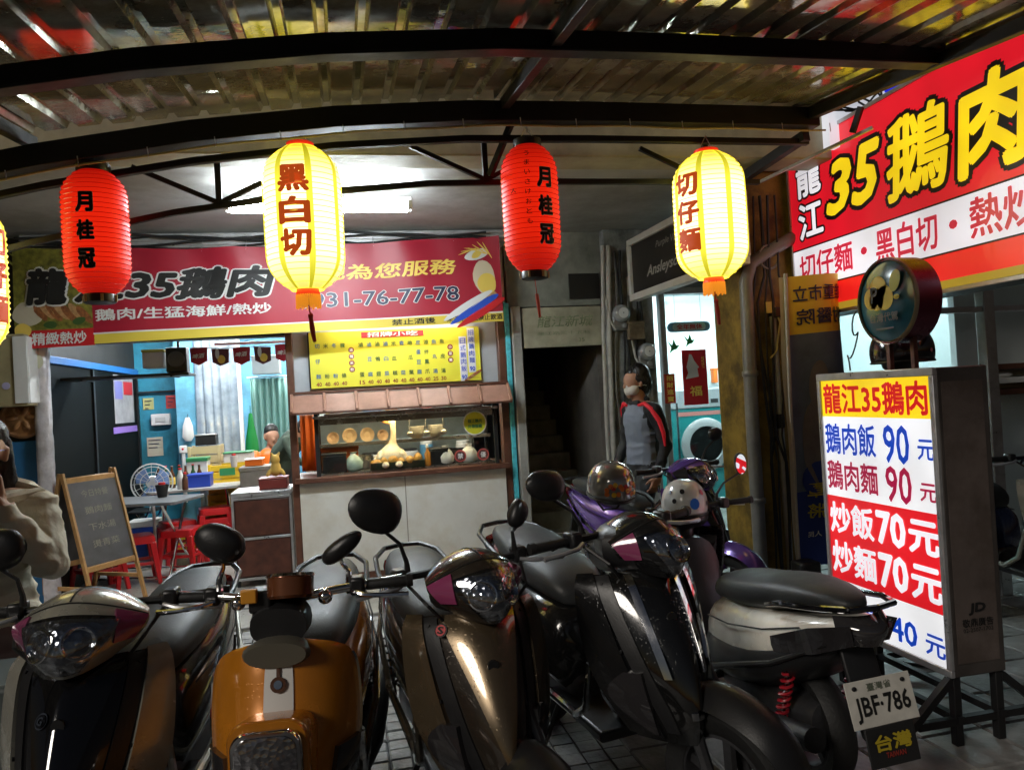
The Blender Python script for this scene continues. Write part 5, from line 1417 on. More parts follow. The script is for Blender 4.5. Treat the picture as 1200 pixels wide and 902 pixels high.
    # ---- grips, levers, mirrors
    for s_ in (-1, 1):
        B(TS).tube([(s_ * .235, .068, 1.0), (s_ * .24, .068, 1.0), (s_ * .35, .086, 1.0), (s_ * .356, .087, 1.0), (s_ * .358, .087, 1.0), (s_ * .375, .09, 1.0)], [.014, .0165, .0165, .0165, .021, .019], 12).build('grip', m_rub, t, smooth=True)
        B(TS).box(*sorted((s_ * .19, s_ * .235)), .035, .095, .975, 1.03).build('switch_housing', m_plast, t, bevel=.01)
        B(TS).tube([(s_ * .20, .03, .992), (s_ * .24, .005, .985), (s_ * .30, .012, .978), (s_ * .365, .028, .972)], [.007, .008, .007, .009], 8).build('brake_lever', m_chrome if retro else m_alu, t, smooth=True)
        mp = c['mirrors'][0 if s_ < 0 else 1]
        if mp:
            tip = Vector(mp[0]); rx, rz = mp[1], mp[2]
            base = Vector((s_ * .19, .045, 1.02))
            B(TS).tube([base, base + Vector((0, 0, .03)), base.lerp(tip, .35) + Vector((-s_ * .01, 0, .02)), tip + Vector((0, -.005, -rz * .75))], [.011, .008, .006, .006], 8).build('mirror_stem', m_chrome if retro else m_plast, t, smooth=True)
            rt = Matrix.Rotation(R(mp[3]), 3, 'Y') @ Matrix.Rotation(R(-8), 3, 'X')
            prof_ = [(.80, -.03), (1.0, -.012), (1.0, .004), (.96, .008)]
            b = B(TS); rings = []
            for (k, d) in ((.05, -.030), (.55, -.027), (.85, -.018), (1.0, -.004), (1.0, .006), (.94, .009)):
                rings.append([tip + rt @ Vector((math.copysign(abs(math.cos(a)) ** .8, math.cos(a)) * rx * k * (1 + .12 * math.cos(a) * s_), d, math.sin(a) * rz * k)) for a in [2 * math.pi * q / 24 for q in range(24)]])
            mo = b.loft(rings).build('mirror', m_chrome if c.get('chrome_mirror') else m_plast, t, smooth=True)
            b = B(TS); b.add([tip + rt @ Vector((math.cos(a) * rx * .92, .0105, math.sin(a) * rz * .9)) for a in [2 * math.pi * q / 24 for q in range(24)]], [tuple(range(24))])
            b.build('mirror_glass', m_mirror, mo)
    # ---- body, seat, tail
    bw = c.get('wide', 1.0)
    B().loft([sring(.38, .44, .12 * bw, .16), sring(.5, .50, .165 * bw, .19), sring(.75, .53, .195 * bw, .17), sring(1.0, .60, .185 * bw, .13), sring(1.22, .68, .14 * bw, .085), sring(1.38, .735, .085 * bw, .05), sring(1.44, .745, .03 * bw, .02)], True).build('rear_body', c.get('rear', body), t, sub=1)
    sr = [sring(.44, .665, .06, .03), sring(.47, .69, .105, .05), sring(.56, .722, .135, .072), sring(.72, .735, .155, .075), sring(.86, .755, .155, .078), sring(1.0, .79, .15, .072), sring(1.2, .812, .12, .055), sring(1.32, .815, .075, .036), sring(1.36, .812, .03, .015)]
    B().loft(sr).build('seat', c.get('seat', m_seat), t, sub=1)
    for s_ in (-1, 1):
        B().tube([(s_ * .155, 1.0, .755), (s_ * .165, 1.1, .785), (s_ * .15, 1.3, .815), (s_ * .09, 1.43, .83), (0, 1.455, .832)], [.011, .012, .012, .012, .012], 8).build('grab_rail', c.get('rail', m_plast), t, smooth=True)
        B().tube([(s_ * .21, -.02, .60), (s_ * .20, .06, .42), (s_ * .18, .2, .34), (s_ * .18, .48, .34), (s_ * .205, .7, .42), (s_ * .19, 1.05, .54), (s_ * .12, 1.32, .68)], [.01, .014, .016, .016, .014, .012, .008], 8).build('side_trim', blade if not retro else m_chrome, t, smooth=True)
    tl = Surf([(0, 1.40, .79, .10, -.06, 0, 2), (.5, 1.455, .745, .105, -.09, 0, 2), (1, 1.43, .69, .07, -.06, 0, 2)], 1)
    tl.patch(B(), -1, 1, 0, 1, .004, .03, 12, 8).build('tail_light', c.get('tail', m_lens_rd), t, smooth=True)
    B().obox((0, 1.36, .52), (.07, 0, 0), (0, .012, -.004), (0, .05, -.16)).build('rear_fender', m_plast, t, bevel=.008)
    for s_ in (-1, 1):
        B().tube([(s_ * .186 * bw, .55, .60), (s_ * .198 * bw, .75, .615), (s_ * .186 * bw, 1.0, .66), (s_ * .148 * bw, 1.2, .715)], .0035, 5).build('seam', m_seam, t, smooth=True)
    # shock absorber
    for s_ in (-1, 1):
        pts = [(s_ * .15 + .022 * math.cos(a), 1.02 + .022 * math.sin(a) + .012 * a / 6.28, .30 + .030 * a / 6.28) for a in [k * .6 for k in range(76)]]
        B().tube(pts, .006, 5, caps=True).build('shock_spring', c.get('spring', m_steel), t, smooth=True)
        B().tube([(s_ * .15, 1.02, .26), (s_ * .15, 1.12, .58)], .011, 8).build('shock_absorber', m_chrome, t, smooth=True)
    if c.get('plate'):
        po_ = Vector((0, 1.435, .50)); ax = Vector((-1, 0, 0)); ay = Vector((0, -.26, .966)).normalized()
        f = plane_fn(po_, ax, ay)
        nr = ax.cross(ay)
        pl = B().obox(po_ - nr * .002, ax * .135, ay * .078, nr * .0018).build('licence_plate', mat('plate_white', (.62, .60, .54), .45, var=(14, .12)), t, bevel=.003)
        text_on(pl, c['plate'], m_blkink, plane_fn(po_ - ay * .018, ax, ay), .225, .085, bold=.022, lift=.0025)
        text_on(pl, '臺灣省', mat('plate_grey', (.12, .14, .10), .5), plane_fn(po_ + ay * .052, ax, ay), .10, .026, bold=.01, lift=.0025)
        for s_ in (-1, 1): B().ell(po_ + ax * .10 * s_ + ay * .055 + nr * .003, (.010, .006, .008), 8, 5).build('plate_bolt', m_steel, t)
        fl_ = B().obox((0, 1.468, .36), (.10, 0, 0), (0, .004, 0), (0, .012, -.065)).build('mud_flap', m_rub, t, bevel=.003)
        text_on(fl_, '台灣', mat('flap_yellow', (.45, .34, .02), .5), plane_fn((0, 1.472, .375), (-1, 0, 0), Vector((0, -.18, .98))), .15, .055, bold=.03, lift=.004)
        text_on(fl_, 'TAIWAN', mat('flap_red', (.3, .03, .02), .5), plane_fn((0, 1.480, .335), (-1, 0, 0), Vector((0, -.18, .98))), .08, .018, bold=.03, lift=.004)
        B().loft([sring(.36, .40, .13 * bw, .13), sring(.5, .43, .178 * bw, .14), sring(.75, .45, .207 * bw, .13), sring(1.0, .51, .197 * bw, .11), sring(1.2, .60, .15 * bw, .075), sring(1.32, .66, .09 * bw, .04)], True).build('lower_cover', m_plast, t, sub=1)
        for s_ in (-1, 1):
            B().loft([[(s_ * .188 * bw, 1.06, .615), (s_ * .196 * bw, 1.07, .655), (s_ * .185 * bw, 1.07, .59)], [(s_ * .155 * bw, 1.25, .675), (s_ * .160 * bw, 1.27, .735), (s_ * .145 * bw, 1.26, .63)], [(s_ * .085, 1.42, .735), (s_ * .10, 1.43, .775), (s_ * .075, 1.41, .695)]]).build('tail_lens', m_lens_sm, t, smooth=True)
    # stand
    B().tube([(-.08, .55, .28), (-.2, .58, .02)], .011, 8).build('side_stand', m_steel, t, smooth=True)
    return t


P_bronze = wet_paint('paint_bronze', (.055, .044, .034), .5, .2); P_bronze2 = wet_paint('paint_bronze_light', (.17, .125, .075), .65, .22)
P_grey = wet_paint('paint_grey', (.40, .39, .33), .4, .24); P_dgrey = wet_paint('paint_dark_grey', (.020, .020, .021), .4, .16)
P_orange = wet_paint('paint_orange', (.62, .22, .015), .2, .24); P_black = wet_paint('paint_black', (.010, .010, .010), .1, .12)
P_purple = wet_paint('paint_purple', (.13, .065, .32), .4, .2); P_white = wet_paint('paint_white', (.80, .77, .69), .0, .28); P_blue = wet_paint('paint_navy', (.02, .03, .09), .3, .2)
P_pink = mat('lens_pink', (.30, .05, .14), .15, coat=1.0)
P_plastw = m_plast
scooter('black and grey scooter at the left edge with a large round front lamp', (-.76, 2.43), R(-4), R(0),
        dict(body=P_dgrey, blade=P_grey, centre=m_gloss, cowl=P_grey, emblem=(-.18, .30, 'G', m_gloss), winglet=P_pink, lamp_w=.66,
             mirrors=[((-.255, .05, 1.185), .085, .06, -8), None], seat=m_seat))
scooter('orange retro scooter with a white stripe and low chrome headlight', (-.215, 2.35), R(-5), R(-3),
        dict(body=P_orange, blade=m_chrome, retro=True, fender=P_orange, rear=P_orange,
             mirrors=[((-.17, .03, 1.16), .075, .052, 30), ((.17, .03, 1.12), .07, .028, -35)], seat=m_seat, chrome_mirror=False))
scooter('bronze grey scooter with a teardrop mirror, third from the left', (.385, 2.45), R(5), R(10),
        dict(body=P_bronze, blade=P_bronze2, centre=P_bronze2, emblem=(-.52, .13, 'S', m_pred), winglet=P_pink, cowl_s=.90,
             mirrors=[((-.27, .03, 1.225), .086, .068, 22), ((.22, .06, 1.14), .035, .05, 30)], seat=m_seat, fender=m_plast, lean=R(-2)))
scooter('black scooter with a wide grey seat and chrome strips, beside the white one', (1.0, 2.60), R(8), R(15),
        dict(body=P_black, blade=P_dgrey, centre=P_black, rear=P_dgrey, cowl=P_dgrey, winglet=P_pink, strips=True, signal=m_lens_sm, lamp_w=.5,
             mirrors=[((-.33, .02, 1.205), .075, .05, 10), None], seat=m_seatg, wide=1.12, scale=1.04, cowl_s=.76, fender=m_plast, lean=R(-2)))
scooter('purple scooter parked further back beside the ochre pillar', (2.17, 4.72), R(16), R(4),
        dict(body=P_purple, blade=P_purple, centre=P_black, emblem=(.35, .2, 'G', m_gloss), mirrors=[None, ((.30, .03, 1.2), .06, .045, -10)], seat=m_seat))
scooter('white scooter seen from behind with licence plate JBF-786', (1.645, 3.60), R(182), R(3),
        dict(body=P_black, blade=P_plastw, rear=P_white, plate='JBF·786', tail=m_lens_sm, spring=mat('spring_red', (.35, .01, .02), .35),
             mirrors=[((-.36, .03, 1.19), .036, .062, 8), ((.33, .03, 1.18), .06, .045, 0)], seat=m_seat, rail=m_gloss, scale=.94, lean=R(2)))
scooter('dark blue scooter half hidden behind the price sign at the right edge', (4.02, 3.75), R(-6), R(0),
        dict(body=P_blue, blade=P_grey, mirrors=[None, None], seat=m_seat))
# ================================================================== people
m_skin = mat('skin', (.42, .22, .14), .5, var=(12, .08)); m_skin2 = mat('skin_pale', (.48, .27, .17), .5, var=(12, .08)); m_hair = mat('hair_black', (.008, .007, .007), .4, bump=(90, .4))


def capsule(bm, a, b, ra, rb, sq=(1, 1, 1), seg=14):
    """tapered limb piece added to a bmesh; sq flattens the round ends' axes"""
    a = Vector(a); b = Vector(b); d = (b - a)
    L = d.length; d = d.normalized() if L > 1e-6 else Vector((0, 0, 1))
    u = Vector((1, 0, 0)) if abs(d.x) < .9 else Vector((0, 1, 0))
    sd = d.cross(u).normalized(); up = sd.cross(d)
    prof = []
    for k in range(5):
        t = -math.pi / 2 + math.pi / 2 * k / 4
        prof.append((max(.02 * ra, ra * math.cos(t)), ra * math.sin(t)))
    for k in range(5):
        t = math.pi / 2 * k / 4
        prof.append((max(.02 * rb, rb * math.cos(t)), L + rb * math.sin(t)))
    rings = []
    for (r_, h) in prof:
        ring = []
        for k in range(seg):
            an = 2 * math.pi * k / seg
            o = r_ * (math.cos(an) * sd + math.sin(an) * up)
            o = Vector((o.x * sq[0], o.y * sq[1], o.z * sq[2]))
            ring.append(bm.verts.new(a + d * h + o))
        rings.append(ring)
    for i in range(len(rings) - 1):
        for k in range(seg):
            bm.faces.new((rings[i][k], rings[i][(k + 1) % seg], rings[i + 1][(k + 1) % seg], rings[i + 1][k]))
    bm.faces.new(rings[0][::-1]); bm.faces.new(rings[-1])


def fuse(name, pieces, voxel, mats, which, parent, smooth_it=3, folds=None):
    """fuse limb pieces into one continuous skin; which(co) picks the material slot"""
    bm = bmesh.new()
    for p in pieces: capsule(bm, *p)
    bmesh.ops.recalc_face_normals(bm, faces=bm.faces)
    me = bpy.data.meshes.new('tmp'); bm.to_mesh(me); bm.free()
    o = bpy.data.objects.new('tmp', me); COL.objects.link(o)
    md = o.modifiers.new('r', 'REMESH'); md.mode = 'VOXEL'; md.voxel_size = voxel
    ms = o.modifiers.new('s', 'SMOOTH'); ms.iterations = smooth_it; ms.factor = .5
    bpy.context.view_layer.update()
    dg = bpy.context.evaluated_depsgraph_get()
    me2 = bpy.data.meshes.new_from_object(o.evaluated_get(dg))
    bpy.data.objects.remove(o); bpy.data.meshes.remove(me)
    me2.name = name
    me2.materials.clear()
    for m in mats: me2.materials.append(m)
    if folds:
        fq, amp, ok = folds
        nrm_ = [v.normal.copy() for v in me2.vertices]
        for i_, v in enumerate(me2.vertices):
            if ok(v.co):
                c_ = v.co.copy()
                w_ = mnoise.noise(Vector((c_.x * fq[0], c_.y * fq[1], c_.z * fq[2])) + Vector((mnoise.noise(c_ * 6) * 1.5, 0, 0)))
                w_ = 1 - abs(w_) * 2.6
                v.co = c_ + nrm_[i_] * amp * w_
    idx = [which(p.center) for p in me2.polygons]
    me2.polygons.foreach_set('material_index', idx)
    me2.polygons.foreach_set('use_smooth', [True] * len(idx))
    ob = bpy.data.objects.new(name, me2); COL.objects.link(ob); ob.parent = parent
    return ob


def hand(wr, dirv, side, curl=.5, s=1.0):
    """palm and five fingers as limb pieces; dirv along the hand, side towards the thumb"""
    wr = Vector(wr); d = Vector(dirv).normalized(); sd = Vector(side); sd = (sd - d * sd.dot(d)).normalized(); nn = d.cross(sd)
    P = []
    for k in range(4):
        o = sd * (.031 - .0205 * k) * s
        P.append((wr + o * .6, wr + o + d * .085 * s, .017 * s, .0125 * s))
        l = (.070, .078, .072, .055)[k] * s
        b = wr + o + d * .085 * s
        mdl = b + (d * math.cos(curl * .6) + nn * math.sin(curl * .6)) * l * .5
        tip = mdl + (d * math.cos(curl * 1.6) + nn * math.sin(curl * 1.6)) * l * .5
        P.append((b, mdl, .0098 * s, .009 * s)); P.append((mdl, tip, .009 * s, .0075 * s))
    tb = wr + sd * .025 * s + d * .02 * s
    tm = tb + (sd * .75 + d * .65 + nn * .2) * .045 * s
    tt = tm + (d * .9 + sd * .2 + nn * .4) * .035 * s
    P.append((tb, tm, .014 * s, .0115 * s)); P.append((tm, tt, .011 * s, .009 * s))
    return P


def head_parts(c, fwd, s=1.0, nose=True):
    """skull, jaw, nose, ears around centre c, face towards fwd"""
    c = Vector(c); f = Vector(fwd).normalized(); sd = f.cross(Vector((0, 0, 1))).normalized(); up = Vector((0, 0, 1))
    P = [(c + up * .035 * s - f * .02 * s, c + up * .03 * s + f * .02 * s, .088 * s, .080 * s), (c - up * .05 * s + f * .025 * s, c + up * .02 * s + f * .03 * s, .058 * s, .07 * s), (c - up * .085 * s + f * .055 * s, c - up * .06 * s + f * .04 * s, .032 * s, .045 * s)]
    if nose: P.append((c - up * .018 * s + f * .105 * s, c + up * .02 * s + f * .092 * s, .014 * s, .009 * s))
    for q in (-1, 1): P.append((c + sd * .082 * q * s - f * .005 * s - up * .02 * s, c + sd * .086 * q * s - f * .01 * s + up * .02 * s, .012 * s, .015 * s))
    return P


# ---- man walking past the laundry, seen from his left side
mn = thing('person', 'man in a grey and black jacket with red stripes and a face mask walking past', 'person', (2.33, 5.9, 0), R(-82))
m_jg = mat('jacket_grey', (.20, .23, .29), .75, bump=(35, .25)); m_jb = mat('jacket_black', (.010, .010, .012), .7, bump=(35, .25)); m_tr = mat('trousers', (.025, .027, .032), .75, bump=(30, .2))
P = []
P += head_parts((0, -.03, 1.58), (0, -1, -.05))
P += [((0, .0, 1.40), (0, -.015, 1.52), .062, .056), ((0, .0, 1.30), (0, .0, 1.36), .125, .085, (1.35, .9, 1)), ((0, .01, 1.12), (0, .0, 1.28), .14, .15, (1.2, .85, 1)), ((0, .0, .93), (0, .01, 1.1), .145, .14, (1.15, .85, 1))]
for q, (sw_, el, wr) in {1: ((.205, .01, 1.36), (.255, .07, 1.09), (.245, -.02, .84)), -1: ((-.205, .01, 1.36), (-.25, -.02, 1.08), (-.235, -.14, .87))}.items():
    P += [(sw_, el, .062, .047), (el, wr, .047, .033), ((q * .11, 0, 1.38), sw_, .06, .062)]
    P += hand(wr, Vector(wr) - Vector(el), (0, -1, 0), .7)
for q, (kn, an) in {1: ((.09, -.10, .50), (.10, .02, .09)), -1: ((-.09, .06, .49), (-.09, .30, .12))}.items():
    P += [((q * .09, 0, .90), kn, .095, .062), (kn, an, .062, .042), (Vector(an) + Vector((0, .02, -.05)), Vector(an) + Vector((0, -.16, -.055)), .042, .036)]
def mw(c):
    if c.z > 1.43 or (c.z < .835 and abs(c.x) > .19): return 0
    if c.z > .93:
        return 1 if (c.y < -.045 and abs(c.x) < .15) or (abs(c.x) < .17 and c.y < .03 and c.z < 1.30) else 2
    if abs(c.x) > .185 and c.z > .8: return 2
    return 3 if c.z > .085 else 4
fuse('body', P, .008, [m_skin, m_jg, m_jb, m_tr, m_black], mw, mn, folds=((7, 7, 11), .007, lambda c: c.z < 1.40 and (c.z > .86 or abs(c.x) < .18)))
fuse('hair', [((0, .005, 1.66), (0, .03, 1.60), .088, .082), ((0, -.045, 1.672), (0, .0, 1.675), .052, .07), ((0, .045, 1.54), (0, .05, 1.6), .06, .066), ((0, .0, 1.60), (0, .03, 1.58), .088, .086), ((0, -.055, 1.655), (0, -.02, 1.67), .05, .06), ((.06, -.04, 1.62), (.07, .0, 1.60), .03, .035), ((-.06, -.04, 1.62), (-.07, .0, 1.60), .03, .035)], .007, [m_hair], lambda c: 0, mn, folds=((55, 55, 12), .005, lambda c: True))
fuse('face_mask', [((0, -.092, 1.515), (0, -.100, 1.575), .038, .030), ((-.04, -.07, 1.53), (.04, -.07, 1.53), .044, .044)], .007, [mat('mask_white', (.66, .62, .56), .8)], lambda c: 0, mn)
for q in (-1, 1):
    MB().tube([(q * .075, -.06, 1.555), (q * .092, .0, 1.565), (q * .09, .02, 1.56)], .0025, 5).build('mask_loop', m_whtink, mn)
    b = MB(); pts = [(q * .10, -.07, 1.405), (q * .17, -.055, 1.418), (q * .235, -.035, 1.375), (q * .285, .0, 1.28), (q * .298, .025, 1.18), (q * .30, .03, 1.08)]
    b.tube(pts, [.012, .018, .021, .02, .017, .008], 8, flat=.9).build('red_stripe', mat('stripe_red', (.75, .015, .03), .6, emit=(.8, .01, .03), es=.05), mn, smooth=True)
    MB().ell((q * .034, -.106, 1.596), (.013, .008, .006), 8, 5).build('eye', m_blkink, mn)
    MB().tube([(q * .018, -.113, 1.615), (q * .038, -.110, 1.620), (q * .055, -.098, 1.614)], .0045, 6).build('eyebrow', m_hair, mn, smooth=True)
MB().tube([(.245, -.02, .775), (.25, -.015, .72)], .012, 8).build('held_key', m_chrome, mn, smooth=True)
fuse('collar', [((-.06, -.05, 1.425), (.06, -.05, 1.425), .022, .022), ((-.07, .03, 1.45), (.07, .03, 1.45), .024, .024)], .009, [m_jb], lambda c: 0, mn)

# ---- woman at the left edge, hand raised to her face
wm = thing('person', 'person in a cream jacket at the left edge with one hand raised to the face', 'person', (-1.50, 3.62, 0), R(12))
m_cj = mat('cream_jacket', (.62, .57, .45), .8, bump=(14, .9)); m_sk = mat('skirt_pink', (.24, .15, .13), .8, bump=(20, .3))
P = head_parts((0, -.03, 1.42), (0, -1, -.1))
P += [((0, 0, 1.24), (0, -.01, 1.36), .055, .05), ((0, 0, 1.16), (0, 0, 1.2), .115, .09, (1.4, .95, 1)), ((0, 0, .95), (0, 0, 1.13), .135, .14, (1.2, .9, 1)), ((0, .01, .75), (0, 0, .95), .15, .135, (1.15, .9, 1))]
P += [((.19, 0, 1.19), (.235, -.10, .95), .073, .066), ((.235, -.10, .95), (.10, -.19, 1.19), .064, .045), ((.09, 0, 1.21), (.19, 0, 1.19), .07, .074), ((.10, -.19, 1.19), (.075, -.195, 1.24), .038, .03)]
P += hand((.075, -.19, 1.25), (-.25, .12, 1), (-1, 0, .2), .35, .95)
P += [((-.19, 0, 1.19), (-.24, .02, .93), .07, .056), ((-.24, .02, .93), (-.20, -.16, .80), .056, .036)]
P += hand((-.20, -.16, .80), (.1, -.7, -.3), (1, 0, 0), .6, .95)
for q in (-1, 1): P += [((q * .085, 0, .75), (q * .085, -.01, .42), .10, .065), ((q * .085, -.01, .42), (q * .085, .02, .09), .06, .042), ((q * .085, .03, .045), (q * .085, -.11, .04), .04, .034)]
def ww(c):
    if c.z > 1.27: return 0
    if c.y < -.13 and c.z > 1.225: return 0
    if c.y < -.15 and c.z < .83: return 0
    if c.z > .72: return 1
    return 2 if c.z > .08 else 3
fuse('body', P, .0065, [m_skin2, m_cj, m_sk, m_black], ww, wm, folds=((8, 8, 13), .011, lambda c: c.z < 1.225 and not (c.y < -.15 and c.z < .83)))
fuse('hair', [((0, .01, 1.50), (0, .035, 1.42), .092, .088), ((0, -.03, 1.515), (0, .01, 1.52), .07, .075), ((0, .06, 1.40), (.03, .075, 1.18), .07, .045), ((.08, .0, 1.47), (.085, .03, 1.28), .022, .03), ((-.08, .0, 1.47), (-.085, .03, 1.28), .022, .03)], .0065, [m_hair], lambda c: 0, wm, folds=((60, 60, 9), .005, lambda c: True))
for q in (-1, 1):
    MB().tube([(q * .034 + .026 * math.cos(a), -.122 + .004 * abs(math.cos(a)), 1.436 + .02 * math.sin(a)) for a in [2 * math.pi * k / 16 for k in range(17)]], .0028, 6).build('spectacle_rim', mat('spectacle', (.05, .03, .12), .2, .5), wm, smooth=True)
    MB().add([(q * .034 + .025 * math.cos(a), -.122, 1.436 + .019 * math.sin(a)) for a in [2 * math.pi * k / 16 for k in range(16)]], [tuple(range(16))]).build('spectacle_lens', glass_mat('spec_lens', (.9, .9, 1), .25), wm)
    MB().tube([(q * .06, -.12, 1.44), (q * .086, -.06, 1.44), (q * .09, .0, 1.435)], .0025, 5).build('spectacle_arm', mat('spectacle', (.05, .03, .12), .2, .5), wm)
    MB().ell((q * .033, -.107, 1.436), (.012, .006, .007), 8, 5).build('eye', m_blkink, wm)
MB().tube([(-.02, -.108, 1.385), (.0, -.112, 1.383), (.02, -.108, 1.385)], .005, 6).build('lips', mat('lips', (.4, .1, .09), .5), wm, smooth=True)
MB().tube([(.10, .055, 1.29), (.16, .02, 1.27), (.2, .0, 1.245), (.1, -.07, 1.235), (0, -.09, 1.22)], .03, 8).build('hood', m_cj, wm, smooth=True)

# ---- kitchen hands deep in the dining room
wk = thing('person', 'worker in a dark green shirt bending over a table inside the dining room', 'person', (-.78, 9.25, 0), R(60))
P = head_parts((0, -.36, 1.27), (0, -.8, -.6)) + [((0, -.26, 1.22), (0, -.33, 1.27), .055, .05), ((0, -.20, 1.18), (0, -.04, 1.02), .13, .135, (1.3, 1, 1)), ((0, -.02, .95), (0, 0, .86), .14, .135)]
for q in (-1, 1):
    P += [((q * .19, -.22, 1.18), (q * .23, -.34, .98), .056, .045), ((q * .23, -.34, .98), (q * .12, -.48, .86), .044, .032)] + hand((q * .12, -.48, .86), (-q * .1, -1, -.3), (-q, 0, 0), .5)
    P += [((q * .09, .02, .86), (q * .09, 0, .47), .095, .062), ((q * .09, 0, .47), (q * .09, .03, .08), .06, .042), ((q * .09, .05, .045), (q * .09, -.12, .04), .04, .034)]
fuse('body', P, .015, [m_skin, mat('shirt_green', (.03, .05, .035), .8), m_tr], lambda c: 0 if (c.y < -.28 and c.z > 1.2) or (c.y < -.46 and c.z < .92 and c.z > .7) else (1 if c.z > .84 else 2), wk)
fuse('hair', [((0, -.36, 1.34), (0, -.31, 1.31), .09, .085)], .013, [m_hair], lambda c: 0, wk)
wk = thing('person', 'seated diner in an orange vest inside the dining room', 'person', (-.93, 9.78, 0), R(20))
P = head_parts((0, -.06, 1.2), (0, -1, -.2)) + [((0, 0, 1.05), (0, -.03, 1.14), .055, .05), ((0, 0, .97), (0, 0, 1.0), .12, .09, (1.35, .95, 1)), ((0, .02, .6), (0, 0, .95), .15, .14, (1.15, .9, 1))]
for q in (-1, 1):
    P += [((q * .19, 0, 1.0), (q * .24, -.1, .78), .056, .045), ((q * .24, -.1, .78), (q * .1, -.28, .82), .044, .032)] + hand((q * .1, -.28, .82), (-q * .3, -1, 0), (-q, 0, .3), .5)
    P += [((q * .09, .02, .52), (q * .1, -.38, .5), .095, .062), ((q * .1, -.38, .5), (q * .1, -.36, .08), .06, .042), ((q * .1, -.36, .045), (q * .1, -.5, .04), .04, .034)]
fuse('body', P, .015, [m_skin, m_orng, m_tr], lambda c: 0 if c.z > 1.07 or (c.y < -.15 and c.z > .62) else (1 if c.z > .6 else 2), wk)
fuse('hair', [((0, -.05, 1.28), (0, -.01, 1.22), .088, .085)], .013, [m_hair], lambda c: 0, wk)

# ================================================================== things standing in the shop recess
gw = thing('shop_window', 'black glass window with a blue top rail in the recess side wall', 'window', (-2.49, 8.7, .3)); O = (-2.49, 8.7, .3)
MB(O).box(-2.498, -2.485, 7.15, 10.05, .35, 2.04).build('pane', mat('window_black', (.004, .005, .005), .5, spec=.04), gw)
MB(O).box(-2.50, -2.46, 7.1, 10.1, 2.045, 2.11).build('top_rail', m_bluetrim, gw, bevel=.004)
MB(O).box(-2.50, -2.46, 7.1, 10.1, .28, .345).build('bottom_rail', m_steel, gw, bevel=.004)
for y in (8.4, 10.05): MB(O).box(-2.50, -2.465, y, y + .05, .35, 2.04).build('mullion', m_black, gw)
pt = thing('wall_poster', 'pale poster with a red and blue corner on the black window', 'poster', (-2.47, 9.5, 1.47)); O = (-2.47, 9.5, 1.47)
MB(O).box(-2.482, -2.478, 9.13, 9.9, 1.48, 2.02).build('sheet', mat('poster_pale', (.36, .36, .38), .5, var=(5, .3)), pt)
MB(O).box(-2.4775, -2.476, 9.5, 9.86, 1.8, 1.95).build('red_patch', m_pred, pt); MB(O).box(-2.4775, -2.476, 9.16, 9.45, 1.75, 1.95).build('blue_patch', mat('patch_violet', (.2, .2, .5), .5), pt)
pt = thing('window_sticker', 'violet strip sticker under the pale poster', 'sticker', (-2.47, 9.5, 1.36)); O = (-2.47, 9.5, 1.36)
MB(O).box(-2.482, -2.477, 9.05, 10.0, 1.37, 1.44).build('strip', mat('violet_strip', (.30, .18, .62), .5), pt)
text_on(pt, '歡迎光臨', m_whtink, plane_fn((-2.476, 9.5, 1.405), (0, -1, 0), (0, 0, 1)), .7, .04, org=O)
sc = thing('wrapped_post', 'silver foil wrapped post in front of the black window', 'post', (-2.40, 6.88, 0)); O = (-2.40, 6.88, 0)
def foil(u, v):
    a = u * 2 * math.pi; r_ = .058 + .006 * mnoise.noise(Vector((math.cos(a) * 2, math.sin(a) * 2, v * 26)))
    return (-2.40 + .0 * v + r_ * math.copysign(abs(math.cos(a)) ** .7, math.cos(a)), 6.88 + r_ * math.copysign(abs(math.sin(a)) ** .7, math.sin(a)), 2.3 * v)
MB(O).grid(foil, 20, 130).build('foil', mat('foil', (.62, .59, .62), .3, .15, var=(10, .3), bump=(22, .6)), sc, smooth=True)
MB(O).add([(-2.40 + .042 * p[0], 6.81, 2.03 + .055 * p[1]) for p in disc(20)], [tuple(range(20))]).build('decal', mat('decal_cream', (.55, .55, .40), .4), sc)
wc = thing('wall_cabinet', 'beige metal wall cabinet with a pale side at the left edge', 'cabinet', (-2.7, 6.75, 1.66)); O = (-2.7, 6.75, 1.66)
MB(O).box(-3.0, -2.42, 6.62, 6.97, 1.68, 2.24).build('body', mat('beige_metal', (.34, .29, .16), .5, var=(5, .2)), wc, bevel=.01)
MB(O).box(-2.415, -2.40, 6.63, 6.96, 1.7, 2.22).build('side_panel', m_white, wc, bevel=.004)
MB(O).box(-2.50, -2.40, 6.605, 6.618, 1.7, 2.22).build('door_edge', m_white, wc, bevel=.004)
MB(O).lathe([(.028, 0), (.028, -.006), (.003, -.008)], (-2.56, 6.62, 1.84), 'y', 18).build('knob', mat('knob_lilac', (.42, .38, .6), .4), wc, smooth=True)
pq = thing('wooden_plaque', 'round carved wooden plaque under the beige cabinet', 'plaque', (-2.56, 6.85, 1.42)); O = (-2.56, 6.85, 1.42)
m_wd = mat('plaque_wood', (.28, .13, .045), .5, var=(9, .4), bump=(14, .6))
MB(O).lathe([(.165, 0), (.17, -.03), (.15, -.045), (.13, -.035), (.06, -.055), (.003, -.06)], (-2.56, 6.93, 1.59), 'y', 32).build('disc', m_wd, pq, smooth=True)
for k in range(6): MB(O).ell((-2.56 + .07 * math.cos(k * 1.05), 6.87, 1.59 + .07 * math.sin(k * 1.05)), (.045, .015, .02), 10, 6, rot=Matrix.Rotation(-k * 1.05, 3, 'Y')).build('carving', m_wd, pq, smooth=True)
bw_ = thing('blue_panel', 'blue painted board low on the wall behind the person in cream', 'panel', (-2.5, 6.9, 0)); O = (-2.5, 6.9, 0)
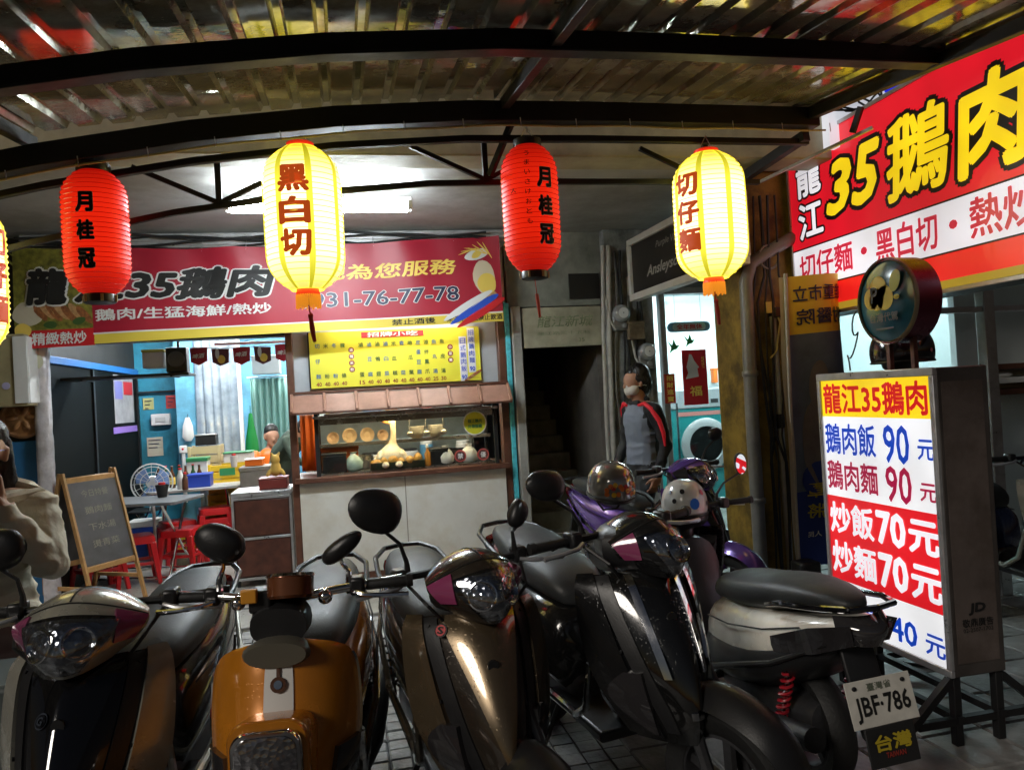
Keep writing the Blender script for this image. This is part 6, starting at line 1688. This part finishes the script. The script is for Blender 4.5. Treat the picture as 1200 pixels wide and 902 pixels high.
MB(O).box(-3.2, -2.42, 6.93, 6.97, .05, 1.40).build('board', mat('panel_blue', (.02, .13, .30), .5, var=(4, .2)), bw_, bevel=.005)
MB(O).box(-2.415, -2.39, 6.9, 6.97, 0, 1.66).build('frame', m_conc, bw_, bevel=.004)

# chalkboard A-frame
cbd = thing('chalkboard', 'wooden A-frame chalkboard standing open beside the foil post', 'chalkboard', (-2.14, 7.02, 0), R(58))
m_pine = mat('pine', (.40, .22, .08), .5, var=(16, .25), bump=(30, .1)); m_slate = mat('slate', (.05, .05, .055), .6, var=(6, .5))
for s_ in (-1, 1):
    for x in (-.25, .25):
        MB().bar((x, s_ * .30, 0), (x, s_ * .012, 1.12), .035, .022, up=(1, 0, 0)).build('leg', m_pine, cbd, bevel=.003)
    d = Vector((0, -s_ * .288, 1.12)).normalized()
    for (h, nm) in ((.36, 'lower_rail'), (1.09, 'top_rail')): MB().bar((-.235, s_ * .30 + d.y * h, d.z * h), (.235, s_ * .30 + d.y * h, d.z * h), .022, .045).build(nm, m_pine, cbd, bevel=.003)
    c_ = Vector((0, s_ * .30, 0)) + d * .73
    MB().obox(c_, (.232, 0, 0), d * .345, Vector((0, -d.z * s_, d.y * s_)) * .006).build('slate_panel', m_slate, cbd)
    if s_ < 0:
        for k, tx in enumerate(('今日特餐', '鵝肉麵', '下水湯', '燙青菜')):
            nrm = Vector((0, -d.z, d.y)); nrm = nrm if nrm.y < 0 else -nrm
            text_on(cbd, tx, mat('chalk', (.22, .21, .16), .8), plane_fn(c_ + d * (.24 - .14 * k) + nrm * .0065, (1, 0, 0), d), .26, .06, lift=.002)
MB().bar((-.25, -.22, .2), (-.25, .22, .2), .02, .03).build('spreader', m_pine, cbd); MB().bar((.25, -.22, .2), (.25, .22, .2), .02, .03).build('spreader', m_pine, cbd)

# folding table with things on it
tb = thing('folding_table', 'grey folding table with chrome legs in the shop recess', 'table', (-1.95, 7.95, 0), R(-18))
m_lam = mat('laminate_grey', (.16, .17, .18), .35, var=(9, .15))
MB().prism(rrect(.95, .60, .05), (0, 0, .72), (1, 0, 0), (0, 1, 0), (0, 0, .028)).build('top', m_lam, tb, bevel=.004)
for x in (-.36, .36):
    for s_ in (-1, 1): MB().tube([(x, s_ * .25, 0), (x * .85, -s_ * .22, .72)], .013, 8).build('leg', m_chrome, tb, smooth=True)
for s_ in (-1, 1): MB().tube([(-.36, s_ * .22, .05), (.36, s_ * .22, .05)], .011, 8).build('cross_bar', m_chrome, tb, smooth=True)
t2 = thing('folding_table', 'dark folding table carrying the blue box and bottles', 'table', (-1.62, 8.75, 0), R(6))
MB().prism(rrect(.9, .6, .05), (0, 0, .74), (1, 0, 0), (0, 1, 0), (0, 0, .028)).build('top', mat('laminate_white', (.45, .45, .44), .35), t2, bevel=.004)
for x in (-.36, .36):
    for s_ in (-1, 1): MB().tube([(x, s_ * .25, 0), (x * .85, -s_ * .22, .74)], .013, 8).build('leg', m_chrome, t2, smooth=True)

# red plastic stools
m_stool = mat('stool_red', (.50, .01, .014), .3, coat=.3, var=(4, .1))
def stool(x, y, rz, lab, z=0.0):
    t = thing('plastic_stool', lab, 'stool', (x, y, z), rz, 'red plastic stools')
    h = .45
    rings = []
    for (k, zz, r_) in ((.135, h, .035), (.15, h - .006, .04), (.155, h - .03, .04), (.158, h - .07, .04)):
        rings.append([(p[0], p[1], zz) for p in rrect(2 * k, 2 * k, r_, 4)])
    MB().loft(rings).build('seat', m_stool, t, smooth=True)
    for sx_ in (-1, 1):
        for sy_ in (-1, 1):
            b = MB()
            top = Vector((sx_ * .13, sy_ * .13, h - .06)); bot = Vector((sx_ * .175, sy_ * .175, 0))
            b.loft([[top + Vector(q) for q in ((-.028, -.028, 0), (.028, -.028, 0), (.028, .028, 0), (-.028, .028, 0))], [bot + Vector(q) for q in ((-.018, -.018, 0), (.018, -.018, 0), (.018, .018, 0), (-.018, .018, 0))]])
            b.build('leg', m_stool, t, bevel=.008)
    for (a, b_) in (((-1, -1), (1, -1)), ((1, -1), (1, 1)), ((1, 1), (-1, 1)), ((-1, 1), (-1, -1))):
        MB().bar((a[0] * .148, a[1] * .148, .20), (b_[0] * .148, b_[1] * .148, .20), .016, .03).build('stretcher', m_stool, t, bevel=.003)
    return t
stool(-1.98, 7.72, R(20), 'red plastic stool under the grey folding table, left one')
stool(-1.62, 7.95, R(-12), 'red plastic stool right of the grey folding table')
stool(-1.42, 8.6, R(8), 'lower red stool of the stack beside the drawer cabinet')
stool(-1.42, 8.6, R(14), 'upper red stool of the stack beside the drawer cabinet', .10)
stool(-1.78, 8.55, R(30), 'red plastic stool half hidden behind the table legs')
stool(-2.25, 7.55, R(40), 'red plastic stool behind the chalkboard')

fn_ = thing('electric_fan', 'white electric fan with blue blades behind the folding table', 'fan', (-1.99, 8.5, 0), R(10))
MB().lathe([(.17, 0), (.17, .02), (.04, .05)], (0, 0, 0.006), seg=24).build('base', m_white, fn_, smooth=True)
MB().tube([(0, 0, .05), (0, 0, .78)], .016, 10).build('pole', m_white, fn_, smooth=True)
MB().lathe([(.06, 0), (.07, .06), (.05, .13), (.01, .15)], (0, 0, .86), 'y', 18).build('motor', m_white, fn_, smooth=True)
for r_ in (.05, .11, .165, .195): MB().tube([(r_ * math.cos(a), -.06 + (.0 if r_ < .18 else .02), .86 + r_ * math.sin(a)) for a in [2 * math.pi * k / 28 for k in range(29)]], .004 if r_ < .18 else .008, 5).build('guard_ring', m_white, fn_, smooth=True)
for k in range(16):
    a = 2 * math.pi * k / 16
    MB().tube([(.03 * math.cos(a), -.065, .86 + .03 * math.sin(a)), (.195 * math.cos(a), -.045, .86 + .195 * math.sin(a))], .0022, 4).build('guard_wire', m_white, fn_)
m_blade = mat('fan_blade', (.20, .32, .62), .3)
for k in range(3):
    a0 = 2 * math.pi * k / 3
    MB().add([(r_ * math.cos(a0 + da), -.02 + tw, .86 + r_ * math.sin(a0 + da)) for (r_, da, tw) in ((.03, 0, 0), (.17, -.2, -.012), (.18, .5, .012), (.15, 1.0, .02), (.04, 1.0, .008))], [(0, 1, 2, 3, 4)]).build('blade', m_blade, fn_, solid=.003)

def crate(x, y, z, sx_, sy_, h, m, name, lab, rz=0, mark=None):
    t = thing(name, lab, 'crate', (x, y, z), rz)
    for (a, b_) in (((-sx_, -sy_), (sx_, -sy_ + .012)), ((-sx_, sy_ - .012), (sx_, sy_))):
        for k in range(4): MB().box(a[0], b_[0], a[1], b_[1], h * k / 4 + .006, h * (k + 1) / 4 - .012).build('slat', m, t, bevel=.003)
    for (a, b_) in (((-sx_, -sy_ + .012), (-sx_ + .012, sy_ - .012)), ((sx_ - .012, -sy_ + .012), (sx_, sy_ - .012))):
        for k in range(4): MB().box(a[0], b_[0], a[1], b_[1], h * k / 4 + .006, h * (k + 1) / 4 - .012).build('slat', m, t, bevel=.003)
    for s1 in (-1, 1):
        for s2 in (-1, 1): MB().box(*sorted((s1 * (sx_ - .03), s1 * (sx_ + .004))), *sorted((s2 * (sy_ - .03), s2 * (sy_ + .004))), 0, h).build('corner', m, t, bevel=.004)
    MB().box(-sx_ + .01, sx_ - .01, -sy_ + .01, sy_ - .01, 0.002, .012).build('floor', m, t)
    if mark: MB().box(-.08, .08, -sy_ - .006, -sy_ - .001, h * .6, h * .85).build('label_plate', mark, t)
    return t
m_ycr = mat('crate_yellow', (.70, .46, .02), .4); m_wcr = mat('crate_cream', (.55, .45, .25), .5)
crate(-1.33, 9.1, 0, .2, .16, .32, m_ycr, 'bottle_crate', 'lowest yellow bottle crate of the pile in the recess', R(4))
crate(-1.33, 9.1, .325, .2, .16, .32, m_ycr, 'bottle_crate', 'middle yellow bottle crate of the pile in the recess', R(-3))
crate(-1.33, 9.1, .65, .2, .16, .32, m_ycr, 'bottle_crate', 'topmost yellow bottle crate with a green label', R(3), m_grn)
crate(-1.60, 9.35, .77, .17, .14, .40, m_wcr, 'wooden_crate', 'tall cream wooden crate standing behind the yellow crates', R(0))
simple_box('carton', 'grey cardboard carton on the drawer cabinet side of the crates', 'box', (-1.13, -.82, 8.45, 8.75, .64, .95), mat('carton_grey', (.23, .22, .20), .7, var=(8, .2)))
simple_box('side_table_box', 'dark stand carrying the grey carton', 'stand', (-1.16, -.78, 8.40, 8.8, .0, .635), m_black)
simple_box('tissue_box', 'blue plastic box on the folding table', 'box', (-1.66, -1.44, 8.55, 8.75, .77, .91), mat('box_blue', (.02, .06, .42), .4))
simple_box('tissue_box', 'green and white packet stacked on the blue box', 'box', (-1.73, -1.52, 8.9, 9.1, .77, 1.06), m_white, m_grn)
for k, (x, y, z, r_, h, mm, lab) in enumerate(((-1.72, 8.5, .769, .035, .20, m_white, 'white bottle standing next to the fan'), (-1.80, 8.05, .75, .06, .12, m_steel, 'dark pot on the grey folding table'), (-1.66, 8.42, .769, .03, .16, mat('sauce_brown', (.10, .04, .02), .3), 'brown sauce bottle on the white table'), (-1.2, 8.6, .952, .04, .12, m_white, 'white cup on the grey carton'))):
    o = (x, y, z); t = thing('bottle' if h > .13 else 'cup', lab, 'bottle' if h > .13 else 'cup', o)
    MB(o).lathe([(r_ * .92, 0), (r_, .01), (r_, h * .65), (r_ * .55, h * .85), (r_ * .5, h)] if h > .13 else [(r_ * .7, 0), (r_, h * .9), (r_ * 1.02, h), (r_ * .92, h), (r_ * .62, .01)], o, seg=16).build('body', mm, t, smooth=True)
    MB(o).lathe([(r_ * .55, h + .001), (r_ * .55, h + .02), (r_ * .1, h + .022)], o, seg=12).build('cap', m_pred, t, smooth=True)

dc = thing('drawer_cabinet', 'brown two panel cabinet with pale metal edges left of the counter', 'cabinet', (-.77, 7.25, 0)); O = (-.77, 7.25, 0)
MB(O).box(-1.02, -.53, 7.08, 7.5, .06, .78).build('body', m_brown, dc, bevel=.005)
for k in range(2): MB(O).box(-1.0, -.55, 7.062, 7.079, .10 + .345 * k, .41 + .345 * k).build('drawer', mat('drawer_wood', (.075, .025, .016), .4, var=(10, .4)), dc, bevel=.004)
for z in (.075, .425, .775): MB(O).box(-1.02, -.53, 7.055, 7.078, z - .011, z + .011).build('edge_strip', m_alu, dc, bevel=.002)
for x in (-1.018, -.532): MB(O).box(x - .010, x + .010, 7.052, 7.074, .06, .79).build('edge_strip', m_alu, dc, bevel=.002)
for x in (-1.0, -.56): MB(O).bar((x, 7.1, 0.005), (x, 7.1, .06), .03).build('foot', m_steel, dc)
MB(O).box(-1.03, -.52, 7.05, 7.52, .79, .83).build('top', m_alu, dc, bevel=.006)
simple_box('serving_box', 'dark red box with food on the brown cabinet', 'box', (-.80, -.56, 7.15, 7.4, .832, .93), mat('box_darkred', (.16, .02, .015), .5))
o = (-.66, 7.28, .932); t = thing('stuffed_toy', 'small yellow toy on the dark red box', 'toy', o)
fuse('body', [((0, 0, .05), (0, 0, .09), .05, .045), ((0, -.01, .15), (0, -.01, .16), .042, .04), ((-.05, -.02, .05), (-.07, -.03, .02), .02, .018), ((.05, -.02, .05), (.07, -.03, .02), .02, .018), ((-.03, 0, .20), (-.035, 0, .21), .014, .012), ((.03, 0, .20), (.035, 0, .21), .014, .012)], .008, [mat('toy_yellow', (.62, .42, .10), .8)], lambda c: 0, t)

# curtain, bunting, wall fittings
sc_ = thing('strip_curtain', 'clear plastic strip curtain hanging in the dining room doorway', 'curtain', (-1.5, 9.7, .3)); O = (-1.5, 9.7, .3)
m_strip = mat('strip_plastic', (.33, .40, .46), .18, .15, rvar=.1, var=(5, .35), bump=(8, .3), coat=.5)
for k in range(5):
    x = -1.75 + .098 * k
    MB(O).grid(lambda u, v: (x + .112 * u, 9.7 - .016 * (k % 2) + .012 * math.sin(u * 6 + v * 3 + k) , .35 + 2.25 * v), 6, 16).build('strip', m_strip, sc_, smooth=True, solid=.003)
MB(O).box(-1.26, -1.22, 9.64, 9.72, 0, 2.8).build('door_post', m_white, sc_, bevel=.004)
gc = thing('pleated_curtain', 'pale green pleated curtain at the rear of the dining room', 'curtain', (-1.0, 11.9, .3)); O = (-1.0, 11.9, .3)
MB(O).grid(lambda u, v: (-1.38 + .55 * u, 11.9 + .04 * math.sin(u * 40), .4 + 1.6 * v), 90, 6).build('cloth', mat('curtain_green', (.28, .48, .42), .7), gc, smooth=True, solid=.004)
MB(O).tube([(-1.42, 11.9, 2.02), (-.8, 11.9, 2.02)], .012, 8).build('rod', m_white, gc, smooth=True)
simple_box('air_conditioner', 'white air conditioner above the green curtain', 'air conditioner', (-1.30, -.92, 11.55, 11.85, 2.05, 2.32), m_white)
simple_box('wall_cupboard', 'pale blue cupboard standing inside the doorway', 'cupboard', (-1.22, -1.0, 10.6, 11.0, 0, .95), m_sky)
gb = thing('hanging_bag', 'green plastic bag hanging inside the doorway', 'bag', (-1.22, 10.4, 1.0)); O = (-1.22, 10.4, 1.0)
MB(O).loft([sring(0, 0, .001, .001)] if False else [[(-1.22 + r_ * math.cos(a) * (1 + .12 * math.sin(3 * a)), 10.4 + r_ * .5 * math.sin(a), z) for a in [2 * math.pi * k / 14 for k in range(14)]] for (z, r_) in ((.92, .05), (1.0, .085), (1.15, .075), (1.35, .04), (1.5, .02))]).build('bag', mat('bag_green', (.02, .32, .06), .35), gb, smooth=True)
MB(O).tube([(-1.22, 10.4, 1.49), (-1.22, 10.4, 1.6)], .005, 5).build('strap', m_grn, gb)
it = thing('dining_table', 'dark dining table with dishes in front of the seated diner', 'table', (-1.0, 9.35, 0)); O = (-1.0, 9.35, 0)
MB(O).box(-1.22, -.72, 9.15, 9.55, .72, .75).build('top', m_black, it, bevel=.004)
for x in (-1.19, -.75):
    for y in (9.18, 9.52): MB(O).bar((x, y, 0), (x, y, .72), .03).build('leg', m_steel, it)
for (x, y, lab) in ((-1.1, 9.25, 'white bowl at the left of the dining table'), (-.95, 9.22, 'white bowl in the middle of the dining table')):
    o = (x, y, .751); t = thing('rice_bowl', lab, 'bowl', o)
    MB(o).lathe([(.03, 0), (.05, .03), (.06, .055), (.056, .055), (.045, .03), (.02, .008)], o, seg=18).build('bowl', m_white, t, smooth=True)
bu = thing('bunting', 'string of maroon pennants with white print across the recess', 'bunting', (-.95, 7.62, 2.0)); O = (-.95, 7.62, 2.0)
MB(O).tube([(-1.42 + .095 * k, 7.62, 2.16 - .02 * math.sin(math.pi * k / 10)) for k in range(11)], .004, 5).build('string', m_whtink, bu)
for k in range(5):
    x = -1.40 + .19 * k
    MB(O).prism([(0, 0), (.155, 0), (.15, -.13), (.075, -.165), (.005, -.13)], (x, 7.615, 2.15 - .015 * math.sin(math.pi * k / 4)), (1, 0, -.05 if k % 2 else .04), (0, 0, 1), (0, -.004, 0)).build('pennant', m_maroon if k % 2 == 0 else mat('pennant_dark', (.10, .02, .03), .5), bu)
    if k % 2 == 0: text_on(bu, '啤酒', m_whtink, plane_fn((x + .075, 7.609, 2.075), (1, 0, .1), (0, 0, 1)), .11, .045, bold=.03, shear=.2, org=O)
    else:
        MB(O).add([(x + .085 + .035 * p[0], 7.609, 2.035 + .04 * p[1]) for p in disc(14)], [tuple(range(14))]).build('print_shape', m_gold, bu)
        MB(O).add([(x + .05 + .018 * p[0], 7.6085, 2.09 + .05 * p[1]) for p in disc(14)], [tuple(range(14))]).build('print_shape', m_whtink, bu)
MB(O).tube([(-1.2, 7.75, 2.19), (-.55, 7.75, 2.19)], .014, 8).build('rail', m_white, bu, smooth=True)
lb = thing('light_switch', 'white switch box on the teal wall', 'switch', (-2.24, 10.08, 1.4)); O = (-2.24, 10.08, 1.4)
MB(O).box(-2.33, -2.11, 10.03, 10.098, 1.42, 1.56).build('plate', m_white, lb, bevel=.01)
MB(O).box(-2.28, -2.16, 10.02, 10.029, 1.46, 1.52).build('rocker', mat('rocker', (.5, .5, .48), .4), lb, bevel=.004)
MB(O).tube([(-2.46, 10.06, 1.83), (-2.04, 10.06, 1.83), (-2.02, 10.06, 1.85), (-2.02, 10.06, 2.5)], .012, 8).build('conduit', m_cable, lb, smooth=True)
dp = thing('wall_dispenser', 'tall white dispenser with a red mark on the pale blue jamb', 'dispenser', (-1.9, 9.7, .8)); O = (-1.9, 9.7, .8)
MB(O).box(-1.955, -1.875, 9.68, 9.748, 1.08, 1.17).build('head', m_white, dp, bevel=.01); MB(O).tube([(-1.915, 9.70, 1.075), (-1.915, 9.70, .5)], .022, 10).build('pipe', m_white, dp, smooth=True)
MB(O).lathe([(.014, 0), (.003, -.004)], (-1.915, 9.679, 1.13), 'y', 12).build('mark', m_pred, dp)
sk = thing('loudspeaker', 'black loudspeaker with a round cone under the banner', 'loudspeaker', (-1.50, 7.6, 1.95)); O = (-1.50, 7.6, 1.95)
MB(O).box(-1.60, -1.42, 7.55, 7.7, 1.93, 2.16).build('case', m_black, sk, bevel=.01)
MB(O).lathe([(.075, 0), (.07, -.008), (.04, .015), (.018, .0), (.003, -.006)], (-1.51, 7.548, 2.05), 'y', 24).build('cone', mat('cone_grey', (.08, .075, .07), .5), sk, smooth=True)
MB(O).bar((-1.5, 7.62, 2.16), (-1.5, 7.62, 2.84), .02).build('bracket', m_steel, sk)
simple_box('wall_box', 'white and yellow box beside the loudspeaker under the banner', 'box', (-1.80, -1.62, 7.55, 7.75, 1.98, 2.15), m_white, mat('box_yellow', (.6, .52, .1), .5))
wsx = thing('wall_bracket_shelf', 'dark shelf carrying the loudspeaker and box under the banner', 'shelf', (-1.9, 7.6, 1.9)); O = (-1.9, 7.6, 1.9)
MB(O).box(-2.47, -1.40, 7.5, 7.85, 1.90, 1.925).build('board', m_black, wsx, bevel=.003)
for x in (-2.3, -1.55): MB(O).bar((x, 7.84, 1.9), (x, 7.5, 1.9), .02).build('bracket', m_steel, wsx)

# ================================================================== helmets, bucket, box near the scooters
def helmet(loc, rz, m, label, deco=None, visor=True, s=1.0, tilt=0.0):
    t = thing('helmet', label, 'helmet', loc, rz); t.rotation_euler = (tilt, 0, rz)
    rings = []
    for k in range(13):
        a = R(-20) + (R(90) - R(-20)) * k / 12
        r_ = .135 * math.cos(a) ** .8 if k < 12 else .004
        z = .135 * math.sin(a) + .05
        rings.append([(r_ * math.cos(b) * .92 * s, r_ * math.sin(b) * 1.08 * s, z * s) for b in [2 * math.pi * q / 28 for q in range(28)]])
    MB().loft(rings, False).build('shell', m, t, smooth=True, solid=.012)
    MB().tube([(rings[0][q % 28][0] * 1.01, rings[0][q % 28][1] * 1.01, rings[0][q % 28][2]) for q in range(29)], .007, 6).build('rim', m_plast, t, smooth=True)
    if visor:
        b = MB(); b.grid(lambda u, v: ((.128 + .02 * (1 - v)) * s * math.sin((u - .5) * 2.2), -(.150 + .03 * (1 - v)) * s * math.cos((u - .5) * 2.2), (.0 + .10 * v) * s), 14, 5)
        b.build('visor', mat('visor_smoke', (.10, .09, .08), .05, coat=1.0), t, smooth=True, solid=.003)
    for k, (az, el, r_, mm) in enumerate(deco or []):
        n_ = 10
        pts = []
        for q in range(n_):
            da = r_ * math.cos(2 * math.pi * q / n_); de = r_ * math.sin(2 * math.pi * q / n_)
            A_ = az + da; E_ = el + de
            rr_ = .135 * math.cos(E_) ** .8 * 1.025
            pts.append((rr_ * math.sin(A_) * .92 * s, -rr_ * math.cos(A_) * 1.08 * s, (.135 * math.sin(E_) * 1.02 + .05) * s))
        MB().add(pts, [tuple(range(n_))]).build('decal', mm, t)
    MB().tube([(-.10 * s, .0, .0), (-.04 * s, .0, -.07), (.04 * s, 0, -.07), (.10 * s, 0, .0)], .006, 6).build('strap', m_plast, t, smooth=True)
    return t
m_silver = mat('helmet_silver', (.36, .35, .33), .16, .6, coat=.6)
om, ym = mat('decal_orange', (.6, .14, .02), .35), mat('decal_yellow', (.7, .42, .03), .35)
rnd = random.Random(4)
helmet((1.235, 3.58, 1.03), R(10), m_silver, 'silver open face helmet with orange flower print hung on a mirror',
       [(R(-40 + 14 * (k % 6)) + rnd.uniform(-.1, .1), R(2 + 9 * (k // 6)) + rnd.uniform(-.06, .06), .10, (om, ym, om, mat('decal_red', (.4, .02, .02), .35))[k % 4]) for k in range(18)], visor=False, tilt=R(12), s=.92)
helmet((1.59, 3.52, .92), R(-15), mat('helmet_white', (.62, .62, .58), .25, coat=.5), 'white helmet with a blue dot resting on the handlebar of the white scooter',
       [(R(15), R(8), .22, mat('decal_blue', (.02, .15, .6), .35)), (R(-35), R(15), .10, m_black), (R(-15), R(38), .12, m_black), (R(45), R(32), .12, mat('decal_pink', (.6, .08, .15), .35)), (R(-50), R(35), .09, m_navy), (R(60), R(5), .1, m_black)], visor=False, s=.9)
helmet((2.95, 3.62, 1.60), R(20), mat('helmet_black', (.012, .010, .012), .14, coat=.8), 'black helmet with small pink marks behind the price sign',
       [(R(-5), R(0), .07, mat('decal_pink2', (.55, .25, .3), .35)), (R(30), R(4), .05, m_whtink)], visor=False, s=1.15)
hs = thing('helmet_stand', 'black post standing behind the price sign under the helmet', 'stand', (2.95, 3.64, 0))
MB().tube([(0, 0, 0), (0, 0, 1.60)], .02, 10).build('pole', m_steel, hs, smooth=True); MB().lathe([(.16, 0), (.16, .015), (.03, .03)], (0, 0, .006), seg=24).build('foot', m_steel, hs, smooth=True)
MB().ell((0, 0, 1.60), (.09, .1, .06), 16, 8).build('head', m_plast, hs, smooth=True)
bk = thing('plastic_bucket', 'dark plastic bucket standing in front of the purple scooter', 'bucket', (1.97, 4.03, .003))
m_bkt = mat('bucket_dark', (.03, .032, .05), .35, rvar=.1)
MB().lathe([(.125, 0), (.13, .008), (.175, .35), (.192, .352), (.192, .375), (.178, .378), (.17, .36), (.122, .012), (.003, .012)], seg=36).build('pail', m_bkt, bk, smooth=True)
MB().box(-.02, .02, -.175, -.150, .14, .26).build('slot', m_black, bk, bevel=.004)
MB().tube([(.185 * math.cos(a), -.02 - .10 * math.sin(a), .36 - .12 * math.sin(a)) for a in [math.pi * k / 14 for k in range(15)]], .005, 6).build('bail', m_steel, bk, smooth=True)
rb = thing('plastic_box', 'red rimmed grey plastic box behind the left scooter', 'box', (-1.10, 2.95, .42)); O = (-1.10, 2.95, .42)
MB(O).box(-1.38, -.90, 2.8, 3.15, .42, .70).build('body', mat('box_grey', (.10, .12, .12), .45), rb, bevel=.02)
MB(O).tube([(-.96, 2.795, .70), (-.90, 2.79, .69), (-.885, 2.79, .63), (-.89, 2.79, .5)], .022, 8).build('red_edge', m_stool, rb, smooth=True)
MB(O).box(-1.0, -.915, 2.785, 2.796, .52, .64).build('label', m_whtink, rb)
bs2 = thing('box_stand', 'low dark stand below the red rimmed box', 'stand', (-1.14, 2.97, 0)); O = (-1.14, 2.97, 0)
MB(O).box(-1.34, -.94, 2.84, 3.1, .38, .417).build('top', m_steel, bs2, bevel=.004)
for x in (-1.3, -.98):
    for y in (2.87, 3.07): MB(O).bar((x, y, 0), (x, y, .38), .025).build('leg', m_steel, bs2)

# ================================================================== more small things in the recess
m_bg = mat('bottle_green', (.02, .10, .03), .12, coat=.6); m_bb = mat('bottle_brown', (.09, .03, .01), .12, coat=.6)
for k in range(7):
    x = -1.98 + .068 * k; y = 8.72 + .03 * (k % 2); o = (x, y, .769)
    t = thing('beer_bottle', '%s beer bottle, %s from the left in the row on the white table' % ('green' if k % 2 else 'brown', ('first', 'second', 'third', 'fourth', 'fifth', 'sixth', 'seventh')[k]), 'bottle', o, 0, 'beer bottles on the white table')
    MB(o).lathe([(.028, 0), (.031, .008), (.031, .13), (.013, .18), (.012, .225), (.014, .228)], o, seg=14).build('glass', m_bg if k % 2 else m_bb, t, smooth=True)
    MB(o).lathe([(.0315, .04), (.0318, .06), (.0318, .10), (.0315, .115)], o, seg=14, caps=False).build('label_band', m_whtink if k % 2 else m_gold, t, smooth=True)
    MB(o).lathe([(.0145, .226), (.0145, .234), (.004, .236)], o, seg=10).build('crown_cap', m_pred if k % 2 else m_alu, t)
for k, (b, m1, m2, lab) in enumerate((((-1.36, -1.06, 8.98, 9.2, .975, 1.09), m_white, m_grn, 'white and green carton on the topmost yellow crate'), ((-1.95, -1.72, 9.3, 9.5, .0, .30), m_ycr, m_ycr, 'yellow tub on the floor behind the white table'), ((-1.70, -1.48, 9.28, 9.48, 1.175, 1.30), m_black, m_alu, 'black box on the cream wooden crate'), ((-2.36, -2.08, 8.9, 9.2, .0, .42), mat('tub_blue', (.02, .07, .4), .4), m_white, 'blue bin with a white lid by the black window'), ((-1.08, -.9, 8.5, 8.68, .955, 1.03), m_orng, m_white, 'small orange box on the grey carton'))):
    simple_box('storage_box', lab, 'box', b, m1, m2)
for k, (x0, x1, z0, z1, c, lab) in enumerate(((-2.40, -2.22, 1.05, 1.28, (.55, .5, .38), 'cream notice sheet low on the teal wall'), (-2.16, -2.04, 1.62, 1.78, (.55, .06, .05), 'small red notice high on the teal wall'), (-2.42, -2.30, 1.62, 1.76, (.5, .5, .2), 'yellowish notice beside the conduit on the teal wall'))):
    o = ((x0 + x1) / 2, 10.09, z0); t = thing('notice_sheet', lab, 'notice', o)
    MB(o).grid(lambda u, v: (x0 + (x1 - x0) * u, 10.092 - .004 * math.sin(u * 5 + k), z0 + (z1 - z0) * v), 6, 6).build('sheet', mat('notice_%d' % k, c, .6), t, smooth=True)
    for q in range(3): MB(o).box(x0 + .02, x1 - .02 - .02 * q, 10.083, 10.085, z1 - .04 - .045 * q, z1 - .03 - .045 * q).build('print_line', m_navy, t)
ch = thing('folding_chair', 'dark folding chair leaning against the black window', 'chair', (-2.25, 9.6, 0), R(80))
for s_ in (-1, 1):
    MB().tube([(s_ * .19, .22, 0), (s_ * .18, -.02, .45), (s_ * .17, -.16, .88)], .012, 8).build('frame_tube', m_chrome, ch, smooth=True)
    MB().tube([(s_ * .19, -.18, 0), (s_ * .18, .12, .44)], .012, 8).build('leg', m_chrome, ch, smooth=True)
MB().box(-.19, .19, -.05, .30, .44, .47).build('seat', m_seat, ch, bevel=.012); MB().obox((0, -.13, .76), (.17, 0, 0), (0, .012, .004), (0, -.03, .09)).build('backrest', m_seat, ch, bevel=.01)
hk = thing('hanging_bag', 'bunch of white plastic bags hanging on the pale blue jamb', 'bag', (-1.87, 9.72, 1.25)); O = (-1.87, 9.72, 1.25)
MB(O).loft([[(-1.85 + r_ * math.cos(a) * (1 + .15 * math.sin(4 * a)), 9.70 + r_ * .5 * math.sin(a), z) for a in [2 * math.pi * k / 16 for k in range(16)]] for (z, r_) in ((1.22, .03), (1.27, .06), (1.40, .05), (1.50, .02))]).build('bag', m_foam, hk, smooth=True)
MB(O).tube([(-1.85, 9.70, 1.49), (-1.85, 9.745, 1.54)], .004, 5).build('hook', m_steel, hk)
